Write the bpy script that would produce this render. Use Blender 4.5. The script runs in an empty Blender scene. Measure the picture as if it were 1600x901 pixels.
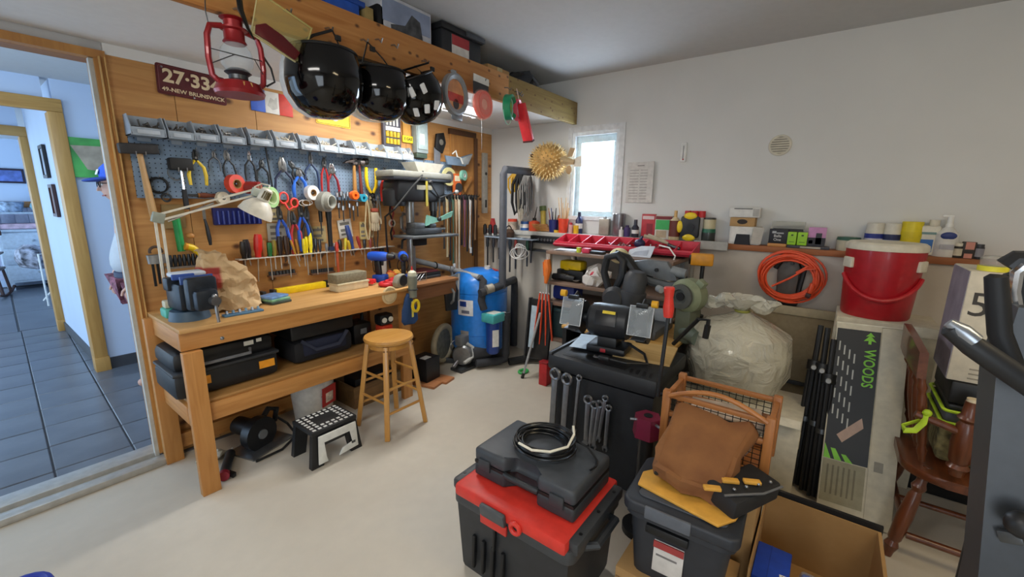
import bpy, bmesh, math, random
from mathutils import Matrix, Vector, Euler
SC = bpy.context.scene
COL = SC.collection
PI = math.pi
rnd = random.Random(7)

# ---------------------------------------------------------------- camera
cam = bpy.data.objects.new('camera', bpy.data.cameras.new('camera'))
COL.objects.link(cam)
cam.data.sensor_width = 36.0
cam.data.lens = 36.0 * 660.0 / 1600.0
cam.data.clip_start = 0.02
_w, _p, _r = math.radians(37.0), math.radians(11.55), math.radians(0.85)
_f = Vector((math.cos(_w)*math.cos(_p), math.sin(_w)*math.cos(_p), -math.sin(_p)))
_x = Vector((math.sin(_w), -math.cos(_w), 0))
_u = _x.cross(_f)
_x2 = _x*math.cos(_r) + _u*math.sin(_r)
_u2 = -_x*math.sin(_r) + _u*math.cos(_r)
cam.matrix_world = Matrix(((_x2.x, _u2.x, -_f.x, 0), (_x2.y, _u2.y, -_f.y, 0), (_x2.z, _u2.z, -_f.z, 1.55), (0, 0, 0, 1)))
SC.camera = cam

# ---------------------------------------------------------------- light
SC.view_settings.view_transform = 'Standard'
SC.view_settings.look = 'None'
SC.view_settings.gamma = 1
SC.view_settings.use_curve_mapping = False
SC.view_settings.exposure = 0.0
wd = bpy.data.worlds.new('overcast_sky'); SC.world = wd; wd.use_nodes = True
wd.node_tree.nodes['Background'].inputs[0].default_value = (0.60, 0.80, 1.0, 1)
wd.node_tree.nodes['Background'].inputs[1].default_value = 2.0

def area(name, loc, size, energy, color, to, portal=False):
    l = bpy.data.lights.new(name, 'AREA'); l.shape = 'RECTANGLE'
    l.size, l.size_y = size; l.energy = energy; l.color = color
    if portal: l.cycles.is_portal = True
    o = bpy.data.objects.new(name, l); COL.objects.link(o); o.location = loc
    o.rotation_euler = Vector(to).to_track_quat('-Z', 'Y').to_euler()
    return o
WIN = (1.60, 2.07, 1.42, 2.19)      # window opening in the right wall: y0, y1, z0, z1
area('window_portal', (3.80, (WIN[0]+WIN[1])/2, (WIN[2]+WIN[3])/2), (0.5, 0.8), 1, (1, 1, 1), (-1, 0, 0), True)
area('window_daylight', (3.86, (WIN[0]+WIN[1])/2, (WIN[2]+WIN[3])/2), (0.46, 0.76), 26, (0.78, 0.89, 1.0), (-1, -0.1, 0.05))
area('hall_daylight', (-1.5, 4.05, 1.5), (1.7, 2.2), 32, (0.40, 0.64, 1.0), (1, 0.45, -0.05))
area('hall_fill', (.2, 4.0, 2.44), (.6, .6), 15, (0.62, 0.80, 1.0), (0, 0.3, -1))  # fill added to brighten the hall wall, not an actual lamp
area('far_room_daylight', (-1.5, 9.4, 1.5), (3.0, 2.0), 60, (0.45, 0.70, 1.0), (1, 0.1, 0))
area('garage_lamp_rear', (1.2, -1.2, 2.6), (1.2, 0.3), 18, (1.0, 0.80, 0.50), (0.15, 0.1, -1))
area('garage_fill_left', (-0.7, 0.9, 2.6), (1.2, 0.3), 22, (1.0, 0.96, 0.90), (0.2, 0.2, -1))  # added neutral overhead fill, no fixture stands here
area('garage_door_daylight', (-1.5, -0.2, 1.3), (2.0, 1.6), 44, (0.80, 0.90, 1.0), (1, 0.5, -0.1))

# ---------------------------------------------------------------- materials
_mc = {}
def lin(h):
    h = h.lstrip('#'); out = []
    for i in (0, 2, 4):
        c = int(h[i:i+2], 16)/255
        out.append(c/12.92 if c <= .04045 else ((c+.055)/1.055)**2.4)
    return out
def _new(key):
    m = bpy.data.materials.new('mat_%d' % len(_mc)); m.use_nodes = True; _mc[key] = m
    nt = m.node_tree; return m, nt, nt.nodes['Principled BSDF']
def _mix(nt, fac, a, b):
    n = nt.nodes.new('ShaderNodeMix'); n.data_type = 'RGBA'
    nt.links.new(fac, n.inputs['Factor'])
    for s, v in ((n.inputs[6], a), (n.inputs[7], b)):
        if isinstance(v, (list, tuple)): s.default_value = (*v[:3], 1)
        else: nt.links.new(v, s)
    return n.outputs[2]
def _noise(nt, scale, stretch=(1, 1, 1), detail=3, dist=0.0, rot=(0, 0, 0)):
    tc = nt.nodes.new('ShaderNodeTexCoord'); mp = nt.nodes.new('ShaderNodeMapping')
    mp.inputs['Scale'].default_value = stretch; mp.inputs['Rotation'].default_value = rot
    nt.links.new(tc.outputs['Object'], mp.inputs[0])
    n = nt.nodes.new('ShaderNodeTexNoise'); n.inputs['Scale'].default_value = scale
    n.inputs['Detail'].default_value = detail; n.inputs['Distortion'].default_value = dist
    nt.links.new(mp.outputs[0], n.inputs['Vector'])
    return n.outputs['Fac'], mp.outputs[0]
def _ramp(nt, fac, lo, hi):
    r = nt.nodes.new('ShaderNodeMapRange'); r.inputs[1].default_value = lo; r.inputs[2].default_value = hi
    nt.links.new(fac, r.inputs[0]); return r.outputs[0]
def _bump(nt, bs, fac, strength, dist=0.004):
    b = nt.nodes.new('ShaderNodeBump'); b.inputs['Strength'].default_value = strength; b.inputs['Distance'].default_value = dist
    nt.links.new(fac, b.inputs['Height']); nt.links.new(b.outputs[0], bs.inputs['Normal'])
def mat(c, r=.5, m=0., v=.10, s=25, b=0., coat=0., sheen=0.):
    key = (c, r, m, v, s, b, coat, sheen)
    if key in _mc: return _mc[key]
    M, nt, bs = _new(key); L = lin(c)
    f, _ = _noise(nt, s)
    bs.inputs['Roughness'].default_value = r; bs.inputs['Metallic'].default_value = m
    bs.inputs['Coat Weight'].default_value = coat; bs.inputs['Sheen Weight'].default_value = sheen
    nt.links.new(_mix(nt, _ramp(nt, f, .3, .7), [x*(1-v) for x in L], [min(1, x*(1+v)) for x in L]), bs.inputs['Base Color'])
    if b: _bump(nt, bs, f, b)
    return M
def wood(c1, c2, ax=0, s=6, r=.5, knots=0., coat=0.):
    key = ('wood', c1, c2, ax, s, r, knots, coat)
    if key in _mc: return _mc[key]
    M, nt, bs = _new(key)
    st = [9, 9, 9]; st[ax] = .7
    f, vec = _noise(nt, s*.55, st, 5, 1.2)
    f2, _ = _noise(nt, s*.35, [1.5 if i != ax else .6 for i in range(3)], 2, .5)
    col = _mix(nt, _ramp(nt, f, .3, .7), lin(c2), lin(c1))
    a = lin(c1); b2 = lin(c2)
    col = _mix(nt, _ramp(nt, f2, .45, .8), col, [x*.55+y*.3 for x, y in zip(a, b2)])
    if knots:
        tc = nt.nodes.new('ShaderNodeTexCoord'); mp = nt.nodes.new('ShaderNodeMapping')
        k = [5.0, 5.0, 5.0]; k[ax] = 3.4; mp.inputs['Scale'].default_value = k
        nt.links.new(tc.outputs['Object'], mp.inputs[0])
        sp = nt.nodes.new('ShaderNodeSeparateXYZ'); cb = nt.nodes.new('ShaderNodeCombineXYZ'); nt.links.new(mp.outputs[0], sp.inputs[0])
        nt.links.new(sp.outputs[1 if ax == 1 else 0], cb.inputs[0]); nt.links.new(sp.outputs[2], cb.inputs[1])
        vo = nt.nodes.new('ShaderNodeTexVoronoi'); vo.voronoi_dimensions = '2D'; vo.inputs['Scale'].default_value = knots
        nt.links.new(cb.outputs[0], vo.inputs['Vector'])
        col = _mix(nt, _ramp(nt, vo.outputs['Distance'], .10, .03), col, lin('5a341a'))
    nt.links.new(col, bs.inputs['Base Color'])
    bs.inputs['Roughness'].default_value = r; bs.inputs['Coat Weight'].default_value = coat
    _bump(nt, bs, f, .15, .002)
    return M
def rough2(c1, c2, s, r=.8, b=.3, lo=.35, hi=.65, detail=6, dist=.004):     # concrete, slate, cardboard, cloth
    key = ('r2', c1, c2, s, r, b, lo, hi, detail, dist)
    if key in _mc: return _mc[key]
    M, nt, bs = _new(key)
    f, _ = _noise(nt, s, detail=detail); g, _ = _noise(nt, s*9, detail=3)
    col = _mix(nt, _ramp(nt, f, lo, hi), lin(c1), lin(c2))
    nt.links.new(_mix(nt, _ramp(nt, g, .3, 1.6), col, [x*.8 for x in lin(c1)]), bs.inputs['Base Color'])
    bs.inputs['Roughness'].default_value = r
    if b: _bump(nt, bs, f, b, dist)
    return M
def clear(c='ffffff', r=.05, alpha=.25, ior=1.3):      # thin clear plastic or glass
    key = ('clear', c, r, alpha)
    if key in _mc: return _mc[key]
    M, nt, bs = _new(key)
    f, _ = _noise(nt, 30)
    bs.inputs['Base Color'].default_value = (*lin(c), 1)
    bs.inputs['Roughness'].default_value = r
    tr = nt.nodes.new('ShaderNodeBsdfTransparent'); tr.inputs[0].default_value = (*[min(1, x*.5+.5) for x in lin(c)], 1)
    mx = nt.nodes.new('ShaderNodeMixShader')
    nt.links.new(_ramp(nt, f, -1.2, 1/max(alpha, .01)*.6), mx.inputs[0]) if False else None
    mx.inputs[0].default_value = alpha
    nt.links.new(tr.outputs[0], mx.inputs[1]); nt.links.new(bs.outputs[0], mx.inputs[2])
    nt.links.new(mx.outputs[0], nt.nodes['Material Output'].inputs[0])
    return M
def glow(c, e):
    key = ('glow', c, e)
    if key in _mc: return _mc[key]
    M, nt, bs = _new(key)
    bs.inputs['Base Color'].default_value = (*lin(c), 1)
    bs.inputs['Emission Color'].default_value = (*lin(c), 1); bs.inputs['Emission Strength'].default_value = e
    return M

# ---------------------------------------------------------------- mesh builder
def rot(r): return Euler(r).to_matrix().to_4x4()
def frame(a, b):
    d = Vector(b)-Vector(a)
    return Matrix.Translation(a) @ d.to_track_quat('Z', 'Y').to_matrix().to_4x4(), d.length
class B:
    def __init__(s): s.bm = bmesh.new()
    def box(s, c, d, r=(0, 0, 0), bv=0., seg=2):
        g = bmesh.ops.create_cube(s.bm, size=1, matrix=Matrix.Translation(c) @ rot(r) @ Matrix.Diagonal((*d, 1)))
        if bv:
            es = {e for v in g['verts'] for e in v.link_edges}
            bmesh.ops.bevel(s.bm, geom=list(es), offset=min(bv, min(d)*.45), segments=seg, profile=.5, affect='EDGES')
        return s
    def span(s, x0, x1, y0, y1, z0, z1, bv=0.):
        return s.box(((x0+x1)/2, (y0+y1)/2, (z0+z1)/2), (abs(x1-x0), abs(y1-y0), abs(z1-z0)), bv=bv)
    def cyl(s, a, b, r, r2=None, n=14):
        M, L = frame(a, b)
        bmesh.ops.create_cone(s.bm, cap_ends=True, segments=n, radius1=r, radius2=r if r2 is None else r2, depth=L, matrix=M @ Matrix.Translation((0, 0, L/2)))
        return s
    def bar(s, a, b, w, t, bv=0.):          # rectangular bar between two points
        M, L = frame(a, b)
        g = bmesh.ops.create_cube(s.bm, size=1, matrix=M @ Matrix.Translation((0, 0, L/2)) @ Matrix.Diagonal((w, t, L, 1)))
        if bv: bmesh.ops.bevel(s.bm, geom=list({e for v in g['verts'] for e in v.link_edges}), offset=bv, segments=2, profile=.5, affect='EDGES')
        return s
    def tube(s, pts, r, n=7, closed=False, flat=1.0):
        pts = [Vector(p) for p in pts]; N = len(pts); rings = []
        rr = r if isinstance(r, (list, tuple)) else [r]*N
        up = None
        for i, p in enumerate(pts):
            a = pts[(i-1) % N] if (i > 0 or closed) else p; c = pts[(i+1) % N] if (i < N-1 or closed) else p
            t = (c-a).normalized() if (c-a).length > 1e-9 else Vector((0, 0, 1))
            if up is None: up = t.orthogonal().normalized()
            u = (up-t*up.dot(t)); u = u.normalized() if u.length > 1e-6 else t.orthogonal().normalized(); up = u
            w = t.cross(u)
            rings.append([s.bm.verts.new(p+(u*math.cos(2*PI*k/n)+w*math.sin(2*PI*k/n)*flat)*rr[i]) for k in range(n)])
        for i in range(N if closed else N-1):
            A, D = rings[i], rings[(i+1) % N]
            for k in range(n): s.bm.faces.new((A[k], A[(k+1) % n], D[(k+1) % n], D[k]))
        if not closed:
            s.bm.faces.new(rings[0][::-1]); s.bm.faces.new(rings[-1])
        return s
    def lathe(s, prof, at=(0, 0, 0), M=None, n=20, sx=1., sy=1.):
        M = Matrix.Translation(at) @ (M or Matrix()); prev = None
        for (r, z) in prof:
            if r < 1e-6: ring = [s.bm.verts.new(M @ Vector((0, 0, z)))]
            else: ring = [s.bm.verts.new(M @ Vector((r*sx*math.cos(2*PI*k/n), r*sy*math.sin(2*PI*k/n), z))) for k in range(n)]
            if prev:
                for k in range(n):
                    q = [prev[k % len(prev)], prev[(k+1) % len(prev)] if len(prev) > 1 else None, ring[(k+1) % len(ring)] if len(ring) > 1 else None, ring[k % len(ring)]]
                    q = [x for x in q if x is not None]
                    if len(set(q)) >= 3: s.bm.faces.new(q)
            elif len(ring) > 1: s.bm.faces.new(ring[::-1])
            prev = ring
        if prev and len(prev) > 1: s.bm.faces.new(prev)
        return s
    def prism(s, pts, th, at=(0, 0, 0), M=None, bv=0.):      # outline in local X-Z, extruded th towards -Y
        M = Matrix.Translation(at) @ (M or Matrix())
        a = [s.bm.verts.new(M @ Vector((x, 0, z))) for x, z in pts]; b = [s.bm.verts.new(M @ Vector((x, -th, z))) for x, z in pts]
        n = len(pts); fs = [s.bm.faces.new(a[::-1]), s.bm.faces.new(b)]
        for i in range(n): fs.append(s.bm.faces.new((a[i], a[(i+1) % n], b[(i+1) % n], b[i])))
        if bv: bmesh.ops.bevel(s.bm, geom=list({e for f in fs for e in f.edges}), offset=bv, segments=2, profile=.5, affect='EDGES')
        return s
    def hull(s, rings):                     # stacked closed loops of equal length
        R = [[s.bm.verts.new(p) for p in q] for q in rings]; n = len(R[0])
        s.bm.faces.new(R[0][::-1]); s.bm.faces.new(R[-1])
        for A, D in zip(R, R[1:]):
            for k in range(n): s.bm.faces.new((A[k], A[(k+1) % n], D[(k+1) % n], D[k]))
        return s
    def ball(s, c, r, n=12, rr=(0, 0, 0)):
        r = r if isinstance(r, (list, tuple)) else (r, r, r)
        bmesh.ops.create_uvsphere(s.bm, u_segments=n, v_segments=max(6, n*2//3), radius=1, matrix=Matrix.Translation(c) @ rot(rr) @ Matrix.Diagonal((*r, 1)))
        return s
    def tor(s, c, R, r, r3=(PI/2, 0, 0), n=24, m=8, a0=0, a1=2*PI, sx=1., sz=1.):
        M = Matrix.Translation(c) @ rot(r3); full = abs(a1-a0-2*PI) < 1e-6
        pts = [M @ Vector((R*sx*math.cos(a0+(a1-a0)*k/(n if full else n-1)), R*sz*math.sin(a0+(a1-a0)*k/(n if full else n-1)), 0)) for k in range(n)]
        return s.tube(pts, r, m, closed=full)
    def jitter(s, a, seed=1, f=1.0):
        for v in s.bm.verts:
            x, y, z = v.co*f*2.6; q = seed*1.7; w = math.sin
            v.co += Vector((w(y*1.1+q+1.3*w(z*1.3+q)+.8*w(x*1.7)), w(z*1.2+2*q+1.3*w(x*1.1-q)+.8*w(y*1.6)), w(x*1.15-q+1.3*w(y*1.2+q)+.8*w(z*1.8))))*a*.55
        return s
    def sub(s, n=1):
        bmesh.ops.subdivide_edges(s.bm, edges=s.bm.edges[:], cuts=n, use_grid_fill=True); return s
def mesh_of(b, name, material, inv=None, ang=.6, smooth=True):
    bm = b.bm
    if inv is not None: bmesh.ops.transform(bm, matrix=inv, verts=bm.verts)
    bmesh.ops.recalc_face_normals(bm, faces=bm.faces)
    for f in bm.faces: f.smooth = smooth
    for e in bm.edges: e.smooth = e.calc_face_angle(0) < ang if len(e.link_faces) == 2 else True
    me = bpy.data.meshes.new(name); bm.to_mesh(me); bm.free(); me.materials.append(material)
    return me
def T(name, label, cat, loc=(0, 0, 0), rz=0., group=None):
    o = bpy.data.objects.new(name, None); o.empty_display_size = .05; COL.objects.link(o)
    o.matrix_world = Matrix.Translation(loc) @ Matrix.Rotation(rz, 4, 'Z')
    o['label'] = label; o['category'] = cat
    if group: o['group'] = group
    return o
def wm(o):
    M = o.matrix_basis.copy(); p = o.parent
    while p: M = p.matrix_basis @ M; p = p.parent
    return M
def P(parent, name, b, material, label=None, W=0, stuff=0, ang=.6):
    o = bpy.data.objects.new(name, mesh_of(b, name, material, wm(parent).inverted() if W else None, ang))
    COL.objects.link(o); o.parent = parent
    if label: o['label'] = label
    if stuff: o['kind'] = 'stuff'
    return o
def S(name, label, cat, b, material, loc=(0, 0, 0), rz=0., group=None, W=0, ang=.6):
    M = Matrix.Translation(loc) @ Matrix.Rotation(rz, 4, 'Z')
    o = bpy.data.objects.new(name, mesh_of(b, name, material, M.inverted() if W else None, ang)); COL.objects.link(o)
    o.matrix_world = M; o['label'] = label; o['category'] = cat
    if group: o['group'] = group
    return o
def ST(name, b, material, parent=None):
    o = bpy.data.objects.new(name, mesh_of(b, name, material)); COL.objects.link(o)
    if parent: o.parent = parent
    else: o['kind'] = 'structure'
    return o
def again(o, parent=None):
    c = o.copy(); COL.objects.link(c); c.parent = parent
    for ch in list(o.children): again(ch, c)
    return c
def dup(o, loc, rz=0., label=None, group=None):
    c = again(o); c.matrix_world = Matrix.Translation(loc) @ Matrix.Rotation(rz, 4, 'Z')
    if label: c['label'] = label
    if group: c['group'] = group
    return c
def text(parent, s, size, loc, r, material, name='lettering', al='CENTER', ext=.0006, sx=1., bold=0.):
    cu = bpy.data.curves.new('t', 'FONT'); cu.body = s; cu.size = size; cu.align_x = al; cu.align_y = 'CENTER'; cu.extrude = ext; cu.resolution_u = 3
    cu.offset = bold; cu.space_line = .85
    to = bpy.data.objects.new('t', cu); me = bpy.data.meshes.new_from_object(to); bpy.data.objects.remove(to)
    me.materials.append(material); me.name = name
    o = bpy.data.objects.new(name, me); COL.objects.link(o); o.parent = parent
    o.matrix_basis = Matrix.Translation(loc) @ rot(r) @ Matrix.Diagonal((sx, 1, 1, 1))
    return o
def arc(c, R, a0, a1, n, ax='xz', sz=1.):
    out = []
    for k in range(n):
        a = a0+(a1-a0)*k/(n-1); u, v = R*math.cos(a), R*math.sin(a)*sz
        out.append((c[0]+u, c[1], c[2]+v) if ax == 'xz' else ((c[0]+u, c[1]+v, c[2]) if ax == 'xy' else (c[0], c[1]+u, c[2]+v)))
    return out
def rrect(w, h, r, n=4):
    out = []
    for cx, cy, a in ((w/2-r, h/2-r, 0), (-w/2+r, h/2-r, PI/2), (-w/2+r, -h/2+r, PI), (w/2-r, -h/2+r, 1.5*PI)):
        for k in range(n+1):
            t = a+PI/2*k/n; out.append((cx+r*math.cos(t), cy+r*math.sin(t)))
    return out
RX = PI/2
ORD = ['first', 'second', 'third', 'fourth', 'fifth', 'sixth', 'seventh', 'eighth', 'ninth', 'tenth', 'eleventh', 'twelfth', 'thirteenth', 'fourteenth', 'fifteenth', 'sixteenth', 'seventeenth', 'eighteenth', 'nineteenth', 'twentieth', 'twenty-first', 'twenty-second']
# common materials
BLK = mat('17181a', .45); DBLK = mat('0d0e10', .5); CHAR = mat('2b2d30', .5); GRY = mat('6d7072', .5); LGRY = mat('a9acae', .5)
WHT = mat('e4e4e0', .45); STEEL = mat('9a9c9e', .3, .9); DSTEEL = mat('55585b', .38, .8); CHROME = mat('cfd2d6', .15, 1.)
RED = mat('b3201f', .4); BLUE = mat('1f4fb0', .4); YEL = mat('e6c417', .4); ORG = mat('e0561e', .45); GRN = mat('2f8a4a', .45)
PINE = wood('c98f4e', 'b3783a', 0, 6); PINEZ = wood('c98f4e', 'b3783a', 2, 6); PINEY = wood('c98f4e', 'b3783a', 1, 6)
PAPER = mat('dcd8cc', .8, v=.05); CARD = rough2('b08a58', 'a37d4c', 6, .85, .1)

# ================================================================ THE SETTING
YW, XW, XC, ZL, ZC = 3.06, 3.66, 3.54, 2.305, 2.66      # plywood face, drywall face, foundation face, loft underside, ceiling
WALL = mat('dedcd8', .85, v=.02, s=4); DRY = mat('d9d9d6', .85, v=.02, s=3); CEIL = mat('c9c9c8', .9, v=.02)
FLOORM = rough2('cdc4b4', 'bfb5a4', 1.6, .55, .08, .3, .75)
FOUND = rough2('d0c9bd', 'b2aa9e', 1.8, .85, .25)
ST('floor', B().span(-1.6, 3.7, -2.6, 3.1, -.1, 0), FLOORM)
ST('ceiling', B().span(-1.6, 3.8, -2.6, 3.2, ZC, ZC+.1), CEIL)
wl = ST('wall_left', B().span(.60, 3.8, 3.09, 3.19, 0, ZC).span(-1.6, -.85, 3.09, 3.19, 0, ZC).span(-.85, .60, 3.09, 3.19, 2.262, ZC), WALL)
PLY = wood('cd9a5c', 'b27c44', 0, 5, .55, .85)
PLYD = wood('a8652f', '8f5224', 0, 4, .6, .0)
for x0, x1 in ((.603, .874), (.877, 1.295), (1.298, 2.5)):
    ST('panel', B().span(x0, x1, YW, 3.092, 0, 2.252), PLY, wl)
ST('panel', B().span(2.503, 3.655, YW, 3.092, .0, 2.252), PLY, wl)
ST('trim_1', B().span(.60, 3.655, 3.055, 3.092, 2.252, ZL), WALL)
# right wall: drywall above the foundation, with the window opening
y0, y1, z0, z1 = WIN
wr = ST('wall_right', B().span(XW, 3.78, y1, 3.2, 1.2, ZC).span(XW, 3.78, -2.6, y0, 1.2, ZC).span(XW, 3.78, y0, y1, 1.2, z0).span(XW, 3.78, y0, y1, z1, ZC), DRY)
ST('foundation', B().span(XC, 3.78, -2.6, 3.06, 0, 1.225), FOUND, wr)
ST('wall_rear', B().span(-1.6, 3.8, -2.7, -2.6, 0, ZC), WALL)
ST('wall_front', B().span(-1.7, -1.6, -2.6, 3.2, 0, ZC), WALL)
# the wooden ledge on the foundation
LZ = 1.267
ST('trim_2', B().span(3.52, XW, -2.5, .86, LZ-.042, LZ, bv=.003), wood('a9683a', '8c5128', 1, 6, .6, .5))
ST('trim_3', B().span(3.52, XW, .86, 3.03, LZ-.042, LZ, bv=.003), mat('b9b7b1', .7))
# window
win = ST('window_1', B().span(3.661, 3.76, y0, y0+.03, z0+.01, z1-.03).span(3.661, 3.76, y1-.03, y1, z0+.01, z1-.03).span(3.661, 3.76, y0, y1, z1-.03, z1).span(3.645, 3.76, y0-.03, y1+.03, z0-.025, z0+.01), mat('e6ebee', .4))
ST('window_frame', B().span(3.702, 3.75, y0+.03, y0+.065, z0+.06, z1-.09).span(3.702, 3.75, y1-.075, y1-.03, z0+.06, z1-.09).span(3.70, 3.75, y0+.03, y1-.03, z0+.01, z0+.06, bv=.004).span(3.70, 3.75, y0+.03, y1-.03, z1-.09, z1-.03, bv=.004), mat('cfe0e4', .35), win)
ST('pane', B().span(3.722, 3.727, y0+.06, y1-.07, z0+.055, z1-.085), clear('eef6ff', .02, .06), win)
ST('casing', B().span(3.648, 3.659, y0-.05, y0, z0-.03, z1).span(3.648, 3.659, y1, y1+.04, z0-.03, z1).span(3.648, 3.659, y0-.05, y1+.04, z1, z1+.05), mat('dcdedf', .6), win)
# loft over the bench
LOFT = mat('e2e2e0', .7, v=.02)
ST('trim_4', B().span(-1.6, 3.655, 2.07, 3.055, ZL, ZL+.035), LOFT)
BEAM = wood('c48a4c', 'a86a30', 0, 5, .6, 1.7)
BEAM2 = wood('98814a', '7d6538', 0, 5, .6, 2.2)
bm_ = ST('trim_5', B().span(-1.6, 2.62, 2.03, 2.07, 2.262, 2.452, bv=.003), BEAM)
ST('plank', B().span(2.62, 3.652, 2.03, 2.07, 2.262, 2.452, bv=.003), BEAM2, bm_)
# doorway to the hall
DW = wood('c08a48', 'a8713a', 2, 6, .5)
d = ST('door_1', B().span(.556, .575, 3.036, 3.2, .048, 2.222), DW)
ST('casing', B().span(.5755, .602, 3.035, 3.09, .0, 2.223).span(-.9, .602, 3.035, 3.089, 2.223, 2.261), DW, d)
ST('stop', B().span(.572, .578, 3.02, 3.036, .03, 2.23).span(.592, .598, 3.02, 3.036, .03, 2.23), wood('d8b070', 'c09050', 2, 6), d)
ST('weather_strip', B().span(.538, .556, 3.05, 3.085, .03, 2.22), mat('bdbcb4', .6), d)
ST('head', B().span(-.9, .575, 3.0895, 3.2, 2.2225, 2.2615), wood('a87440', '8f5d30', 0, 6), d)
ST('threshold', B().span(-.9, .60, 2.965, 3.04, 0, .038, bv=.006).span(-.9, .56, 3.04, 3.075, 0, .022).span(-.9, .56, 3.075, 3.20, 0, .048, bv=.004), mat('b9b7b0', .35, .35), d)
# hall
HW = mat('c3d2e8', .8, v=.02, s=3)
hf = ST('floor', B().span(-1.6, 2.4, 3.1, 11.4, -.1, -.008), mat('55565a', .8))
SLATE = rough2('6e7278', '565a62', 3.2, .30, .45, .3, .7, 7, .006)
SLATE2 = rough2('6a6f78', '585d66', 1.5, .4, .2)
tl = mesh_of(B().box((0, 0, -.006), (.332, .352, .02), bv=.004, seg=1), 'tile', SLATE)
for j in range(12):
    for i in range(-2, 4):
        y = 3.02+.36*j+.18; x = .148+.0425*(y-3.276)+.34*i+.17
        if y-.18 > 7.2 or x > 1.2: continue
        o = bpy.data.objects.new('tile', tl); COL.objects.link(o); o.parent = hf
        o.location = (x, y, rnd.uniform(-.001, .001)); o.rotation_euler = (rnd.uniform(-.003, .003), rnd.uniform(-.003, .003), -.0425)
tl2 = mesh_of(B().box((0, 0, -.006), (.80, 1.18, .02), bv=.004, seg=1), 'tile', SLATE2)
for j in range(3):
    for i in range(-1, 2):
        o = bpy.data.objects.new('tile', tl2); COL.objects.link(o); o.parent = hf
        o.location = (.33-.41+.82*i+.0425*(1.2*j), 7.95+1.2*j, 0); o.rotation_euler = (0, 0, -.0425)
ST('ceiling', B().span(-1.6, 2.4, 3.19, 11.4, 2.46, 2.56), CEIL)
ST('wall_hall', B().span(.68, 2.4, 5.13, 5.23, 0, 2.46).span(-1.6, .60, 5.13, 5.23, 2.28, 2.46).span(.65, .75, 5.13, 7.05, 0, 2.46).span(-1.6, .60, 7.05, 7.15, 2.24, 2.46).span(.66, 1.6, 7.05, 7.15, 0, 2.46), HW)
ST('wall_far', B().span(-1.6, 2.4, 11.2, 11.3, 0, 2.46).span(1.6, 1.7, 7.1, 11.3, 0, 2.46).span(2.4, 2.5, 3.2, 5.2, 0, 2.46), HW)
HP = wood('c79a55', 'b08040', 2, 6, .45)
for nm, yy, xa, xb, zt in (('trim_6', 5.09, .605, .695, 2.205), ('trim_7', 7.02, .59, .655, 2.16)):
    t6 = ST(nm, B().span(xa, xb, yy, yy+.16, .0, zt, bv=.006), HP)
    ST('plinth', B().span(xa-.004, xb+.006, yy-.006, yy+.1, 0, .13, bv=.003), HP, t6)
    ST('head_casing', B().span(-1.2, xb, yy, yy+.05, zt, zt+.1, bv=.006), wood('c79a55', 'b08040', 0, 6, .45), t6)
BB = rough2('4a4b4f', '3b3c40', 4, .5, .1)
ST('baseboard_hall', B().span(.695, 2.4, 5.112, 5.13, 0, .105).span(.636, .652, 5.26, 7.02, 0, .105), BB)
bead = ST('baseboard_far', B().span(-1.6, 1.6, 11.17, 11.2, 0, .12), HW)
for i in range(12): ST('panel', B().span(-.9+.16*i, -.745+.16*i, 11.185, 11.2, .12, 1.34, bv=.004), mat('c7cbe0', .6), bead)
ST('trim_8', B().span(-1.0, 1.1, 11.15, 11.2, 1.34, 1.44, bv=.006), wood('c08a58', 'a87040', 0, 6))

# ---------------------------------------------------------------- things in the hall and the far room
def picture(name, label, x, y, z, w, h, rz, fm, im, group=None, cat='picture'):
    t = T(name, label, cat, (x, y, z), rz, group)
    P(t, 'frame', B().span(-w/2, w/2, -.022, 0, -h/2, -h/2+.03).span(-w/2, w/2, -.022, 0, h/2-.03, h/2).span(-w/2, -w/2+.03, -.022, 0, -h/2+.03, h/2-.03).span(w/2-.03, w/2, -.022, 0, -h/2+.03, h/2-.03), fm)
    P(t, 'print', B().span(-w/2+.03, w/2-.03, -.012, -.002, -h/2+.03, h/2-.03), im)
    return t
picture('framed_picture', 'dark framed picture with pale print, upper one on the hall side wall', .645, 6.06, 1.86, .26, .30, -PI/2, DBLK, mat('8f98a8', .4, v=.5, s=7))
picture('framed_picture', 'dark brown framed picture, lower one on the hall side wall', .645, 5.92, 1.50, .24, .30, -PI/2, mat('3a1d18', .4), mat('5a2a24', .5, v=.4, s=8))
picture('framed_picture', 'wide dark framed picture with blue print on the far room wall', .68, 11.19, 1.86, .46, .24, 0, mat('2a2030', .4), mat('5a6fb0', .5, v=.7, s=6))
gp = T('green_canvas_print', 'unframed green canvas print on hall wall behind the person in the cap', 'picture', (0.800,5.100,1.867))
P(gp, 'canvas', B().span(-.14, .17, 0, .025, -.165, .155), mat('4a9a4c', .6, v=.5, s=5))
P(gp, 'printed_shape', B().prism([(-.10, .09), (.16, .10), (.16, -.12), (-.02, -.10), (-.06, .0)], .004, (0, 0, 0)), mat('a79a86', .7, v=.3, s=9))
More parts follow.
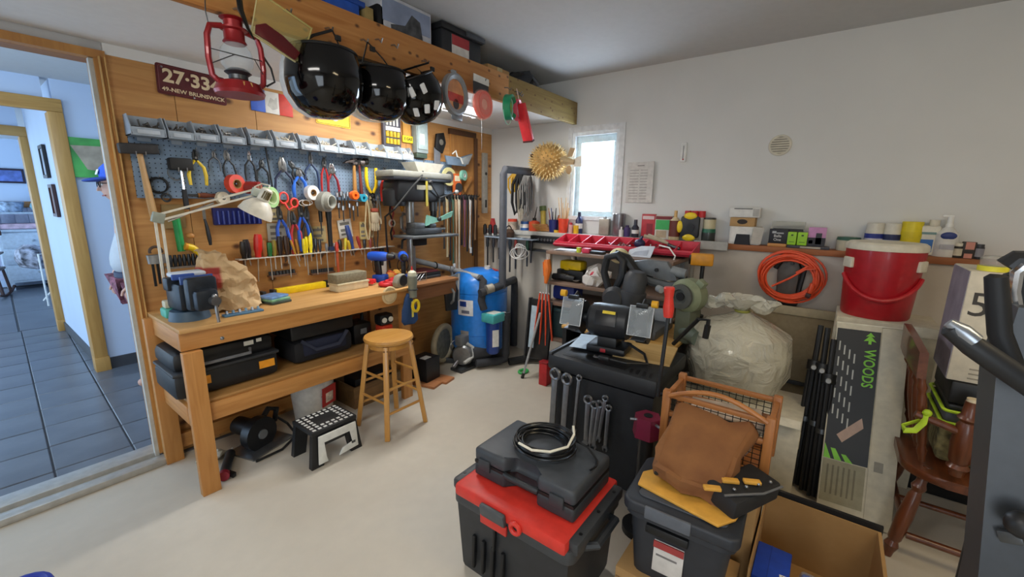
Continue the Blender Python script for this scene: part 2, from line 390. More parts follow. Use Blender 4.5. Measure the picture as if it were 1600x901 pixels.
# dresser in the far room
t = T('dresser', 'pale blue low dresser with an open shelf in the far room', 'dresser', (.78, 10.85, 0))
DP = mat('c3d0de', .5)
P(t, 'body', B().span(-.34, .4, -.2, .26, .12, .96, bv=.01).span(-.36, .42, -.24, .26, .96, .99).span(-.34, -.27, -.2, .26, 0, .12).span(.33, .4, -.2, .26, 0, .12), DP)
P(t, 'shelf_box', B().span(-.36, -.33, -.1, .26, .99, 1.24).span(.38, .41, -.1, .26, .99, 1.24).span(-.38, .43, -.12, .26, 1.24, 1.27), mat('aab6c4', .5))
for k in range(3): 
    dr = P(t, 'drawer', B().span(-.31, .37, -.215, -.2, .16+.265*k, .41+.265*k, bv=.006), DP)
    P(dr, 'knob', B().ball((.03, -.23, .285+.265*k), .02, 8), mat('9aa6b0', .4))
b = B()
for k in range(5): b.span(-.28+.12*k, -.18+.12*k, .0, .2, .995, 1.05+.03*(k % 3))
S('folded_linen', 'pink and white folded linen on the open dresser shelf', 'linen', B().span(-.30, .30, -.04, .2, .992, 1.08, bv=.02), mat('d8b8c4', .9, v=.3, s=12), (.78, 10.85, 0))
S('woven_basket', 'patterned dark basket on top of the dresser', 'basket', B().lathe([(.0, 0), (.12, 0), (.16, .16), (.14, .17), (.13, .02), (0, .02)], (0, 0, 0)), mat('8a9ab0', .8, v=.6, s=18), (.66, 10.9, 1.27))
S('blue_bag', 'pale turquoise bag on top of the dresser', 'bag', B().ball((0, 0, .1), (.16, .1, .11), 10), mat('8fc4d4', .6), (1.02, 10.88, 1.26))
# rocking chair
t = T('rocking_chair', 'small dark wooden rocking chair with a bright cushion in the far room', 'chair', (.16, 10.25, 0), -.25)
RW = wood('4a2a22', '36201a', 2, 6, .4)
P(t, 'seat', B().span(-.24, .24, -.24, .2, .40, .44, bv=.01), RW)
for sx in (-.21, .21):
    for sy in (-.2, .17): P(t, 'leg', B().cyl((sx, sy, .40), (sx*1.15, sy*1.1, .05), .018, .02, 8), RW)
    P(t, 'rocker', B().tube([(sx*1.15, -.42, .07), (sx*1.15, -.2, .03), (sx*1.15, 0, .02), (sx*1.15, .2, .03), (sx*1.15, .42, .09)], .02, 6), RW)
    P(t, 'armrest', B().bar((sx*1.1, -.22, .64), (sx*1.1, .2, .66), .045, .025).cyl((sx*1.08, -.17, .44), (sx*1.1, -.18, .64), .014), RW)
for k in range(5): P(t, 'spindle', B().cyl((-.18+.09*k, .18, .44), (-.2+.1*k, .26, .92), .011, .011, 8), RW)
P(t, 'back_rail', B().span(-.26, .26, .24, .28, .92, 1.0, bv=.01), RW)
S('cushion', 'orange and turquoise patterned cushion on the rocking chair', 'cushion', B().ball((0, 0, .1), (.2, .15, .10), 12), mat('d9a56a', .9, v=.8, s=9), (.16, 10.23, .44))
S('toy_basin', 'pink plastic basin on the far room floor', 'basin', B().lathe([(0, 0), (.16, 0), (.2, .1), (.21, .1), (.2, .02), (0, .015)]), mat('d88fb0', .5), (-.25, 9.75, .004))
t = T('laundry_stand', 'folded white drying stand with striped cloth beside the far room opening', 'drying rack', (.88, 8.9, 0))
P(t, 'rail', B().tube([(-.2, -.2, .02), (-.2, -.2, .75), (.25, .3, .75), (.25, .3, .02)], .012).tube([(-.2, .3, .02), (.25, -.2, .75)], .012), WHT)
S('striped_cloth', 'black and white striped cloth hung on the white stand', 'cloth', B().hull([[(-.2+.2*math.cos(a)*k, .05+.24*math.sin(a)*k, z) for a in [i*PI/4 for i in range(8)]] for z, k in ((.55, .7), (.68, 1.), (.80, .9), (.86, .3))]).jitter(.03, 3, 6), mat('8a8c98', .9, v=.9, s=14), (.86, 8.9, 0))

# ---------------------------------------------------------------- the person looking round the jamb
def skin(verts, edges, radii, levels=2):
    me = bpy.data.meshes.new('s'); me.from_pydata(verts, edges, []); o = bpy.data.objects.new('s', me); COL.objects.link(o)
    md = o.modifiers.new('k', 'SKIN'); o.modifiers.new('u', 'SUBSURF').levels = levels
    for i, r in enumerate(radii):
        v = me.skin_vertices[0].data[i]; v.radius = (r, r) if not isinstance(r, tuple) else r; v.use_root = i == 0
    bpy.context.view_layer.update()
    m2 = bpy.data.meshes.new_from_object(o.evaluated_get(bpy.context.evaluated_depsgraph_get()))
    bpy.data.objects.remove(o); b = B(); b.bm.from_mesh(m2); bpy.data.meshes.remove(m2); return b
pr = T('person', 'person in blue cap, white shirt and plaid shorts standing behind the door jamb', 'person', (.86, 4.3, 0), PI/2)
SKN = mat('c79a86', .6, v=.06)
# local frame: +Y is where the person faces (world -X), X across the shoulders
V = [(0, -.02, .93), (0, 0, 1.12), (0, -.02, 1.32), (0, -.01, 1.44), (0, .04, 1.52),
     (.19, -.02, 1.40), (.24, .0, 1.14), (.23, .12, .92), (-.19, -.02, 1.40), (-.24, .0, 1.14), (-.23, .10, .92),
     (.09, -.01, .88), (.10, .0, .50), (.10, -.06, .09), (.10, .12, .035), (-.09, -.01, .88), (-.10, .0, .50), (-.10, -.06, .09), (-.10, .12, .035)]
E_ = [(0, 1), (1, 2), (2, 3), (3, 4), (3, 5), (5, 6), (6, 7), (3, 8), (8, 9), (9, 10), (0, 11), (11, 12), (12, 13), (13, 14), (0, 15), (15, 16), (16, 17), (17, 18)]
body = skin(V, E_, [.13, .15, .14, .09, .055, .065, .045, .032, .065, .045, .032, .09, .06, .045, .035, .09, .06, .045, .035])
body.ball((0, .06, 1.62), (.075, .098, .115), 16)
body.hull([[(x, y, z) for x, y in ((-.018, .145), (.018, .145), (.012, .145+n), (-.012, .145+n))] for z, n in ((1.585, .03), (1.60, .028), (1.64, .008))])
for sx in (-1, 1):
    body.ball((sx*.077, .045, 1.62), (.012, .024, .034), 8)
    for k in range(4): body.tube([(sx*.23+(k-1.5)*.018, .12, .90), (sx*.23+(k-1.5)*.02, .15, .84), (sx*.23+(k-1.5)*.018, .14, .80-.008*abs(k-1.5))], [.010, .009, .007], 6)
    body.tube([(sx*.20, .13, .90), (sx*.175, .16, .86), (sx*.18, .17, .83)], [.011, .010, .008], 6)
P(pr, 'body', body, SKN)
for sx in (-.03, .03): P(pr, 'eye', B().ball((sx, .148, 1.635), .011, 8), mat('f0ece6', .3))
P(pr, 'mouth', B().tube([(-.028, .137, 1.555), (0, .148, 1.553), (.028, .137, 1.555)], .005, 6), mat('a05c54', .5))
P(pr, 'hair', B().ball((0, .03, 1.635), (.080, .085, .105), 12), mat('8b8078', .8))
P(pr, 'glasses', B().tor((.035, .160, 1.635), .024, .003, n=12, m=5).tor((-.035, .160, 1.635), .024, .003, n=12, m=5).tube([(.058, .158, 1.64), (.078, .05, 1.645)], .003, 5).tube([(-.058, .158, 1.64), (-.078, .05, 1.645)], .003, 5), DBLK)
P(pr, 'shirt', skin([(0, .0, .97), (0, .035, 1.08), (0, -.02, 1.30), (0, -.01, 1.44), (.18, -.02, 1.42), (.24, .0, 1.18), (-.18, -.02, 1.42), (-.24, 0, 1.18)], [(0, 1), (1, 2), (2, 3), (3, 4), (4, 5), (3, 6), (6, 7)], [.16, .185, .14, .09, .085, .065, .085, .065]), mat('b4b8bc', .85, v=.04))
P(pr, 'shorts', skin([(0, 0, .95), (.095, .02, .86), (.10, .06, .70), (-.095, .02, .86), (-.10, .06, .70)], [(0, 1), (1, 2), (0, 3), (3, 4)], [.15, .125, .11, .125, .11]), mat('7a4a58', .85, v=.75, s=30))
P(pr, 'belt', B().lathe([(.165, .945), (.172, .95), (.172, .985), (.165, .99)], n=20, sx=1., sy=.95), mat('26304a', .6))
cp = P(pr, 'cap', B().lathe([(.09, 1.665), (.098, 1.70), (.09, 1.75), (.06, 1.785), (0, 1.80)], (0, .045, 0), n=20, sx=.95, sy=1.12), mat('2f58c0', .7))
P(cp, 'brim', B().ball((0, .160, 1.668), (.088, .088, .016), 20, (-.16, 0, 0)), mat('22408f', .7))
P(cp, 'patch', B().box((0, .158, 1.72), (.05, .006, .04), (.35, 0, 0), .002), WHT)

# ================================================================ LEFT WALL: plates, pegboard, tools
def plateshape(w, h, r=.012, th=.003): return B().prism(rrect(w, h, r), th)
def sc(o, k): o.matrix_world = o.matrix_world @ Matrix.Scale(k, 4); return o
def tilt(o, a): o.matrix_world = o.matrix_world @ Matrix.Rotation(a, 4, 'Y'); return o
t = T('number_plate', 'dark red number plate with cream figures 27-334 on the plywood', 'number plate', (0.970,3.057,2.183)); tilt(t, .03)
P(t, 'plate', plateshape(.335, .158), mat('5a1c20', .55, v=.2))
P(t, 'rim', B().tube([(x, -.004, z) for x, z in rrect(.315, .138, .012)], .0025, 5, closed=True), mat('6d2a2c', .5))
CRM = mat('e3cfa8', .6)
text(t, '27·334', .096, (0, -.0045, .018), (RX, 0, 0), CRM, bold=.003, sx=1.05)
text(t, '49-NEW BRUNSWICK', .0285, (0.005, -.0045, -.051), (RX, 0, 0), CRM, bold=.0006, sx=1.1)
for sx in (-.14, .0): P(t, 'bolt', B().ball((sx, -.003, .062 if sx else -.07), .006, 8), STEEL)
t = T('tricolour_plate', 'blue, white and red metal plate behind the white helmet', 'plate', (1.404,3.057,2.165)); tilt(t, .02)
for nm, x, c in (('blue_field', -.088, '3a63c8'), ('white_field', 0, 'e6e4de'), ('red_field', .088, 'd6433a')):
    P(t, nm, B().box((x, -.002, 0), (.0875, .004, .135), bv=.0015), mat(c, .5, v=.15, s=12))
P(t, 'faded_print', B().prism([(-.03, -.02), (-.01, .03), (.012, .02), (.03, .04), (.033, -.03), (0, -.045)], .0012, (0, -.004, 0)), mat('c6c4be', .6, v=.2))
t = T('yellow_sign', 'small yellow metal sign below the black helmets', 'sign', (1.835,3.057,2.140)); tilt(t, .02)
P(t, 'plate', plateshape(.27, .115, .006), mat('f0c818', .45))
P(t, 'rim', B().tube([(x, -.004, z) for x, z in rrect(.255, .10, .004)], .0014, 4, closed=True), mat('4a3d10', .5))
P(t, 'emblem', B().cyl((.01, -.0032, .012), (.01, -.0045, .012), .034, n=20).box((.0, -.004, .012), (.15, .002, .02)), mat('e9e6dc', .5))
text(t, 'OO', .034, (.045, -.0056, .013), (RX, 0, 0), mat('4a3d10', .5))
# battery organiser, yellow label board, grey box
t = T('battery_organiser', 'dark grey wall case with white rods above yellow batteries', 'organiser', (2.334,3.057,2.118))
P(t, 'case', B().span(-.088, .088, -.035, 0, -.13, .165, bv=.006), mat('4c4c58', .5))
for k in range(4): P(t, 'rod', B().span(-.062+.034*k, -.044+.034*k, -.042, -.03, .035, .155, bv=.003), WHT)
P(t, 'label_band', B().span(-.068, .075, -.041, -.03, -.005, .025), mat('eae8e6', .6))
for j in range(2):
    for k in range(4): P(t, 'battery', B().cyl((-.054+.036*k, -.038, -.055-.055*j), (-.054+.036*k, -.038, -.012-.055*j), .014, n=10), mat('c9a91c', .4, v=.3, s=60))
t = T('label_board', 'yellow strip of board with a yellow GAS label on it', 'board', (2.508,3.057,2.136))
P(t, 'board', B().span(-.045, .035, -.012, 0, -.09, .22), wood('e0a850', 'cc9038', 2, 6))
P(t, 'label', B().span(-.055, .06, -.016, -.011, -.095, -.04), mat('f0d820', .5))
text(t, 'E GAS', .032, (.002, -.017, -.067), (RX, 0, 0), mat('3a3418', .5), bold=.001)
t = T('electrical_box', 'grey electrical box on the plywood beside the yellow label', 'box', (2.627,3.057,2.092))
P(t, 'body', B().span(-.065, .065, -.07, 0, -.13, .16, bv=.006), mat('8d9a9c', .5))
P(t, 'door', B().span(-.055, .055, -.078, -.069, -.10, .11, bv=.004), mat('9fb0b2', .45))
P(t, 'sticker', B().span(-.035, .015, -.0795, -.077, -.06, .03), PAPER)
P(t, 'base', B().span(-.06, .06, -.06, 0, -.17, -.13, bv=.004), mat('3d4f44', .5))
P(t, 'cord', B().tube([(.04, -.03, -.16), (.045, -.03, -.24), (.02, -.03, -.30), (.03, -.02, -.42)], .006, 6), GRY)
t = T('plywood_hatch', 'tall plywood sheet with a dark brown strip along its top and side', 'board', (3.244,3.055,1.450))
zt = 2.209-1.450
P(t, 'sheet', B().span(-.22, .10, -.02, 0, -.75, zt-.03), wood('b98448', 'a06c36', 2, 5))
DKW = wood('5c3a20', '482c18', 0, 6)
P(t, 'top_strip', B().span(-.24, .13, -.03, 0, zt-.03, zt+.02), DKW); P(t, 'side_strip', B().span(.10, .15, -.03, 0, -.75, zt-.03), wood('6b4526', '52341c', 2, 6))
t = T('spirit_level', 'long grey level hung upright by the corner of the plywood', 'level', (3.515,3.055,1.750))
P(t, 'bar', B().span(-.035, .03, -.04, -.005, -.32, .30, bv=.004), mat('a09c92', .5, .3)); P(t, 'vial', B().cyl((0, -.042, .09), (0, -.036, .09), .016), DBLK); P(t, 'grip_slot', B().span(-.012, .012, -.043, -.038, -.26, -.18, bv=.004), DBLK)
# pegboard
def pegmat():
    M, nt, bs = _new('peg')
    tc = nt.nodes.new('ShaderNodeTexCoord'); f, _ = _noise(nt, 5)
    vm = nt.nodes.new('ShaderNodeVectorMath'); vm.operation = 'SCALE'; vm.inputs['Scale'].default_value = 40
    nt.links.new(tc.outputs['Object'], vm.inputs[0])
    fr = nt.nodes.new('ShaderNodeVectorMath'); fr.operation = 'FRACTION'; nt.links.new(vm.outputs[0], fr.inputs[0])
    sb = nt.nodes.new('ShaderNodeVectorMath'); sb.operation = 'SUBTRACT'; sb.inputs[1].default_value = (.5, .5, .5); nt.links.new(fr.outputs[0], sb.inputs[0])
    ml = nt.nodes.new('ShaderNodeVectorMath'); ml.operation = 'MULTIPLY'; ml.inputs[1].default_value = (1, 0, 1); nt.links.new(sb.outputs[0], ml.inputs[0])
    ln = nt.nodes.new('ShaderNodeVectorMath'); ln.operation = 'LENGTH'; nt.links.new(ml.outputs[0], ln.inputs[0])
    base = _mix(nt, _ramp(nt, f, .3, .7), lin('6f8399'), lin('7d93aa'))
    nt.links.new(_mix(nt, _ramp(nt, ln.outputs['Value'], .15, .11), base, lin('20262e')), bs.inputs['Base Color'])
    bs.inputs['Roughness'].default_value = .7; return M
pb = T('pegboard', 'blue-grey perforated pegboard screwed to the plywood behind the tools', 'pegboard', (.70, YW, 1.543))
PX0, PX1 = 0.638-.70, 3.022-.70
P(pb, 'board', B().span(PX0, PX1, -.03, -.023, 0, .37), pegmat())
P(pb, 'batten', B().span(PX0+.02, PX1-.02, -.023, 0, .01, .05).span(PX0+.02, PX1-.02, -.023, 0, .32, .36), PINE)
# bins
BG = mat('98a2ac', .45); HARD = [mat('8e8c88', .4, .6, v=.5, s=60), mat('5a5652', .5, .4, v=.6, s=50), mat('c8c2b4', .6, v=.3, s=60), mat('a08c58', .5, .5, v=.4, s=60)]
BN = [((0.630,2.940,1.861), (0.777,2.940,1.879)), ((0.786,2.940,1.861), (0.909,2.940,1.876)), ((0.908,2.940,1.865), (1.029,2.940,1.880)), ((1.041,2.940,1.867), (1.169,2.940,1.881)), ((1.193,2.940,1.873), (1.326,2.940,1.887)), ((1.345,2.940,1.878), (1.482,2.940,1.892)), ((1.507,2.940,1.878), (1.633,2.940,1.891)), ((1.641,2.940,1.879), (1.777,2.940,1.893)), ((1.781,2.940,1.880), (1.911,2.940,1.892)), ((1.916,2.940,1.883), (2.044,2.940,1.895)), ((2.049,2.940,1.882), (2.191,2.940,1.894)), ((2.197,2.940,1.880), (2.343,2.940,1.893)), ((2.349,2.940,1.883), (2.464,2.940,1.893))]
what = ['long screws', 'dark bolts', 'pencils and rods', 'shiny screws', 'nuts and screws', 'pale wall plugs', 'small screws', 'a few clips', 'tangled nails', 'few washers', 'brass hooks', 'crumpled paper packets', 'white plastic parts']
for i, (a, c) in enumerate(BN):
    w = c[0]-a[0]; zb = a[2]
    t = T('parts_bin', 'grey open parts bin of %s, %s from the left' % (what[i], ORD[i]), 'bin', ((a[0]+c[0])/2, 2.925, zb), 0, 'grey parts bins along the top of the pegboard')
    h = .105; d = .10; b = B()
    b.span(-w/2, w/2, -.005, .1, 0, .004)
    b.prism([(-w/2+.008, 0), (w/2-.008, 0), (w/2-.003, .04), (-w/2+.003, .04)], .004, (0, 0, .0))
    for sx in (-1, 1): b.hull([[(sx*(w/2-.004), -.006, 0), (sx*(w/2), -.006, 0), (sx*(w/2), .1, 0), (sx*(w/2-.004), .1, 0)], [(sx*(w/2-.004), -.006, .042), (sx*w/2, -.006, .042), (sx*w/2, .1, .042), (sx*(w/2-.004), .1, .042)], [(sx*(w/2-.004), .04, h), (sx*w/2, .04, h), (sx*w/2, .1, h), (sx*(w/2-.004), .1, h)]])
    b.span(-w/2, w/2, .097, .101, 0, h)
    P(t, 'tub', b, BG)
    P(t, 'label_slot', B().span(-w*.32, w*.32, -.009, -.004, .008, .03, bv=.002), mat('b4bcc4', .4))
    b = B()
    for k in range(22):
        p = Vector((rnd.uniform(-w*.38, w*.38), rnd.uniform(.012, .08), .03+rnd.uniform(0, .035))); q = Vector((rnd.uniform(-1, 1), rnd.uniform(-1, 1), rnd.uniform(-.5, 1.2))).normalized()*rnd.uniform(.012, .026)
        b.cyl(p-q, p+q, .003, .0045, 6)
    b.span(-w*.42, w*.42, .005, .09, .004, .045)
    P(t, 'hardware', b, HARD[[1, 1, 1, 0, 0, 2, 0, 2, 1, 2, 3, 2, 2][i]], stuff=1)
    P(t, 'hanger', B().span(-w*.2, w*.2, .099, .106, -.02, .03), BG)
# --- hand tools
PY = 3.02
def hook(t, z=.0): P(t, 'peg_hook', B().tube([(0, .012, z+.012), (0, -.02, z+.008), (0, -.04, z+.012), (0, -.042, z+.022)], .0022, 5), STEEL)
def pliers(label, xz, L, w, hm, jm=DSTEEL, ty=0., cat='pliers', name='pliers', jw=.016, r=.007, up=0):
    t = tilt(T(name, label, cat, (xz[0], PY-.012, xz[1])), ty + (PI if up else 0))
    j = L*.32
    jb = B()
    for s in (-1, 1): jb.prism([(0, 0), (s*jw*.35, 0), (s*jw, -j*.45), (s*jw*.9, -j), (0, -j*1.1)], .010, (s*.0006, -.001 if s > 0 else .002, 0), bv=.0015)
    P(t, 'jaws', jb, jm); P(t, 'pivot', B().cyl((0, -.014, -j*.72), (0, .004, -j*.72), jw*.45, n=12), STEEL)
    for s in (-1, 1):
        pts = [(s*jw*.4, -.006, -j*.95), (s*(w*.42), -.006, -j-(L-j)*.25), (s*w*.5, -.006, -j-(L-j)*.6), (s*w*.46, -.006, -L)]
        P(t, 'handle', B().tube(pts, [r*.8, r, r*1.1, r*.9], 8), hm)
    hook(t, -.01); return t
def hammer(label, xz, L, hw, hh, head, handle, ty=0., name='hammer', cat='hammer', claw=0, grip=None, hr=.014):
    t = tilt(T(name, label, cat, (xz[0], PY-.03, xz[1])), ty)
    b = B()
    if claw:
        b.cyl((hw*.5, 0, 0), (hw*.28, 0, 0), hh*.5).cyl((hw*.3, 0, 0), (hw*.05, 0, 0), hh*.36, hh*.42).box((0, 0, 0), (hw*.22, hh*.85, hh*.9), bv=.004)
        for s in (-1, 1): b.tube([(-hw*.08, s*hh*.22, 0), (-hw*.3, s*hh*.3, -hh*.05), (-hw*.5, s*hh*.34, -hh*.35)], [hh*.3, hh*.2, hh*.08], 6)
    else: b.box((0, 0, 0), (hw, hh*.9, hh), bv=hh*.15)
    P(t, 'head', b, head)
    P(t, 'handle', B().tube([(0, 0, hh*.4), (0, 0, -L*.3), (0, 0, -L*.6), (0, 0, -L*.9), (0, 0, -L)], [hr*.8, hr*.8, hr, hr*1.1, hr*.95], 10, flat=.75), handle)
    if grip: P(t, 'grip', B().tube([(0, 0, -L*.55), (0, 0, -L*.7), (0, 0, -L*1.0)], [hr*1.1, hr*1.2, hr*1.25], 10), grip)
    P(t, 'peg_hook', B().tube([(-.02, .03, -hh*.4), (-.02, -.03, -hh*.6), (-.02, -.035, -hh*.3)], .003, 5).tube([(.02, .03, -hh*.4), (.02, -.03, -hh*.6), (.02, -.035, -hh*.3)], .003, 5), STEEL)
    return t
ASH = wood('c9a068', 'b08650', 2, 7, .5)
hammer('large sledge hammer with long pale wooden handle at the left end of the pegboard', (0.666,1.798), .37, .165, .052, mat('2c2a2a', .6, v=.3), ASH, -.06, 'sledge_hammer', hr=.021)
hammer('black rubber mallet with steel shaft and black grip hanging above the green tube', (0.840,1.732), .25, .11, .066, mat('222222', .7), CHROME, -.01, 'mallet', 'mallet', grip=mat('1c1c1e', .6), hr=.011)
t = T('green_tube', 'bright green tube standing upright behind the black knife block', 'tube', ((0.790,2.990,1.245)))
P(t, 'tube', B().cyl((0, 0, 0), (-.006, 0, .19), .0195, n=18), mat('1f9a50', .4)); P(t, 'rim', B().tor((-.006, 0, .19), .0185, .003, (0, 0, 0)), mat('1a7a40', .4))
def ring(label, xz, R, r, m, name='wire_coil', cat='coil', n=3, y=PY-.01):
    t = T(name, label, cat, (xz[0], y, xz[1]))
    for k in range(n): P(t, 'loop', B().tor((rnd.uniform(-.004, .004), -.004*k, rnd.uniform(-.004, .004)), R*(1-.05*k), r, n=22, m=6), m)
    hook(t, R-.01); return t
ring('black cable loop hung left of the mallet', (0.733,1.614), .042, .004, DBLK, n=3)
ring('thin steel wire ring behind the mallet handle', (0.819,1.681), .038, .002, STEEL, n=2)
ring('small dark ring of wire below the black cable loop', (0.759,1.545), .021, .004, DSTEEL, n=2)
t = S('cardboard_square', 'plain tan board piece behind the white lamp elbow', 'board', B().span(-.045, .06, -.012, 0, -.075, .06), wood('a08456', '8e7448', 0, 4), (0.783,3.055,1.448))
pliers('yellow-handled long wire cutters hung beside the mallet', (0.920,1.820), .20, .085, YEL, mat('17181a', .5), .0, 'pliers', 'wire_cutters', .014, .009)
pliers('thin steel spring dividers hung right of the yellow-handled cutters', (1.013,1.822), .115, .06, DSTEEL, STEEL, .0, 'dividers', 'dividers', .008, .004)
pliers('slip joint pliers with round jaw and black handles above red tape roll', (1.078,1.832), .18, .065, DBLK, STEEL, -.10, 'pliers', 'pliers', .016, .0055)
pliers('thin bright bent tongs hung above the dark red tape roll', (1.207,1.841), .18, .06, DBLK, CHROME, .0, jw=.010, r=.006)
pliers('small black curved pliers right of the bright bent tongs', (1.278,1.793), .15, .075, DBLK, DSTEEL, .0)
t = S('black_antenna', 'thin black rod hanging down the middle of the pegboard', 'rod', B().cyl((0, 0, 0), (.03, -.004, -.40), .006, .004, 8), DBLK, (1.314,3.010,1.890))
pliers('wide black locking pliers with dark blue handles spread open', (1.405,1.820), .28, .125, mat('1b2344', .5), STEEL, -.04, jw=.026, r=.008)
pliers('small black pliers tilted behind the bright blue handled pliers', (1.457,1.799), .16, .08, DBLK, DSTEEL, -.55)
pliers('bright blue handled pliers at the centre of the pegboard', (1.515,1.761), .20, .09, mat('2a6fe0', .4), STEEL, .0, jw=.020, r=.012)
pliers('long nosed pliers with thin navy handles hung on pale blue board', (1.606,1.872), .26, .10, mat('24385e', .5), mat('7d7f80', .35, .8), .0, jw=.013, r=.008)
pliers('dark needle pliers with red grips behind the locking pliers', (1.707,1.846), .24, .05, RED, DSTEEL, .04)
pliers('silver locking pliers with round jaw and red handle above the grey fitting', (1.758,1.806), .24, .085, mat('8a1f28', .4), CHROME, -.05, jw=.028, r=.009)
hammer('claw hammer with wide wooden handle hung right of the locking pliers', (1.938,1.834), .26, .165, .05, mat('6c6462', .4, .6), wood('b58648', '9a6c34', 2, 7), .02, claw=1, hr=.020)
hammer('black headed hammer with dark red handle behind the claw hammer', (1.982,1.842), .26, .15, .05, DBLK, mat('6a2a24', .5), -.04, claw=1, hr=.015)
pliers('yellow-handled shears hung handles up beside the claw hammers', (2.095,1.521), .28, .095, mat('efc81c', .4), DBLK, .0, 'shears', 'shears', .024, .013, up=1)
pliers('red and black long handled cutters beside the drill press head', (2.222,1.811), .27, .085, mat('e23b2c', .4), DBLK, -.03, 'cutters', 'cutters', .022, .012)
t = S('hex_wire', 'thin dark wire hanging right of the claw hammers', 'wire', B().cyl((0, 0, 0), (0, -.004, -.27), .004, n=6), DSTEEL, (2.009,3.010,1.843))
# --- rolls on the lower edge of the pegboard
def roll(name, label, p, R, r0, w, m, core=None, yaw=.0, cat='tape roll', pitch=.0):
    t = T(name, label, cat, p); t.matrix_world = t.matrix_world @ Matrix.Rotation(yaw, 4, 'Z') @ Matrix.Rotation(pitch, 4, 'X')
    P(t, 'tape', B().lathe([(r0, 0), (R, 0), (R, w), (r0, w), (r0, 0)], M=Matrix.Rotation(RX, 4, 'X'), n=24), m)
    P(t, 'core', B().lathe([(r0*.86, -.001), (r0, -.001), (r0, w+.002), (r0*.86, w+.002), (r0*.86, -.001)], M=Matrix.Rotation(RX, 4, 'X'), n=24), core or PAPER)
    P(t, 'holder', B().cyl((0, .03 if p[1] > 2.9 else 0, 0), (0, -w*.8, 0), .006, n=8), DSTEEL); return t
roll('tape_roll', 'orange-red tape roll with a tan core, left end of the tape row', (1.092,2.990,1.635), .056, .028, .04, mat('d8452c', .45), CARD, .35)
roll('tape_roll', 'dark red tape roll lying endwise next to the orange-red roll', (1.169,2.990,1.615), .038, .02, .08, mat('8f2a22', .45), mat('d8a890', .6), .75)
roll('tape_roll', 'light green masking tape roll behind the white lamp shade', (1.273,2.980,1.558), .066, .046, .05, mat('a4cf8c', .5), mat('cfe0b0', .6), .5)
roll('tape_roll', 'small white tape roll beside the grey pipe fitting', (1.575,2.990,1.594), .05, .024, .04, WHT, CARD, .2)
roll('tape_roll', 'cream tape roll hanging behind the lamp arm', (1.024,3.000,1.549), .037, .014, .03, mat('d8cfb8', .6), PAPER, .2)
t = T('pipe_fitting', 'large grey plastic pipe reducer standing out from the wall', 'pipe fitting', (1.655,2.990,1.533)); sc(t, 0.8); t.matrix_world = t.matrix_world @ Matrix.Rotation(.4, 4, 'Z')
P(t, 'collar', B().lathe([(.06, 0), (.088, 0), (.09, .07), (.062, .075), (.06, .0)], M=Matrix.Rotation(RX, 4, 'X'), n=26), mat('8f8f86', .5)); P(t, 'spigot', B().lathe([(.042, .02), (.062, .03), (.060, .115), (.052, .117), (.046, .05), (.042, .02)], M=Matrix.Rotation(RX, 4, 'X'), n=26), mat('a5a59c', .5))
t = T('wire_loop', 'loop of white wire under the small white tape roll', 'wire', (1.527,2.980,1.523)); sc(t, 0.8); P(t, 'loop', B().tor((0, 0, 0), .05, .004, n=20, m=6, sz=.5), WHT); P(t, 'tail', B().tor((.02, -.01, .004), .045, .004, n=20, m=6, sz=.5), WHT)
t = T('red_scissors', 'scissors with coral red finger loops hung points down', 'scissors', (1.419,2.985,1.518)); sc(t, 0.85); tilt(t, .1)
for s in (-1, 1):
    P(t, 'finger_loop', B().tor((s*.042, -.006, .04-.03*(s > 0)), .034 if s < 0 else .028, .008, n=20, sz=1.25), mat('f04a44', .4))
    P(t, 'blade', B().prism([(s*.012, -.02), (s*-.004, -.02), (s*-.012, -.15), (s*-.006, -.21)], .004, (0, .004*s, 0)), STEEL)
P(t, 'neck', B().bar((-.035, -.006, .0), (0, -.004, -.05), .018, .012, .004).bar((.035, -.006, -.02), (0, -.004, -.05), .018, .012, .004), mat('f04a44', .4))
# --- hanging cluster under the red scissors: individual clamps, cutters
for i, (p, L, c, lb) in enumerate((((1.357,2.990,1.500), .30, '2a5fd0', 'blue handled snips hung left of the red scissors blades'), ((1.501,2.980,1.527), .34, '2359c8', 'blue handled snips hung right of the red scissors'), ((1.549,2.990,1.501), .36, '27272b', 'black handled snips at the right of the blue snips'), ((1.445,2.985,1.466), .30, 'b82a30', 'red handled snips hanging under the red scissors'))):
    pliers(lb, (p[0], p[2]), L, .075, mat(c, .4), DSTEEL, rnd.uniform(-.1, .1), 'snips', 'snips', .018, .011)
t = T('hanging_torch', 'long black torch hung upright below the grey pipe fitting', 'torch', (1.701,2.985,1.464)); sc(t, 0.72); P(t, 'barrel', B().lathe([(0, -.36), (.022, -.36), (.024, -.10), (.03, -.05), (.03, 0), (0, 0)], n=16), BLK); P(t, 'head_ring', B().lathe([(.0, -.40), (.03, -.40), (.034, -.36), (0, -.36)], n=16), mat('26365a', .4)); hook(t, .0)
t = T('hanging_brush', 'slim black handled awl hung left of the torch', 'awl', (1.642,2.990,1.487)); P(t, 'handle', B().lathe([(0, -.10), (.012, -.10), (.014, -.03), (.009, 0), (0, 0)], n=10), DBLK); P(t, 'blade', B().cyl((0, 0, -.10), (0, 0, -.19), .006, .003, 8), DSTEEL)
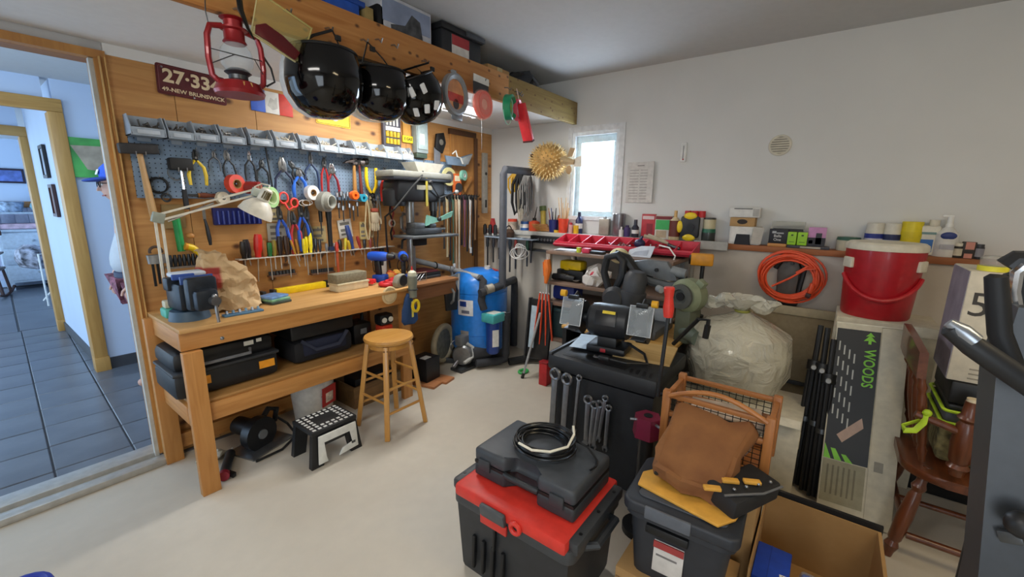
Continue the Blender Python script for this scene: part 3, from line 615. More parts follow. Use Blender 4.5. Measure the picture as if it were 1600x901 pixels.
# nut drivers / gears cluster
ngrp = 'hanging sockets and bits on the lower pegboard edge'
for i, p in enumerate(((1.782,2.985,1.599), (1.814,2.985,1.609), (1.839,2.985,1.591), (1.867,2.985,1.606), (1.787,2.985,1.520), (1.822,2.985,1.501), (1.877,2.985,1.520), (1.908,2.985,1.501), (1.944,2.985,1.531))):
    t = T('hanging_bit', 'steel bit or socket hanging in the cluster under the claw hammers', 'bit', p, 0, ngrp)
    P(t, 'shank', B().cyl((0, 0, 0), (0, 0, -.11), .005, n=8), DSTEEL); P(t, 'socket', B().lathe([(0, -.03), (.013, -.03), (.013, .0), (.009, .004), (0, .004)], n=10), STEEL)
t = S('orange_spool', 'small orange plastic spool below the claw hammers', 'spool', B().lathe([(.012, 0), (.032, 0), (.036, .03), (.03, .045), (.012, .045), (.012, 0)], M=Matrix.Rotation(RX, 4, 'X')), mat('f0681e', .4), (1.905,2.980,1.583))
t = S('teal_spool', 'small teal plastic spool right of the orange spool', 'spool', B().lathe([(.012, 0), (.03, 0), (.03, .05), (.012, .05), (.012, 0)], M=Matrix.Rotation(RX, 4, 'X')), mat('2f9bb8', .4), (1.971,2.980,1.565))
for i, (p, L, c, lb) in enumerate((((2.027,2.985,1.596), .36, 'c8b890', 'cream cord hung below the yellow shears'), ((2.062,2.985,1.582), .33, '8a7a5c', 'brown cord hung below the yellow shears'), ((2.096,2.985,1.567), .42, '3a3430', 'dark cord hung below the yellow shears'), ((2.134,2.985,1.588), .28, '6a6660', 'grey cord hung below the yellow shears'))):
    t = T('cord', lb, 'cord', p)
    for k in (-1, 1): P(t, 'strand', B().tube([(0, 0, 0), (.012*k, -.006, -L*.3), (.018*k, -.008*k, -L*.7), (.006*k, 0, -L)], .0055, 6), mat(c, .8))
    P(t, 'knot', B().ball((0, -.004, -.02), .012, 8), mat(c, .8))
# drill-like brown hand tool, scraper, blue rack
t = T('hand_drill', 'brown wooden hand brace lying across two pegs', 'hand drill', (0.879,3.000,1.562)); sc(t, 0.62)
P(t, 'handle', B().lathe([(0, 0), (.02, .005), (.026, .05), (.018, .10), (.022, .16), (0, .165)], (.05, 0, 0), Matrix.Rotation(RX, 4, 'Y')), mat('6a3420', .5)); P(t, 'chuck', B().cyl((.05, 0, 0), (-.03, 0, 0), .014, .010), DSTEEL); P(t, 'ferrule', B().cyl((.045, 0, 0), (.058, 0, 0), .022), mat('a0703a', .4, .7))
t = T('scraper', 'putty knife with black handle hanging right of the green tube', 'scraper', (0.926,3.000,1.500)); sc(t, 0.68); P(t, 'blade', B().span(-.012, .012, -.003, 0, -.12, 0), STEEL); P(t, 'handle', B().tube([(0, 0, -.11), (.01, 0, -.18), (.018, 0, -.28), (.02, 0, -.34)], [.012, .02, .024, .016], 10, flat=.6), DBLK); hook(t, .0)
t = T('bit_rack', 'dark blue plastic rack of drill bits low on the plywood', 'bit rack', (1.112,3.055,1.435)); sc(t, 0.72)
P(t, 'tray', B().span(-.18, .20, -.04, 0, -.07, .075, bv=.006), mat('14206e', .4))
for k in range(9): P(t, 'slot_rib', B().cyl((-.15+.04*k, -.046, -.062), (-.15+.04*k, -.046, .05), .009, n=8), mat('1b2c8c', .35))
# notes pinned low on the plywood
for lb, p, w, h, a, c in (('white printed card pinned below the claw hammers', (1.869,3.055,1.328), .115, .14, -.12, 'd6d0c4'), ('yellowed paper chart pinned behind the yellow screwdrivers', (1.648,3.055,1.294), .12, .12, .0, 'c0ac78'), ('pale paper pinned behind the dark screwdrivers', (1.358,3.055,1.326), .13, .12, 0, 'b8b4a4'), ('yellow note pinned at the right of the white card', (2.027,3.055,1.306), .06, .14, 0, 'cdb87a'), ('small cream note pinned under the green tape roll', (1.340,3.055,1.457), .08, .12, 0, 'd0c08c')):
    t = tilt(T('pinned_note', lb, 'note', p), a); P(t, 'sheet', B().span(-w/2, w/2, -.004, 0, -h/2, h/2), mat(c, .8, v=.06)); P(t, 'pin', B().ball((0, -.006, h/2-.012), .005, 6), STEEL)
    P(t, 'print', B().span(-w*.35, w*.35, -.0052, -.003, h*.2, h*.36).span(-w*.35, w*.2, -.0052, -.003, -.02, .0).span(-w*.35, w*.3, -.0052, -.003, -.05, -.035), mat('7a7468', .8), stuff=1)
# --- screwdriver rail
ra, rb = (1.075,2.990,1.169), (2.274,2.990,1.179)
t = T('tool_rail', 'thin white tool rail holding the row of screwdrivers', 'rail', (ra[0], 3.06, ra[2])); RL = rb[0]-ra[0]
P(t, 'strip', B().span(0, RL, -.085, -.02, -.006, .0), mat('c9c5ba', .5)); P(t, 'back', B().span(0, RL, -.02, -.0, -.03, .006), PINE)
for k in range(5): P(t, 'bracket', B().prism([(0, 0), (.0, -.05), (.06, 0)], .006, (.05+RL*.22*k, -.02, -.006), Matrix.Rotation(-PI/2, 4, 'Z')), STEEL)
RZ = ra[2]
DR = [((1.112,2.990,1.280), '141416', .022, 'thick black', 0), ((1.147,2.990,1.290), '1c1c20', .020, 'black knobbed', .1), ((1.199,2.990,1.320), 'c8261e', .026, 'big red', -.08), ((1.238,2.990,1.276), '9a5a2c', .015, 'brown wooden', 0), ((1.273,2.990,1.261), '1e6a36', .017, 'green', 0), ((1.299,2.990,1.277), '8a7a2a', .013, 'olive', 0), ((1.338,2.990,1.300), '241c1c', .017, 'dark brown', 0), ((1.381,2.990,1.302), '3a2418', .017, 'chestnut', .05), ((1.401,2.990,1.288), '151518', .016, 'gloss black', 0), ((1.435,2.990,1.273), 'b8862c', .008, 'slim ochre', .25), ((1.461,2.990,1.271), 'a8782a', .008, 'thin amber', .12), ((1.498,2.990,1.274), 'e8d41c', .012, 'short yellow', 0), ((1.526,2.990,1.286), 'f0dc20', .012, 'middle yellow', 0), ((1.556,2.990,1.311), 'f2e022', .014, 'tall yellow', 0), ((1.591,2.990,1.273), '202024', .012, 'black banded', 0), ((1.619,2.990,1.262), '2c2c30', .011, 'narrow black', 0), ((1.666,2.990,1.231), '77787a', .011, 'short grey', 0), ((1.742,2.990,1.226), 'c8c4ba', .016, 'stubby white', 0), ((1.781,2.990,1.252), '1f1f1c', .015, 'black and yellow', .1), ((1.819,2.990,1.260), 'd8c428', .012, 'stubby yellow', -.1), ((1.861,2.990,1.242), 'caa818', .012, 'gold', .2), ((1.896,2.990,1.359), '2c4488', .019, 'long blue', .22), ((1.953,2.990,1.272), '9c2c24', .012, 'dull red', .25), ((1.997,2.990,1.239), '2a2a2c', .014, 'charcoal', 0), ((2.045,2.990,1.247), '8a3a2a', .012, 'rust red', 0)]
for i, (p, c, r, nm, a) in enumerate(DR):
    h = max(.05, p[2]-RZ); t = T('screwdriver', '%s handled screwdriver standing in the white tool rail' % nm, 'screwdriver', (p[0], 2.995+rnd.uniform(-.012, .012), RZ), 0, 'screwdrivers in the white tool rail'); tilt(t, -a)
    P(t, 'handle', B().lathe([(0, .002), (r*.7, .002), (r*.75, h*.18), (r, h*.35), (r*1.02, h*.8), (r*.8, h), (0, h*1.02)], n=10), mat(c, .35, coat=.3))
    P(t, 'shaft', B().cyl((0, 0, .002), (0, 0, -rnd.choice((.06, .09, .12, .05, .16))), .0035, n=6), mat('a8a49a', .4, .5))
# --- knife block and things at the left end of the bench wall
t = T('tool_block', 'black block of tool handles at the left end of the wall', 'tool holder', (0.790,2.990,1.167)); sc(t, 0.52)
for k in range(7): P(t, 'handle', B().tube([(-.12+.042*k, -.02, -.01), (-.12+.042*k, -.03, .06), (-.118+.042*k, -.02, .115)], [.016, .022, .014], 8), mat('16171a', .45))
P(t, 'shelf', B().span(-.16, .18, -.07, .05, -.03, -.012), mat('8f8c84', .4, .4))
t = T('bent_torch', 'yellow bent-neck torch leaning beside the paper bag', 'torch', (0.844,2.950,1.222)); sc(t, 0.6); P(t, 'body', B().tube([(.07, 0, -.05), (.03, 0, .02), (-.02, 0, .07), (-.06, 0, .085)], [.03, .03, .032, .034], 12), mat('e8c41a', .4)); P(t, 'cap', B().cyl((-.058, 0, .083), (-.078, 0, .088), .036), mat('d08c1c', .4))
t = S('wooden_ball', 'round wooden knob above the yellow bent torch', 'knob', B().ball((0, 0, 0), (.022, .016, .016), 12), PINE, (0.843,3.000,1.330))
t = T('grey_holster', 'grey tin tool holder on the wall left of the lamp', 'holder', (0.672,2.990,1.216)); sc(t, 0.6); P(t, 'tin', B().lathe([(0, -.05), (.07, -.05), (.078, .03), (.072, .03), (.066, -.045), (0, -.045)], n=18, sy=.6), mat('8c8a86', .4, .5)); P(t, 'saw_handle', B().tube(arc((0, 0, .06), .045, -.3, PI+.3, 12), .012, 8), mat('4a3a30', .6))
for k in range(3): P(t, 'hanging_blade', B().span(-.05+.035*k, -.03+.035*k, -.02, -.01, -.26+.02*k, -.05), DBLK)
# --- saws and discs right of the pegboard
t = T('hand_saw', 'hand saw hung upright with black handle at the top', 'saw', (2.837,3.020,2.081)); P(t, 'handle', B().prism([(-.05, -.06), (-.03, .07), (.06, .09), (.085, .0), (.04, -.10)], .025, bv=.006), DBLK); P(t, 'grip_hole', B().cyl((.02, -.028, .0), (.02, -.024, .0), .026), mat('6a665e', .5)); P(t, 'blade', B().prism([(-.06, -.05), (.02, -.09), (.0, -.46), (-.06, -.46)], .003, (0, -.01, 0)), mat('a9aeb8', .3, .8))
t = T('mitre_saw', 'blue-grey back saw hung level with pale curled cord on it', 'saw', (3.055,2.990,1.927)); P(t, 'blade', B().prism([(-.17, .04), (.02, .035), (.20, .09), (.10, -.04), (-.14, -.04)], .02, bv=.003), mat('7f93a8', .4, .3)); P(t, 'handle', B().prism([(.04, .03), (.20, .085), (.13, -.02), (.06, -.03)], .026, (0, -.002, 0), bv=.004), mat('9aa0a2', .4)); P(t, 'cord', B().tube([(-.09, -.03, .06), (-.05, -.035, .09), (-.03, -.035, .04), (.02, -.03, .03), (.05, -.03, -.02)], .008, 7), WHT)
t = T('sanding_disc', 'cream and grey sanding disc hung beside the drill press', 'disc', (2.942,3.000,1.778)); P(t, 'disc', B().cyl((0, 0, 0), (0, -.02, 0), .085, n=26), mat('cbc38a', .7)); P(t, 'centre', B().cyl((0, -.019, 0), (0, -.026, 0), .05, n=20), mat('5a5a58', .6))
t = T('orange_pack', 'orange card pack hung at the right of the sanding disc', 'pack', (3.042,2.990,1.711)); P(t, 'card', B().span(-.05, .05, -.02, 0, -.10, .10), mat('d4652a', .6)); P(t, 'window', B().cyl((0.01, -.018, -.03), (0.01, -.03, -.03), .045), mat('2c2c2e', .4)); P(t, 'label', B().span(-.04, .03, -.022, -.019, .03, .08), mat('e8d8b8', .6))
roll('tape_roll', 'teal tape roll right of the orange pack', (3.103,2.970,1.798), .05, .02, .03, mat('7db8a4', .5), WHT, .2)
t = S('wood_offcut', 'tan triangular wood offcut beside the orange pack', 'offcut', B().prism([(-.05, -.08), (.06, .05), (.05, .08), (-.06, .0)], .02, bv=.002), PINE, (3.229,3.020,1.719))
# row of long straps and cords on hooks at the right
cg = 'long cords hanging in a row beside the drill press'
rz0 = (3.059,2.930,1.602)
t = T('cord_rail', 'dark rail of hooks from which the long cords hang', 'rail', ((3.132,3.000,1.603))); P(t, 'bar', B().span(-.24, .22, -.015, .03, -.01, .012), DSTEEL)
for k in range(12): P(t, 'hook', B().tube([(-.22+.038*k, 0, 0), (-.22+.038*k, -.05, -.004), (-.22+.038*k, -.055, .018)], .004, 5), DBLK)
cols = [('4a4844', .50, 'charcoal'), ('d8c8a0', .58, 'cream'), ('2c2c30', .62, 'black'), ('4e6a58', .66, 'dull green'), ('c8a888', .76, 'tan'), ('d8ceb8', .72, 'off-white'), ('1c1c20', .48, 'jet black'), ('7a4a60', .50, 'plum'), ('202428', .55, 'dark slate'), ('d2d0cc', .52, 'silver grey'), ('18181a', .60, 'matt black'), ('8a6a4a', .44, 'brown')]
for k, (c, L, nm) in enumerate(cols):
    x = rz0[0]-.235+.040*k
    t = T('hanging_rope', '%s long cord doubled over the hook rail, %s of twelve from left' % (nm, ORD[k]), 'cord', (x, 2.95, rz0[2]), 0, cg)
    for s in (-1, 1): P(t, 'strand', B().tube([(s*.003, .0, 0), (s*.009, -.012, -.05), (s*.010, -.01+.01*s, -L*.5), (s*.007+.004, 0, -L)], .006, 6), mat(c, .75))
    P(t, 'clip', B().ball((0, -.012, -.012), (.013, .012, .025), 8), mat('2a2a2c', .4, .5))
    if k in (3, 5, 9): P(t, 'tag', B().span(-.014, .014, -.02, -.012, -L-.05, -L+.01, bv=.003), WHT)

# --- more things in the crowded part of the wall, left of the drill press
t = T('braided_cable', 'red and black braided cable hung left of the drill press', 'cable', (2.244,2.970,1.523))
for k in (-1, 1): P(t, 'strand', B().tube([(0, 0, 0), (.02*k, -.01, -.08), (-.015*k, -.012, -.16), (.018*k, -.01, -.24), (0, 0, -.30)], .008, 7), mat('8c2a28', .6) if k > 0 else DBLK)
P(t, 'end_ring', B().tor((0, -.01, -.16), .026, .009, n=16, m=7), mat('c9bfae', .5)); hook(t, .0)
t = T('amber_driver', 'amber handled driver hung handle up under the drill press head', 'screwdriver', (2.364,2.970,1.556)); P(t, 'handle', B().lathe([(0, -.10), (.010, -.10), (.02, -.06), (.024, -.01), (0, .0)], n=12), mat('cf8f1e', .35)); P(t, 'shaft', B().cyl((0, 0, -.10), (0, 0, -.24), .005, n=8), STEEL)
t = T('c_clamp', 'grey steel C-clamp hung by the drill press column', 'clamp', (2.421,3.000,1.375)); hook(t, .05); P(t, 'frame', B().tube([(.06, 0, .06), (-.02, 0, .06), (-.05, 0, .03), (-.05, 0, -.06), (-.02, 0, -.09), (.06, 0, -.09)], .012, 8), mat('8c867e', .45, .4)); P(t, 'screw', B().cyl((.05, 0, -.14), (.05, 0, .03), .008, n=8), STEEL); P(t, 'tommy_bar', B().cyl((.02, 0, -.135), (.08, 0, -.135), .004, n=6), STEEL)
t = T('capped_bottle', 'white bottle with a black cap standing behind the blue drills', 'bottle', (2.148, 2.985, .91)); P(t, 'body', B().lathe([(0, 0), (.035, 0), (.036, .17), (.018, .20), (0, .20)], n=16), mat('cfcabc', .5)); P(t, 'cap', B().cyl((0, 0, .20), (0, 0, .245), .019), DBLK)
t = T('cream_glove', 'pale work glove hung among the cords left of the drill press', 'glove', (2.086,2.980,1.461)); P(t, 'palm', B().box((0, -.01, -.05), (.07, .025, .09), bv=.012), mat('bfae90', .9))
for k in range(4): P(t, 'finger', B().tube([(-.027+.018*k, -.01, -.09), (-.03+.02*k, -.014, -.13), (-.03+.02*k, -.012, -.16+.006*abs(k-1.5))], [.009, .009, .007], 7), mat('bfae90', .9))
P(t, 'thumb', B().tube([(.03, -.01, -.04), (.052, -.014, -.07), (.055, -.014, -.10)], [.011, .010, .008], 7), mat('bfae90', .9)); P(t, 'cuff', B().box((0, -.01, .01), (.06, .03, .03), bv=.008), mat('a04a34', .8))
for k, (p, n_, lb) in enumerate((((1.355,3.040,1.052), 8, 'dark strip of sockets low on the plywood behind the blue packs'), ((1.648,3.040,1.031), 9, 'dark strip of sockets low on the plywood behind the yellow level'))):
    t = T('socket_strip', lb, 'socket strip', p); P(t, 'strip', B().span(-.09, .09, -.03, .018, -.03, -.018), mat('6a4a34', .6))
    for j in range(n_): P(t, 'socket', B().cyl((-.08+.16*j/(n_-1), -.008, -.018), (-.08+.16*j/(n_-1), -.008, .008), .010, n=10), DSTEEL)
t = T('red_rule', 'red handled rasp hanging through the screwdriver rail', 'rasp', (1.742, 2.975, 1.167)); P(t, 'handle', B().lathe([(0, 0), (.012, 0), (.014, .05), (.008, .07), (0, .07)], n=10), mat('c23c2a', .4)); P(t, 'blade', B().span(-.009, .009, -.003, .003, -.17, 0), mat('b0512e', .5))

# ================================================================ WORKBENCH AND WHAT IS ON AND UNDER IT
BT = .91
BPLY = wood('d2a468', 'b98748', 0, 4, .55)
t = T('workbench', 'long pine workbench with plywood top along the tool wall', 'workbench', (1.32, 2.78, 0))
P(t, 'worktop', B().span(.60, 2.06, 2.485, 3.045, BT-.02, BT, bv=.002), BPLY, W=1)
P(t, 'front_apron', B().span(.60, 2.05, 2.505, 2.543, BT-.115, BT-.02, bv=.003), PINE, W=1)
P(t, 'side_apron', B().span(.60, .638, 2.543, 3.03, BT-.115, BT-.02, bv=.003), PINEY, W=1)
for x, y in ((.595, 2.465), (.565, 2.95), (1.98, 2.545), (1.98, 2.95)): P(t, 'leg', B().span(x, x+.085, y, y+.04, 0, BT-.02 if y > 2.5 else BT-.116, bv=.003), PINEZ, W=1)
P(t, 'lower_shelf', B().span(.62, 2.03, 2.52, 3.03, .485, .503, bv=.002), wood('b98a50', 'a07440', 0, 4), W=1)
P(t, 'shelf_rail', B().span(.60, 2.05, 2.503, 2.541, .387, .485, bv=.003), PINE, W=1)
P(t, 'shelf_end', B().span(.60, .638, 2.55, 2.95, .387, .485, bv=.003), PINEY, W=1)
P(t, 'rear_brace', B().span(.64, 2.0, 3.0, 3.03, .05, .14), PINE, W=1)
t = T('side_shelf', 'short brown plank shelf joined to the right end of the workbench', 'shelf', (2.35, 2.8, .78))
P(t, 'plank', B().span(2.075, 2.62, 2.56, 3.04, .875, .90, bv=.003), wood('9a6a40', '7c5230', 0, 5), W=1)
P(t, 'front_board', B().span(2.075, 2.60, 2.575, 2.60, .77, .875), wood('8a5a34', '704628', 0, 5), W=1)
P(t, 'bracket', B().prism([(0, 0), (0, -.2), (-.3, 0)], .03, (2.55, 3.04, .875), Matrix.Rotation(PI/2, 4, 'Z')), PINE, W=1)
t = T('measuring_disc', 'cream round plastic lid fixed on the bench apron', 'lid', ((1.846,2.503,0.878))); P(t, 'lid', B().lathe([(0, 0), (.062, 0), (.066, .006), (.058, .012), (0, .010)], M=Matrix.Rotation(RX, 4, 'X'), n=28), mat('d2bc90', .6)); P(t, 'ring', B().tor((0, -.012, 0), .05, .002, n=24, m=5), mat('b09868', .6))
# --- vise
VM = mat('2a3038', .4, .5, v=.3)
t = T('bench_vise', 'black and blue bench vise bolted to the left bench corner', 'vise', (.74, 2.66, BT), .1)
P(t, 'base', B().cyl((-.02, .06, 0), (-.02, .06, .05), .095, .085, 24), mat('3c5468', .5))
P(t, 'body', B().box((-.02, .08, .125), (.12, .17, .15), bv=.02).box((-.02, .11, .19), (.15, .06, .07), bv=.01), VM)
P(t, 'moving_jaw', B().box((0, -.06, .15), (.14, .055, .17), bv=.015).box((0, -.10, .12), (.11, .06, .11), bv=.02), VM)
P(t, 'jaw_plate', B().box((0, -.025, .22), (.15, .014, .04), bv=.002), mat('2f4a86', .4)); P(t, 'slide', B().box((0, .0, .10), (.06, .2, .06), bv=.005), DSTEEL)
P(t, 'screw', B().cyl((.02, -.12, .115), (.02, -.165, .115), .024, n=16), STEEL); hb = P(t, 'handle_bar', B().cyl((.02, -.15, .14), (.028, -.15, -.085), .008, n=10), STEEL)
P(hb, 'end_knob', B().ball((.028, -.15, -.088), .014, 10), STEEL); P(hb, 'end_knob', B().ball((.02, -.15, .14), .014, 10), STEEL)
t = T('teal_block', 'small teal tool block beside the vise base', 'block', (.66, 2.83, BT)); P(t, 'block', B().box((0, 0, .025), (.07, .10, .05), bv=.01), mat('4fb09c', .5)); P(t, 'top', B().box((0, .01, .07), (.05, .06, .04), bv=.008), mat('c8bfa4', .6))
t = T('white_pad', 'white and blue folded pad lying on the vise', 'pad', (.73, 2.735, BT+.228)); P(t, 'pad', B().box((0, 0, .012), (.15, .10, .022), bv=.008).jitter(.004, 2, 20), mat('ccd2d8', .8)); P(t, 'edge', B().box((-.03, -.045, .004), (.10, .02, .03), bv=.006), mat('2c4c98', .6))
t = T('small_plane', 'small black and silver block plane behind the vise', 'plane', (.90, 2.93, BT), .3); P(t, 'sole', B().box((0, 0, .012), (.06, .13, .024), bv=.004), DSTEEL); P(t, 'iron', B().box((0, .02, .06), (.05, .012, .10), (.5, 0, 0), .002), STEEL); P(t, 'knob', B().ball((0, -.04, .045), .02, 10), DBLK)
t = T('parts_tray', 'blue-grey strip tray of small parts in front of the paper bag', 'tray', (.93, 2.60, BT), -.02); P(t, 'tray', B().span(-.10, .10, -.025, .025, 0, .012, bv=.004), mat('4d7796', .5))
for k in range(6): P(t, 'part', B().cyl((-.08+.032*k, 0, .012), (-.08+.032*k, .004, .03), .008, .006, 8), [STEEL, mat('6f93ac', .4)][k % 2])
# --- paper bag
bag = []
for z, w, d_, dx, n_ in ((0, .145, .09, 0, 0), (.08, .15, .095, .0, 1), (.17, .135, .085, -.012, 2), (.24, .10, .065, -.03, 3), (.275, .085, .05, -.04, 4), (.30, .06, .04, -.06, 5), (.335, .055, .045, -.065, 6), (.34, .03, .02, -.06, 7)):
    bag.append([(dx+w*max(-1, min(1, 1.35*math.cos(a))), d_*max(-1, min(1, 1.35*math.sin(a))), z) for a in [2*PI*k/20 for k in range(20)]])
b = B().hull(bag).sub(3).jitter(.022, 5, 9).jitter(.014, 9, 22)
for v in b.bm.verts: v.co.z = max(v.co.z, .0)
t = T('paper_bag', 'crumpled brown paper bag with a red printed patch on the bench', 'bag', (0.934, 2.80, BT+.002), -.15)
def bagmat():
    M, nt, bs = _new('bag'); tc = nt.nodes.new('ShaderNodeTexCoord'); sp = nt.nodes.new('ShaderNodeSeparateXYZ'); nt.links.new(tc.outputs['Object'], sp.inputs[0])
    f, _ = _noise(nt, 9, detail=4)
    base = _mix(nt, _ramp(nt, f, .35, .7), lin('c2a074'), lin('d6b88c'))
    m = nt.nodes.new('ShaderNodeMath'); m.operation = 'ADD'; nt.links.new(_ramp(nt, sp.outputs[0], -.03, -.045), m.inputs[0]); m.inputs[1].default_value = -1
    k = nt.nodes.new('ShaderNodeMath'); k.operation = 'ADD'; nt.links.new(m.outputs[0], k.inputs[0]); nt.links.new(_ramp(nt, sp.outputs[2], .12, .14), k.inputs[1]); k.use_clamp = True
    k2 = nt.nodes.new('ShaderNodeMath'); k2.operation = 'MULTIPLY'; nt.links.new(k.outputs[0], k2.inputs[0]); nt.links.new(_ramp(nt, sp.outputs[2], .262, .25), k2.inputs[1])
    nt.links.new(_mix(nt, k2.outputs[0], base, lin('a8413a')), bs.inputs['Base Color']); bs.inputs['Roughness'].default_value = .85
    _bump(nt, bs, f, .4, .01); return M
P(t, 'bag', b, bagmat(), ang=.2)
t = T('white_jar', 'white capped jar behind the top of the paper bag', 'jar', (1.014, 2.96, BT)); P(t, 'jar', B().lathe([(0, 0), (.035, 0), (.036, .16), (.02, .19), (0, .19)], n=18), mat('2c2420', .4)); P(t, 'cap', B().cyl((0, 0, .19), (0, 0, .24), .026), WHT)
# --- lamp
t = T('swing_arm_lamp', 'cream swing-arm desk lamp with conical shade over the bench', 'desk lamp', (.66, 2.86, BT))
LM = mat('ddd6c4', .4)
e0 = Vector((0.677,2.860,1.079)); e1 = Vector((0.674,2.860,1.442)); e2 = Vector((1.113,2.740,1.585))
P(t, 'base_clamp', B().box((e0.x, 2.86, BT+.02), (.05, .07, .04), bv=.005).cyl((e0.x, 2.86, BT+.04), (e0.x, 2.86, BT+.10), .014), LM, W=1)
for k in (-1, 1):
    P(t, 'lower_arm', B().bar(e0+Vector((k*.014-.005, 0, -.02)), e1+Vector((k*.014, 0, -.01)), .011, .011), LM, W=1)
    P(t, 'upper_arm', B().bar(e1+Vector((0, 0, k*.016)), e2+Vector((0, 0, k*.016)), .011, .011), LM, W=1)
P(t, 'elbow', B().box(e1, (.055, .03, .055), (0, .3, 0), .006), mat('9aa092', .4), W=1)
P(t, 'spring', B().cyl(e1+Vector((.04, 0, -.02)), e1+(e2-e1)*.55, .006, n=8), CHROME, W=1)
P(t, 'head_joint', B().box(e2+Vector((.01, -.01, -.002)), (.06, .03, .05), (0, .3, 0), .008), mat('b6bcae', .4), W=1)
sh = Vector((1.113,2.700,1.505))
MS = Matrix.Translation(sh) @ Euler((.25, .45, 0)).to_matrix().to_4x4()
sd = P(t, 'shade', B().lathe([(.092, -.055), (.094, -.054), (.082, -.01), (.05, .03), (.032, .04), (.03, .105), (.018, .115), (0, .115), (0, .112), (.026, .10), (.028, .035), (.08, -.012), (.089, -.054), (.092, -.055)], M=MS, n=28), LM, W=1)
for k in range(4): P(sd, 'vent_slot', B().box((0, 0, 0), (.005, .02, .045), bv=.001), mat('6a5c34', .6)).matrix_basis = wm(t).inverted() @ MS @ Matrix.Rotation(-2.2+.32*k, 4, 'Z') @ Matrix.Translation((.030, 0, .075)) @ Matrix.Rotation(PI/2, 4, 'Z')
P(t, 'cord', B().tube([e2+Vector((0, 0, .03)), e2+Vector((.04, -.01, .05)), e2+Vector((.08, -.02, .04)), MS @ Vector((0, 0, .115))], .004, 6), LM, W=1)
# --- bench clutter
t = T('blue_packs', 'stack of blue and green wrapped packs on the bench', 'packs', (1.17, 2.76, BT), .15)
for k, (c, z) in enumerate((('3f4a44', .0), ('7aa884', .014), ('6a8ec0', .03))): P(t, 'pack', B().box((0, .004*k, z+.008), (.13, .16-.02*k, .016), (0, 0, .1*k), .005), mat(c, .35, v=.3))
t = T('bar_clamp', 'grey bar clamp lying along the back of the bench', 'clamp', (1.28, 2.96, BT), .05); P(t, 'bar', B().span(-.12, .16, -.012, .012, .008, .02), STEEL)
for k in range(4): P(t, 'jaw', B().span(-.11+.07*k, -.085+.07*k, -.03, .03, 0, .04, bv=.004), DSTEEL)
t = T('yellow_level', 'yellow level with black ends lying along the bench', 'level', (1.46, 2.955, BT), .06); P(t, 'body', B().span(-.20, .16, -.02, .02, 0, .045, bv=.004), mat('e8c81c', .4)); P(t, 'end_cap', B().span(.16, .21, -.022, .022, 0, .05, bv=.006), BLK)
t = T('sharpening_stone_box', 'grey sharpening stone on its cream box on the bench', 'sharpening stone', (1.70, 2.77, BT), .08)
P(t, 'box', B().span(-.13, .13, -.055, .055, 0, .05, bv=.008), mat('d8cbaa', .6)); P(t, 'lip', B().span(-.135, .135, -.06, .06, .045, .06, bv=.004), mat('cbbd9a', .6)); P(t, 'stone', B().span(-.135, .12, -.05, .055, .06, .125, bv=.004), mat('7f7862', .9, v=.2, s=60))
def drill(label, x, y, rz):
    t = T('cordless_drill', label, 'drill', (x, y, BT), rz, 'blue cordless drills on the bench')
    BLU = mat('1f55c4', .4)
    P(t, 'battery', B().box((0, 0, .03), (.075, .11, .06), bv=.01), mat('1d4aa8', .4)); P(t, 'grip', B().bar((0, .01, .055), (0, .02, .17), .036, .05, .01), BLK)
    P(t, 'motor_body', B().lathe([(0, -.10), (.03, -.10), (.038, -.07), (.038, .03), (.03, .06), (0, .06)], (0, -.01, .205), Matrix.Rotation(RX, 4, 'X'), 18), BLU); P(t, 'chuck', B().lathe([(0, 0), (.03, 0), (.028, .03), (.016, .055), (0, .055)], (0, -.07, .205), Matrix.Rotation(RX, 4, 'X'), 16), BLK)
    P(t, 'trigger', B().box((0, -.02, .15), (.02, .02, .035), bv=.005), DBLK); P(t, 'lanyard', B().tor((0, .05, .13), .055, .003, (RX, 0, .6), 20, 5), DBLK); return t
drill('blue and black cordless drill, left one of two on the bench', 2.02, 2.84, .5)
drill('blue and black cordless drill, right one of two next to drill press', 2.14, 2.70, -.6)
t = T('red_strap', 'coiled red strap lying in front of the blue drills', 'strap', (1.98, 2.66, BT))
for k in range(3): P(t, 'coil', B().tor((.02*k, -.01*k, .018+.012*k), .055-.008*k, .016, (0, 0, .3*k), 18, 8, sx=1.5), mat('c3202a', .55))
t = T('red_clamp', 'pair of red spring clamps left of the red strap', 'clamp', (1.88, 2.80, BT), .4)
for s in (-1, 1): P(t, 'jaw_half', B().tube([(s*.03, .06, .03), (s*.008, 0, .03), (s*.02, -.05, .03)], .018, 8), mat('d4282c', .45))
P(t, 'spring', B().cyl((-.02, .005, .03), (.02, .005, .03), .014), STEEL)
t = T('tape_gun', 'grey tape dispenser with a black wheel at the bench corner', 'tape dispenser', (1.99, 2.56, BT), .2); P(t, 'frame', B().prism([(-.05, 0), (.06, 0), (.07, .05), (.03, .10), (-.03, .09), (-.06, .04)], .05, (0, .025, 0), bv=.006), mat('8c8878', .5)); P(t, 'wheel', B().cyl((.01, -.03, .05), (.01, .03, .05), .042, n=22), BLK)
t = T('orange_rags', 'crumpled orange and yellow rags behind the tape dispenser', 'rags', (2.20, 2.86, .90))
for k, c in enumerate(('d88a3c', 'c4522c', 'e0a848', 'cbb27c')): P(t, 'rag', B().ball((.05*k-.07, .03*(k % 2), .03+.012*(k % 3)), (.05, .05, .035), 12).jitter(.018, k, 22), mat(c, .9))
t = T('dark_red_book', 'dark red folder lying on the side shelf', 'folder', (2.42, 2.84, .90), -.05); P(t, 'cover', B().box((0, 0, .052), (.26, .2, .012), bv=.002), mat('7a2c34', .6)); P(t, 'case_below', B().box((.02, 0, .023), (.26, .22, .044), bv=.006), BLK)
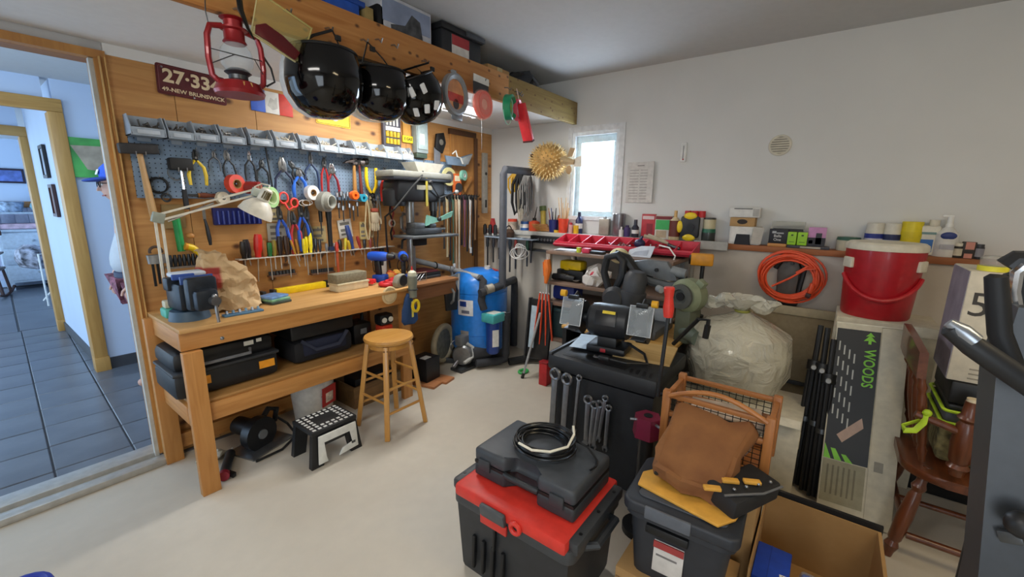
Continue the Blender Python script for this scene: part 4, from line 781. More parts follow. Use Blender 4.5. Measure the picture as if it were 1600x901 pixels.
t = T('wire_rack', 'small criss-cross wire rack at the front of the side shelf', 'rack', (2.24, 2.66, .90))
for k in range(6): P(t, 'wire', B().cyl((-.09+.036*k, 0, 0), (-.09+.036*((k+2) % 6), 0, .07), .003, n=6), STEEL)
P(t, 'rim', B().tube([(-.1, 0, .003), (.1, 0, .003), (.1, 0, .072), (-.1, 0, .072)], .004, 6, closed=True), mat('a08a74', .5, .5))
t = T('glue_bottle', 'grey glue bottle with red tip in a holder on the bench corner', 'bottle', ((2.026,2.460,0.839))); P(t, 'bottle', B().lathe([(0, 0), (.030, 0), (.032, .09), (.036, .10), (.036, .16), (.014, .18), (.012, .20), (0, .20)], n=18), mat('7e8274', .5)); P(t, 'cap', B().lathe([(.014, .18), (.034, .165), (.030, .19), (.012, .205), (0, .205)], n=16), mat('c4c2a8', .5)); P(t, 'tip', B().cyl((0, 0, .20), (0, 0, .235), .008, .004), mat('d02c28', .5)); P(t, 'holder', B().tor((0, 0, .06), .036, .004, (0, 0, 0)).tube([(0, .036, .06), (0, .06, .06)], .006), DSTEEL)
t = T('blue_pouch', 'blue cloth pouch with a yellow tool hung from the bench corner', 'pouch', ((2.005,2.450,0.834))); P(t, 'pouch', B().hull([[(w*math.cos(a), .025+.02*math.sin(a), z) for a in [k*PI/5 for k in range(10)]] for z, w in ((-.20, .05), (-.17, .075), (-.08, .065), (0, .03), (.03, .012))]).jitter(.012, 2, 18), mat('24406a', .9)); P(t, 'yellow_tool', B().tor((.028, -.012, -.06), .03, .012, n=16, m=7, sz=1.4), YEL); P(t, 'ribbon', B().span(-.012, .004, -.016, -.012, -.14, -.02), mat('d8cc5c', .7))
t = T('black_trowel', 'black oval float hung at the end of the side shelf', 'float', ((2.553,2.600,0.876))); P(t, 'blade', B().prism([(-.06, -.26), (.07, -.27), (.085, -.10), (.05, -.02), (0, 0), (-.055, -.03), (-.075, -.12)], .02, bv=.004), mat('1b1b1c', .6)); P(t, 'handle', B().tube([(-.01, -.02, -.20), (-.01, -.05, -.17), (0, -.05, -.10), (0, -.02, -.07)], .011, 7), mat('5a5a58', .5)); P(t, 'loop', B().tor((0, -.01, .0), .015, .003), DBLK)
t = T('silver_cover', 'pale grey metal cover hung behind the black float', 'cover', ((2.629,2.660,0.893))); P(t, 'sheet', B().prism([(-.16, -.12), (-.02, -.12), (.06, -.24), (.10, -.22), (.09, .02), (-.10, .0)], .008), mat('a2a9ae', .35, .6)); P(t, 'edge', B().bar((.07, -.01, -.22), (.09, -.01, .02), .012, .016), LGRY)
# --- drill press
dx = 2.355
t = T('drill_press', 'grey and black bench drill press behind the blue drills', 'drill press', (dx, 2.84, .90))
zt_, zh0, zh1 = 1.259-.90, 1.526-.90, 1.784-.90
P(t, 'base', B().box((.04, -.02, .012), (.30, .24, .024), bv=.006), DSTEEL); P(t, 'column', B().cyl((0, .02, .02), (0, .02, zh0+.02), .036, n=18), mat('9a9c9c', .3, .7))
P(t, 'table', B().box((.11, -.06, zt_), (.52, .26, .022), bv=.006), mat('6a6e70', .4, .4)); P(t, 'table_arm', B().box((.06, -.0, zt_-.05), (.14, .08, .07), bv=.01), DBLK)
P(t, 'crank', B().tube([(-.09, -.02, zt_-.02), (-.12, -.02, zt_-.03), (-.13, -.02, zt_-.10)], .010, 8), DBLK)
P(t, 'head', B().box((.03, -.02, (zh0+zh1)/2-.03), (.50, .20, zh1-zh0-.09), bv=.02), mat('17191c', .4)); P(t, 'motor', B().lathe([(0, 0), (.085, 0), (.09, .02), (.09, .12), (.07, .14), (0, .14)], (-.17, .0, zh0-.02), n=20), BLK)
cv = P(t, 'belt_cover', B().box((.035, -.02, zh1-.03), (.62, .23, .05), bv=.012), mat('86867e', .45)); P(cv, 'cover_band', B().box((.035, -.02, zh1-.065), (.61, .225, .03), bv=.008), mat('23252a', .4))
P(t, 'nameplate', B().box((.04, -.125, zh0+.13), (.16, .006, .035)), mat('9a9684', .5)); P(t, 'depth_scale', B().box((.06, -.128, zh0+.10), (.02, .006, .24)), mat('b4a43c', .5))
P(t, 'quill', B().cyl((.19, -.06, zh0+.02), (.19, -.06, zh0-.06), .036, n=16), DSTEEL); P(t, 'chuck', B().lathe([(0, -.15), (.014, -.15), (.028, -.10), (.028, -.06), (0, -.06)], (.19, -.06, zh0), n=14), mat('3a3c40', .3, .8)); P(t, 'bit', B().cyl((.19, -.06, zh0-.15), (.19, -.06, zh0-.23), .006, n=8), STEEL)
for a in (.3, 2.4, 4.5):
    h = P(t, 'feed_handle', B().cyl((.20, -.13, zh0+.05), (.20+.17*math.cos(a), -.16, zh0+.05+.17*math.sin(a)), .007, n=8), DSTEEL); P(h, 'grip', B().ball((.20+.18*math.cos(a), -.162, zh0+.05+.18*math.sin(a)), .020, 10), mat('9a9c9c', .4) if a < 1 else BLK)
P(t, 'cord', B().tube([(.05, -.10, zh1), (.0, -.14, zh1-.04), (-.12, -.15, zh1-.14), (-.28, -.14, zh1-.30), (-.30, -.05, zh0-.10), (-.26, .0, .3), (-.2, .05, .1)], .008, 7), DBLK)
t = T('press_vise', 'grey drill press vise on the drill press table', 'vise', (dx+.08, 2.78, .90+zt_+.012)); P(t, 'body', B().box((.0, 0, .03), (.30, .12, .05), bv=.008), mat('4a4e52', .4, .5)); P(t, 'fixed_jaw', B().box((-.09, 0, .075), (.10, .12, .05), bv=.006), mat('5d6266', .4, .5)); P(t, 'screw', B().cyl((.15, 0, .04), (.24, 0, .04), .012), STEEL); P(t, 'slide_jaw', B().box((.06, 0, .07), (.06, .11, .04), bv=.004), DSTEEL)
t = S('teal_card_box', 'torn teal card resting across the press vise', 'card', B().prism([(-.12, 0), (.18, .07), (.20, .12), (.02, .06), (-.10, .09)], .02), mat('7fb8a8', .7), (2.544,2.760,1.343))
t = S('white_tub', 'shallow white card tray lying on top of the drill press', 'tray', B().hull([[(w*sx, d_*sy, z) for sx, sy in ((-1, -1), (1, -1), (1, 1), (-1, 1))] for z, w, d_ in ((0, .11, .07), (.075, .16, .085))]), mat('b4b0a4', .7), (dx+.12, 2.82, .90+zh1-.003))
# grey water pipe along the wall above the bench end
a0, a1, a2 = Vector((2.250,2.990,1.093)), Vector((2.883,2.960,0.907)), Vector((2.90, 2.60, .80))
p1 = Vector((2.881,2.550,0.867))
t = T('grey_water_pipe', 'grey insulated water pipe running from the bench wall to the tank', 'pipe', a0); P(t, 'run', B().tube([a0, a1, a1+Vector((.05, -.03, -.02)), p1], .026, 12), mat('a3a5a6', .5), W=1); P(t, 'clip', B().tor(a0+(a1-a0)*.75, .03, .006, (0, RX, 0), 16, 6), DBLK, W=1); P(t, 'valve', B().ball(a1+Vector((.03, -.02, -.01)), .035, 10).cyl(a1+Vector((.03, -.05, -.2)), a1+Vector((.03, -.02, .0)), .018), mat('8e9092', .4, .5), W=1)
# --- under the bench
t = T('orange_labelled_case', 'large black tool case with two orange stickers on the bench shelf', 'tool case', (0.830, 2.76, .504), .0)
P(t, 'lower_shell', B().box((0, 0, .075), (.52, .34, .145), bv=.03), BLK); P(t, 'upper_shell', B().box((.0, .01, .20), (.50, .32, .11), bv=.035), mat('141517', .45)); P(t, 'ridge', B().box((0, -.01, .145), (.525, .345, .02), bv=.008), CHAR)
for x in (-.14, .19): P(t, 'sticker', B().box((x, -.172, .085), (.085, .006, .045)), mat('eb9a22', .5))
P(t, 'handle', B().tube([(-.14, -.165, .20), (-.13, -.20, .185), (.10, -.20, .185), (.11, -.165, .20)], .009, 7), mat('6d6e70', .4)); P(t, 'label', B().box((.11, -.157, .23), (.05, .005, .025)), PAPER); P(t, 'small_label', B().box((.165, -.157, .235), (.028, .005, .02)), PAPER)
t = T('soft_tool_bag', 'black and navy tool bag on the bench shelf beside the big case', 'bag', (1.40, 2.76, .504)); P(t, 'base', B().box((0, 0, .08), (.42, .30, .15), bv=.04), mat('15161a', .8)); P(t, 'lid', B().box((0, .01, .215), (.44, .32, .10), bv=.02), DBLK); P(t, 'strap', B().tube([(-.16, -.155, .16), (-.08, -.18, .09), (.08, -.18, .09), (.16, -.155, .16)], .014, 7, flat=.5), mat('24283a', .7)); P(t, 'pocket', B().box((0, -.145, .10), (.30, .03, .10), bv=.015), mat('1b2036', .8))
t = T('black_power_tool', 'black power tool case in the dark beside the red scraper', 'tool', (1.73, 2.76, .504)); P(t, 'body', B().box((0, 0, .08), (.16, .18, .16), bv=.03), DBLK); P(t, 'handle', B().tube([(-.05, 0, .15), (-.05, 0, .22), (.05, 0, .22), (.05, 0, .15)], .014, 8), BLK); P(t, 'clasp', B().box((0, -.092, .10), (.05, .008, .04), bv=.003), GRY)
t = T('red_work_light', 'small red and black work light on the shelf behind the stool', 'work light', (1.889, 2.64, .504)); P(t, 'body', B().box((0, 0, .06), (.10, .09, .12), bv=.012), mat('d8432a', .45)); P(t, 'head', B().box((0, 0, .165), (.12, .09, .085), bv=.02), BLK)
for s in (-1, 1): P(t, 'lens', B().cyl((s*.028, -.044, .165), (s*.028, -.052, .165), .020), mat('dcd8c8', .3))
t = T('circular_saw', 'black circular saw lying on the floor under the bench', 'saw', (1.00, 2.74, 0), .3); P(t, 'base_plate', B().box((0, 0, .008), (.30, .22, .012), bv=.003), STEEL); P(t, 'guard', B().cyl((-.02, -.04, .10), (-.02, .02, .10), .105, n=28), mat('1a1b1d', .4)); P(t, 'motor', B().cyl((-.02, .02, .12), (-.02, .17, .12), .055, n=18), DBLK); P(t, 'handle', B().tube([(.04, .04, .14), (.10, .04, .20), (.16, .04, .17), (.14, .04, .10), (.06, .04, .08)], .018, 8), BLK); P(t, 'cord', B().tube([(.15, .04, .12), (.20, .0, .05), (.16, -.12, .012), (.0, -.17, .01), (-.15, -.13, .01)], .008, 7), BLK); P(t, 'wheel_cap', B().cyl((-.02, -.041, .10), (-.02, -.05, .10), .03), GRY)
t = T('white_bucket', 'white bucket with a red picture label under the bench', 'bucket', (1.40, 2.84, 0)); P(t, 'pail', B().lathe([(0, 0), (.125, 0), (.15, .33), (.155, .33), (.155, .345), (.145, .345), (.12, .01), (0, .01)], n=28), mat('d9d7d0', .5)); P(t, 'handle', B().tube(arc((0, -.0, .30), .15, PI, 2*PI, 12, 'xy', .4), .004, 6), STEEL)
P(t, 'label', B().tube([(.146*math.sin(a), -.146*math.cos(a), .20) for a in (-.1, .1, .3, .5, .7)], .002, 4).box((.05, -.133, .19), (.13, .006, .14), (.07, 0, .35)), mat('b92a26', .5)); P(t, 'label_picture', B().box((.05, -.137, .18), (.07, .006, .07), (.07, 0, .35), .002), mat('d9c8b8', .6, v=.4, s=30))
t = T('floor_box', 'low open wooden box in the shade under the bench', 'box', (1.86, 2.84, 0)); WB = wood('8a6840', '6c5030', 0, 5)
P(t, 'base', B().span(-.22, .22, -.14, .14, 0, .015), WB)
for y in (-.14, .125): P(t, 'side', B().span(-.22, .22, y, y+.015, .015, .17), WB)
for x in (-.22, .205): P(t, 'end', B().span(x, x+.015, -.125, .125, .015, .17), WB)
S('dark_block', 'dark flat case standing in the open wooden box', 'case', B().box((0, 0, .10), (.34, .16, .17), bv=.012), DBLK, (1.86, 2.84, .016))
t = T('caulk_gun', 'old red-ended caulking gun on the floor by the front bench leg', 'caulking gun', (.78, 2.66, 0), 1.1); P(t, 'barrel', B().cyl((-.12, 0, .03), (.10, 0, .03), .026), DSTEEL); P(t, 'nozzle', B().cyl((.10, 0, .03), (.17, 0, .025), .015, .004), WHT); P(t, 'red_cap', B().cyl((-.12, 0, .03), (-.15, 0, .03), .028), mat('8c2030', .5)); P(t, 'grip', B().bar((-.10, 0, .03), (-.14, -.05, .02), .02, .025), DBLK)
S('white_rag', 'small dirty white rag by the front bench leg', 'rag', B().ball((0, 0, .025), (.08, .06, .025), 12).jitter(.02, 4, 18), mat('b8b4a6', .9), (.74, 2.80, .004))
# --- step stool
t = T('step_stool', 'black folding step stool with white grip dots and white side panel', 'step stool', (1.225, 2.36, 0))
w1, d1, H = .165, .125, .225
P(t, 'top', B().box((0, 0, H-.012), (.29, .235, .026), bv=.006), mat('1d1e20', .5))
dm = mesh_of(B().box((0, 0, 0), (.020, .017, .003), bv=.003), 'grip_dot', mat('d8d8d4', .5))
for i in range(8):
    for j in range(7):
        if 2 <= i <= 5 and 2 <= j <= 4: continue
        o = bpy.data.objects.new('grip_dot', dm); COL.objects.link(o); o.parent = t; o.location = (-.119+.034*i, -.096+.032*j, H+.002)
for sx in (-1, 1):
    for sy in (-1, 1): P(t, 'leg', B().hull([[(sx*(w1-a), sy*(d1-b_), 0) for a, b_ in ((0, 0), (.075, 0), (.075, .035), (0, .035))], [(sx*(w1-.025-a), sy*(d1-.012-b_), H-.02) for a, b_ in ((0, 0), (.085, 0), (.085, .03), (0, .03))]]), BLK)
P(t, 'cross_web', B().span(-.12, .12, -.10, -.092, .11, H-.02).span(-.12, .12, .092, .10, .11, H-.02), BLK)
sp_ = P(t, 'side_panel', B().prism([(-.125, .02), (-.065, .02), (-.075, .055), (-.085, .15), (.085, .15), (.10, .07), (.03, .06), (.005, .02), (.135, .03), (.125, H-.03), (-.115, H-.03)], .008, (0, -d1-.001, 0), bv=.0015), mat('dcdcd6', .45))
P(sp_, 'small_logo', B().span(.09, .115, -d1-.0105, -d1-.0085, .06, .075), mat('4a4a4a', .5))
# --- bar stool
t = T('bar_stool', 'round-seated varnished wooden bar stool in front of the bench', 'stool', (1.690, 2.318, 0))
SW = wood('cf9a50', 'bd853c', 0, 5, .35, .0, .3); SWZ = wood('cf9a50', 'bd853c', 2, 6, .35, .0, .3)
P(t, 'seat', B().lathe([(0, .615), (.14, .615), (.16, .625), (.165, .640), (.160, .652), (.14, .657), (0, .652)], n=36), SW); P(t, 'apron_ring', B().lathe([(.11, .585), (.135, .585), (.135, .616), (.11, .616), (.11, .585)], n=24), SW)
fx, tx = .163, .10
def legpt(sx, sy, z): k = tx+(fx-tx)*(1-z/.60); return Vector((sx*k, sy*k, z))
for sx in (-1, 1):
    for sy in (-1, 1):
        l = P(t, 'leg', B().bar(legpt(sx, sy, 0), legpt(sx, sy, .615), .034, .030, .005), SWZ); P(l, 'screw_plug', B().ball(legpt(sx, sy, .59)+Vector((sx*.016, sy*.004, 0)), .006, 8).ball(legpt(sx, sy, .59)+Vector((sx*.0, sy*.016, 0)), .006, 8), mat('6a4420', .5))
for z, ks in ((.17, (0, 2)), (.24, (1, 3)), (.33, (0, 2)), (.40, (1, 3))):
    cs = [(-1, -1), (1, -1), (1, 1), (-1, 1)]
    for k in ks: a, c = cs[k], cs[(k+1) % 4]; P(t, 'rung', B().cyl(legpt(*a, z), legpt(*c, z), .009, n=10), SW)
# --- corner: battery box, boards
BW = wood('b87a4c', '9c6238', 0, 5)
for i, (x, y, a) in enumerate(((2.28, 2.64, .25), (2.42, 2.63, .2))): S('floor_board', 'short reddish board on the floor under the black box, %s' % ('nearer the stool' if i == 0 else 'nearer the tank'), 'board', B().box((0, 0, .011), (.13, .26, .022), (0, 0, a), .003), BW, (x, y, 0))
t = T('black_box', 'black box with a white label standing on floor boards', 'box', (2.34, 2.70, .0225), .1); P(t, 'box', B().box((0, 0, .10), (.17, .18, .20), bv=.006), mat('16171a', .5)); P(t, 'label', B().box((-.03, -.03, .2015), (.08, .06, .003)), PAPER)

# ================================================================ LOFT: LAMP, THINGS HUNG FROM THE BEAM, THINGS STORED ON IT
t = T('fluorescent_lamp', 'white twin-tube fluorescent lamp under the loft above the bench', 'ceiling lamp', (2.20, 2.50, 2.24))
P(t, 'housing', B().span(-.64, .64, -.09, .09, .04, .064, bv=.004).prism([(-.03, .0), (.03, .0), (.045, .04), (-.045, .04)], 1.24, (.62, 0, .0), Matrix.Rotation(-PI/2, 4, 'Z')), mat('e8e8e4', .4))
for s in (-1, 1): P(t, 'end_cap', B().span(s*.625, s*.645, -.09, .09, .0, .064, bv=.004), WHT)
for s in (-1, 1): P(t, 'tube', B().cyl((-.61, s*.055, .018), (.61, s*.055, .018), .013, n=12), glow('f2f6ff', 8))
P(t, 'pull_cord', B().cyl((.60, -.05, -.0), (.60, -.05, -.26), .0012, n=6), GRY)
l = area('fluorescent_light', (2.20, 2.50, 2.235), (1.2, .16), 24, (1.0, .98, .94), (0, 0, -1))
HY = 1.985
def bhook(t, p, n='beam_hook'): P(t, n, B().tube([(p[0], 2.032, p[2]+.02), (p[0], 2.0, p[2]+.015), (p[0], HY-.01, p[2]-.004), (p[0], HY-.02, p[2]+.012)], .004, 6), STEEL, W=1)
# lantern
t = T('red_lantern', 'red hurricane lantern hanging at the left end of the beam', 'lantern', (0.789,1.980,1.953)); LR = mat('8e171d', .35, .3, coat=.3)
P(t, 'fuel_tank', B().lathe([(0, 0), (.085, 0), (.09, .012), (.075, .045), (.03, .06), (0, .06)], n=28), LR); P(t, 'plate', B().box((0, -.077, .033), (.032, .004, .017), (-.4, 0, 0)), mat('d8b068', .4, .5))
P(t, 'burner', B().lathe([(.03, .055), (.034, .06), (.034, .075), (.048, .085), (.03, .10), (0, .10)], n=20), DSTEEL); P(t, 'globe', B().lathe([(.035, .085), (.055, .11), (.060, .135), (.052, .17), (.036, .19), (.034, .19), (.050, .17), (.058, .135), (.053, .11), (.033, .086), (.035, .085)], n=24), clear('f4f8fa', .03, .13))
P(t, 'chimney', B().lathe([(.036, .19), (.042, .195), (.036, .205), (.036, .235), (.048, .24), (.048, .246), (.033, .25), (.033, .272), (.046, .28), (.03, .288), (0, .29)], n=22), LR)
for s in (-1, 1): P(t, 'side_tube', B().tube([(s*.07, 0, .04), (s*.092, 0, .06), (s*.098, 0, .12), (s*.094, 0, .20), (s*.082, 0, .235), (s*.04, 0, .245)], .011, 9), LR)
for s in (-1, 1): P(t, 'guard_wire', B().tube([(-.09, -.01, .10+.05*(s > 0)), (-.03, -.062, .135), (.04, -.062, .135), (.09, -.01, .15-.05*(s > 0))], .002, 5), DSTEEL)
P(t, 'bail', B().tube([(-.085, 0, .235), (-.09, .0, .28), (-.08, .01, .36), (-.05, .03, .40), (.0, .045, .41)], .0022, 5), DSTEEL); P(t, 'lift_lever', B().tube([(.098, 0, .18), (.125, -.01, .13), (.135, -.01, .08), (.10, -.01, .055)], .004, 6), DBLK)
bhook(t, (0.817,1.985,2.270))
t = T('black_strap', 'black webbing strap hanging in front of the lantern top', 'strap', (0.812,1.950,2.300)); P(t, 'webbing', B().tube([(0.807,1.950,2.365), (0.810,1.950,2.267), (0.831,1.950,2.205), (0.849,1.950,2.171)], [.022, .022, .014, .006], 8, flat=.35), DBLK, W=1); P(t, 'buckle', B().box((0.808,1.945,2.346), (.05, .02, .03), bv=.004), BLK, W=1)
# face shield in clear pack
q = [(0.886,1.955,2.359), (1.101,1.955,2.289), (1.035,1.955,2.125), (0.844,1.955,2.194)]
t = T('shield_pack', 'clear yellowish packet with a dark red strap inside, hung askew', 'packet', q[0]); c_ = [(a[0], a[2]) for a in q]
P(t, 'film', B().prism([(x, z) for x, z in c_], .03, (0, 1.975, 0), bv=.006), clear('e8dc9c', .1, .2), W=1); P(t, 'film_edge', B().tube([(x, 1.96, z) for x, z in c_], .005, 6, closed=True), clear('efe6b4', .1, .55), W=1)
P(t, 'red_band', B().prism([(a[0], a[2]) for a in ((0.856,1.955,2.225), (0.894,1.955,2.242), (0.962,1.955,2.214), (1.028,1.955,2.167), (1.003,1.955,2.132), (0.946,1.955,2.155), (0.903,1.955,2.178), (0.851,1.955,2.191))], .008, (0, 1.944, 0), bv=.002), mat('5a1016', .3), W=1)
bhook(t, (1.019,1.985,2.331))
# helmets, crown down
def bowl(name, label, cx, top, bot, R, m, y=2.01, sx=1., rim=None, group='helmets hung from the beam', hookp=None, tl=0.):
    h = top[2]-bot[2]
    t = T(name, label, 'helmet', (cx, y, bot[2]), 0, group)
    prof = [(0, 0), (R*.42, h*.03), (R*.72, h*.14), (R*.93, h*.34), (R, h*.55), (R*.97, h*.78), (R*.86, h*.97), (R*.84, h), (R*.80, h*.97), (R*.9, h*.7), (R*.86, h*.35), (R*.6, h*.15), (0, h*.05)]
    M = Matrix.Rotation(tl, 4, 'Y')
    P(t, 'shell', B().lathe(prof, M=M, n=36, sx=sx), m)
    P(t, 'rim', B().tor((0, 0, 0), R*.85, .006, (0, 0, 0), 32, 6, sx=sx), rim or DBLK).matrix_basis = M @ Matrix.Translation((0, 0, h))
    if hookp:
        hp = Vector(hookp)-Vector((cx, y, bot[2])); hp.y = HY-.012-y
        for s in (-1, 1): P(t, 'chin_strap', B().tube([M @ Vector((s*R*.7*sx, 0, h)), M @ Vector((s*R*.35, -.01, h+(hp.z-h)*.6))+Vector((hp.x*.4, 0, 0)), hp], .008, 7, flat=.4), DBLK)
        P(t, 'buckle', B().box(hp+Vector((.02, -.01, -.03)), (.03, .012, .025), bv=.004), BLK); bhook(t, hookp)
    return t
HB = mat('050506', .09, v=.02)
r1 = (1.363-1.015)/2
bowl('black_helmet', 'large glossy black helmet hanging crown down next to the clear packet', 1.176, (1.104,1.880,2.219), (1.140,1.970,1.927), r1, HB, hookp=(1.207,1.985,2.317))
r2 = (1.646-1.338)/2
bowl('black_helmet', 'glossy black helmet hanging crown down, right one of the black pair', 1.484, (1.387,1.890,2.206), (1.457,1.980,1.965), r2, HB, hookp=(1.394,1.985,2.320))
bowl('white_helmet', 'white helmet mostly hidden behind the large black helmet', 1.283, (1.293,2.280,2.275), (1.289,2.280,1.968), .185, mat('e6e6e2', .3, coat=.3), y=2.25, rim=LGRY)
bowl('white_helmet', 'cream helmet mostly hidden behind the right black helmet', 1.612, (1.584,2.280,2.281), (1.601,2.280,2.005), .20, mat('dcdacb', .35), y=2.25, rim=LGRY)
for o_ in [o for o in COL.objects if o.name.startswith('white_helmet')]: P(o_, 'hanging_cord', B().cyl((0, 0, .10), (0, 0, ZL-o_.location.z+.001), .004, n=6), DBLK)
cx = 1.781
t = bowl('hockey_helmet', 'shiny black helmet with white painted glints at its vent slots hanging askew from the beam', cx, (1.700,1.920,2.245), (1.745,1.960,1.996), .155, mat('08090a', .08, .3), y=2.0, hookp=(1.793,1.985,2.321), tl=-.45)
for i in range(3):
    for j in range(2):
        M = Matrix.Rotation(-.45, 4, 'Y') @ Matrix.Rotation(-1.05+.42*i, 4, 'Z') @ Matrix.Rotation(-.15+.4*j, 4, 'Y') @ Matrix.Translation((.0, -.158+.010*j, .19-.10*j))
        P(t, 'vent', B().box((0, 0, 0), (.030, .012, .052), (.1+.35*j, 0, 0), .006), mat('dfe1e2', .25)).matrix_basis = M  # white inserts stand for highlights reflected around the vents
# spools and packs
def disc(name, label, cat, p, R, th, m, hk, tiltz=0.):
    t = T(name, label, cat, p, tiltz); P(t, 'rim', B().lathe([(R*.72, 0), (R, 0), (R, th), (R*.9, th*1.1), (R*.72, th*.8), (R*.72, 0)], M=Matrix.Rotation(RX, 4, 'X'), n=32), m); bhook(t, hk); return t
t = disc('saw_blade_pack', 'grey round plastic pack with an orange sunset card in its middle', 'pack', (1.991,1.975,2.190), .12, .03, mat('8b8f92', .35, .3), (2.009,1.985,2.319), .15); P(t, 'card', B().cyl((0, -.01, 0), (0, -.02, 0), .088, n=28), mat('c88a5c', .5, v=.5, s=8)); P(t, 'card_band', B().box((0, -.021, -.02), (.15, .003, .05)), mat('b8382c', .5, v=.3)); P(t, 'card_dark', B().cyl((0, -.0205, -.055), (0, -.0225, -.055), .03), mat('2c2624', .5)); P(t, 'hang_tab', B().box((0, -.005, .12), (.04, .02, .04), bv=.006), mat('8b8f92', .35)); P(t, 'foot_tab', B().box((.03, -.005, -.12), (.10, .025, .05), bv=.01), mat('7c8084', .35))
t = T('trimmer_line_pack', 'black and clear card pack of red trimmer line on the beam', 'pack', (2.246,1.975,2.232), .1); P(t, 'card', B().span(-.085, .085, -.006, 0, .0, .115, bv=.002), mat('2c2c30', .5)); P(t, 'header', B().span(-.085, .085, -.008, -.004, .075, .118), mat('d6d6d2', .5)); P(t, 'line_coil', B().lathe([(.035, 0), (.085, .0), (.09, .02), (.08, .04), (.035, .035), (.035, 0)], (0, 0, -.055), Matrix.Rotation(RX, 4, 'X'), 28), mat('e0432a', .35)); P(t, 'hub', B().cyl((0, 0, -.055), (0, -.03, -.055), .034, n=20), mat('e8d8cc', .4)); P(t, 'blister', B().lathe([(0, .045), (.088, .04), (.098, .0), (.095, .0), (.085, .037), (0, .042)], (0, 0, -.055), Matrix.Rotation(RX, 4, 'X'), 24), clear('ffd8cc', .08, .2)); bhook(t, (2.290,1.985,2.333))
t = disc('green_line_spool', 'green ring spool of line hanging on the beam', 'spool', (2.521,1.975,2.208), .085, .05, mat('1f8f62', .35), (2.569,1.985,2.338), .35); P(t, 'inner_ring', B().tor((0, -.03, 0), .055, .008, n=24, m=7), mat('9fd8c0', .3)); P(t, 'outer_wire', B().tor((.02, -.005, -.01), .10, .003, n=26, m=5), mat('7fc8b0', .35)); P(t, 'label', B().cyl((0, -.02, 0), (0, -.03, 0), .04), mat('9ac84a', .5))
t = disc('pink_line_spool', 'small pink red spool hanging behind the red stick pack', 'spool', (2.649,1.985,2.213), .075, .03, mat('e0506a', .4), (2.693,1.985,2.336), .3); P(t, 'label', B().cyl((0, -.01, 0), (0, -.02, 0), .05), mat('d8b8d0', .5, v=.4))
qa, qb = Vector((2.648,1.950,2.253)), Vector((2.771,1.950,2.010))
t = T('red_stick_pack', 'narrow red and white box hanging aslant at the end of the beam row', 'pack', qa); P(t, 'box', B().bar(qa, qb, .085, .03, .003), mat('d8323a', .4), W=1); P(t, 'white_panel', B().bar(qa+(qb-qa)*.55+Vector((-.005, -.017, 0)), qa+(qb-qa)*.97+Vector((-.005, -.017, 0)), .05, .004), mat('ecd8d4', .5), W=1); P(t, 'end_cap', B().bar(qa+(qb-qa)*.98, qb+(qb-qa)*.03, .087, .032), mat('4a2024', .5), W=1); P(t, 'hang_tab', B().bar(qa, qa+Vector((-.012, .02, .10)), .04, .003), mat('e8c8c4', .4), W=1); bhook(t, (2.710,1.985,2.322))
for k, p in enumerate(((1.582,2.000,2.347), (1.482,2.000,2.347))):
    S('beam_hook', 'bare metal hook on the beam, %s the right black helmet' % ('beside' if k else 'to the right of'), 'hook', B().tube([(0, .033, .02), (0, .0, .015), (0, -.02, -.004), (0, -.03, .015)], .004, 6), STEEL, p)
# --- stored on the loft
def sx(p, q): return abs(q[0]-p[0])
LF = ZL+.0355
def loft(name, label, cat, a, c, h, d, m, bv=.01):
    x0, x1 = a, c
    h -= .04; t = T(name, label, cat, ((x0+x1)/2, 2.12+d/2, LF)); P(t, 'body', B().span(-(x1-x0)/2, (x1-x0)/2, -d/2, d/2, 0, h, bv=bv), m); return t
t = loft('blue_crate', 'blue plastic crate at the left on the loft', 'crate', 1.268, 1.461, .26, .3, mat('2456b8', .45)); P(t, 'rim', B().span(-.13, .13, -.155, .155, .195, .222, bv=.006), mat('1d4aa4', .45))
loft('tan_carton', 'narrow tan carton next to the blue crate on the loft', 'carton', 1.490, 1.545, .25, .2, mat('a08a54', .8), .004)
loft('dark_block', 'dark block filling the shaded gap between tan carton and picture box on the loft', 'case', 1.568, 1.616, .29, .25, DBLK)  # black block added to stand for the shade in this gap
x0, x1 = 1.592, 1.956
t = loft('picture_box', 'white box with a machine picture on its front, on the loft', 'box', x0, x1, .355, .3, mat('c9cbd2', .6), .004); w = (x1-x0)/2
P(t, 'printed_sky', B().span(-w+.01, w-.01, -.1525, -.15, .18, .297), mat('8f9cb8', .6, v=.3, s=5)); P(t, 'printed_machine', B().prism([(-.11, .06), (-.12, .17), (-.02, .19), (.03, .26), (.09, .24), (.11, .14), (.14, .05), (.02, .03)], .003, (0, -.152, 0)), mat('4a4c50', .6, v=.6, s=20)); P(t, 'printed_top', B().ball((.06, -.153, .22), (.03, .002, .03), 10), mat('c07a5c', .6))
x0, x1 = 2.042, 2.418; w = (x1-x0)/2
t = loft('black_tote', 'black lidded tote with red and white label on the loft', 'tote', x0, x1, .32, .3, mat('25272b', .5), .015); P(t, 'lid', B().span(-w-.012, w+.012, -.165, .165, .27, .31, bv=.01), mat('1c1d20', .5)); P(t, 'latch', B().span(.02, .20, -.178, -.16, .275, .305, bv=.005), mat('4a4d52', .5)); P(t, 'label', B().span(-.10, .06, -.153, -.149, .10, .26), mat('d6d2cc', .6)); P(t, 'label_band', B().span(-.10, .06, -.155, -.1515, .20, .26), mat('a8383c', .6))
x0, x1 = 2.487, 2.740
t = loft('cardboard_box', 'small cardboard box at the right on the loft', 'box', x0, x1, .215, .25, CARD, .003); P(t, 'tape', B().span(-.02, .04, -.1265, -.124, .0, .176), mat('b8a878', .5))
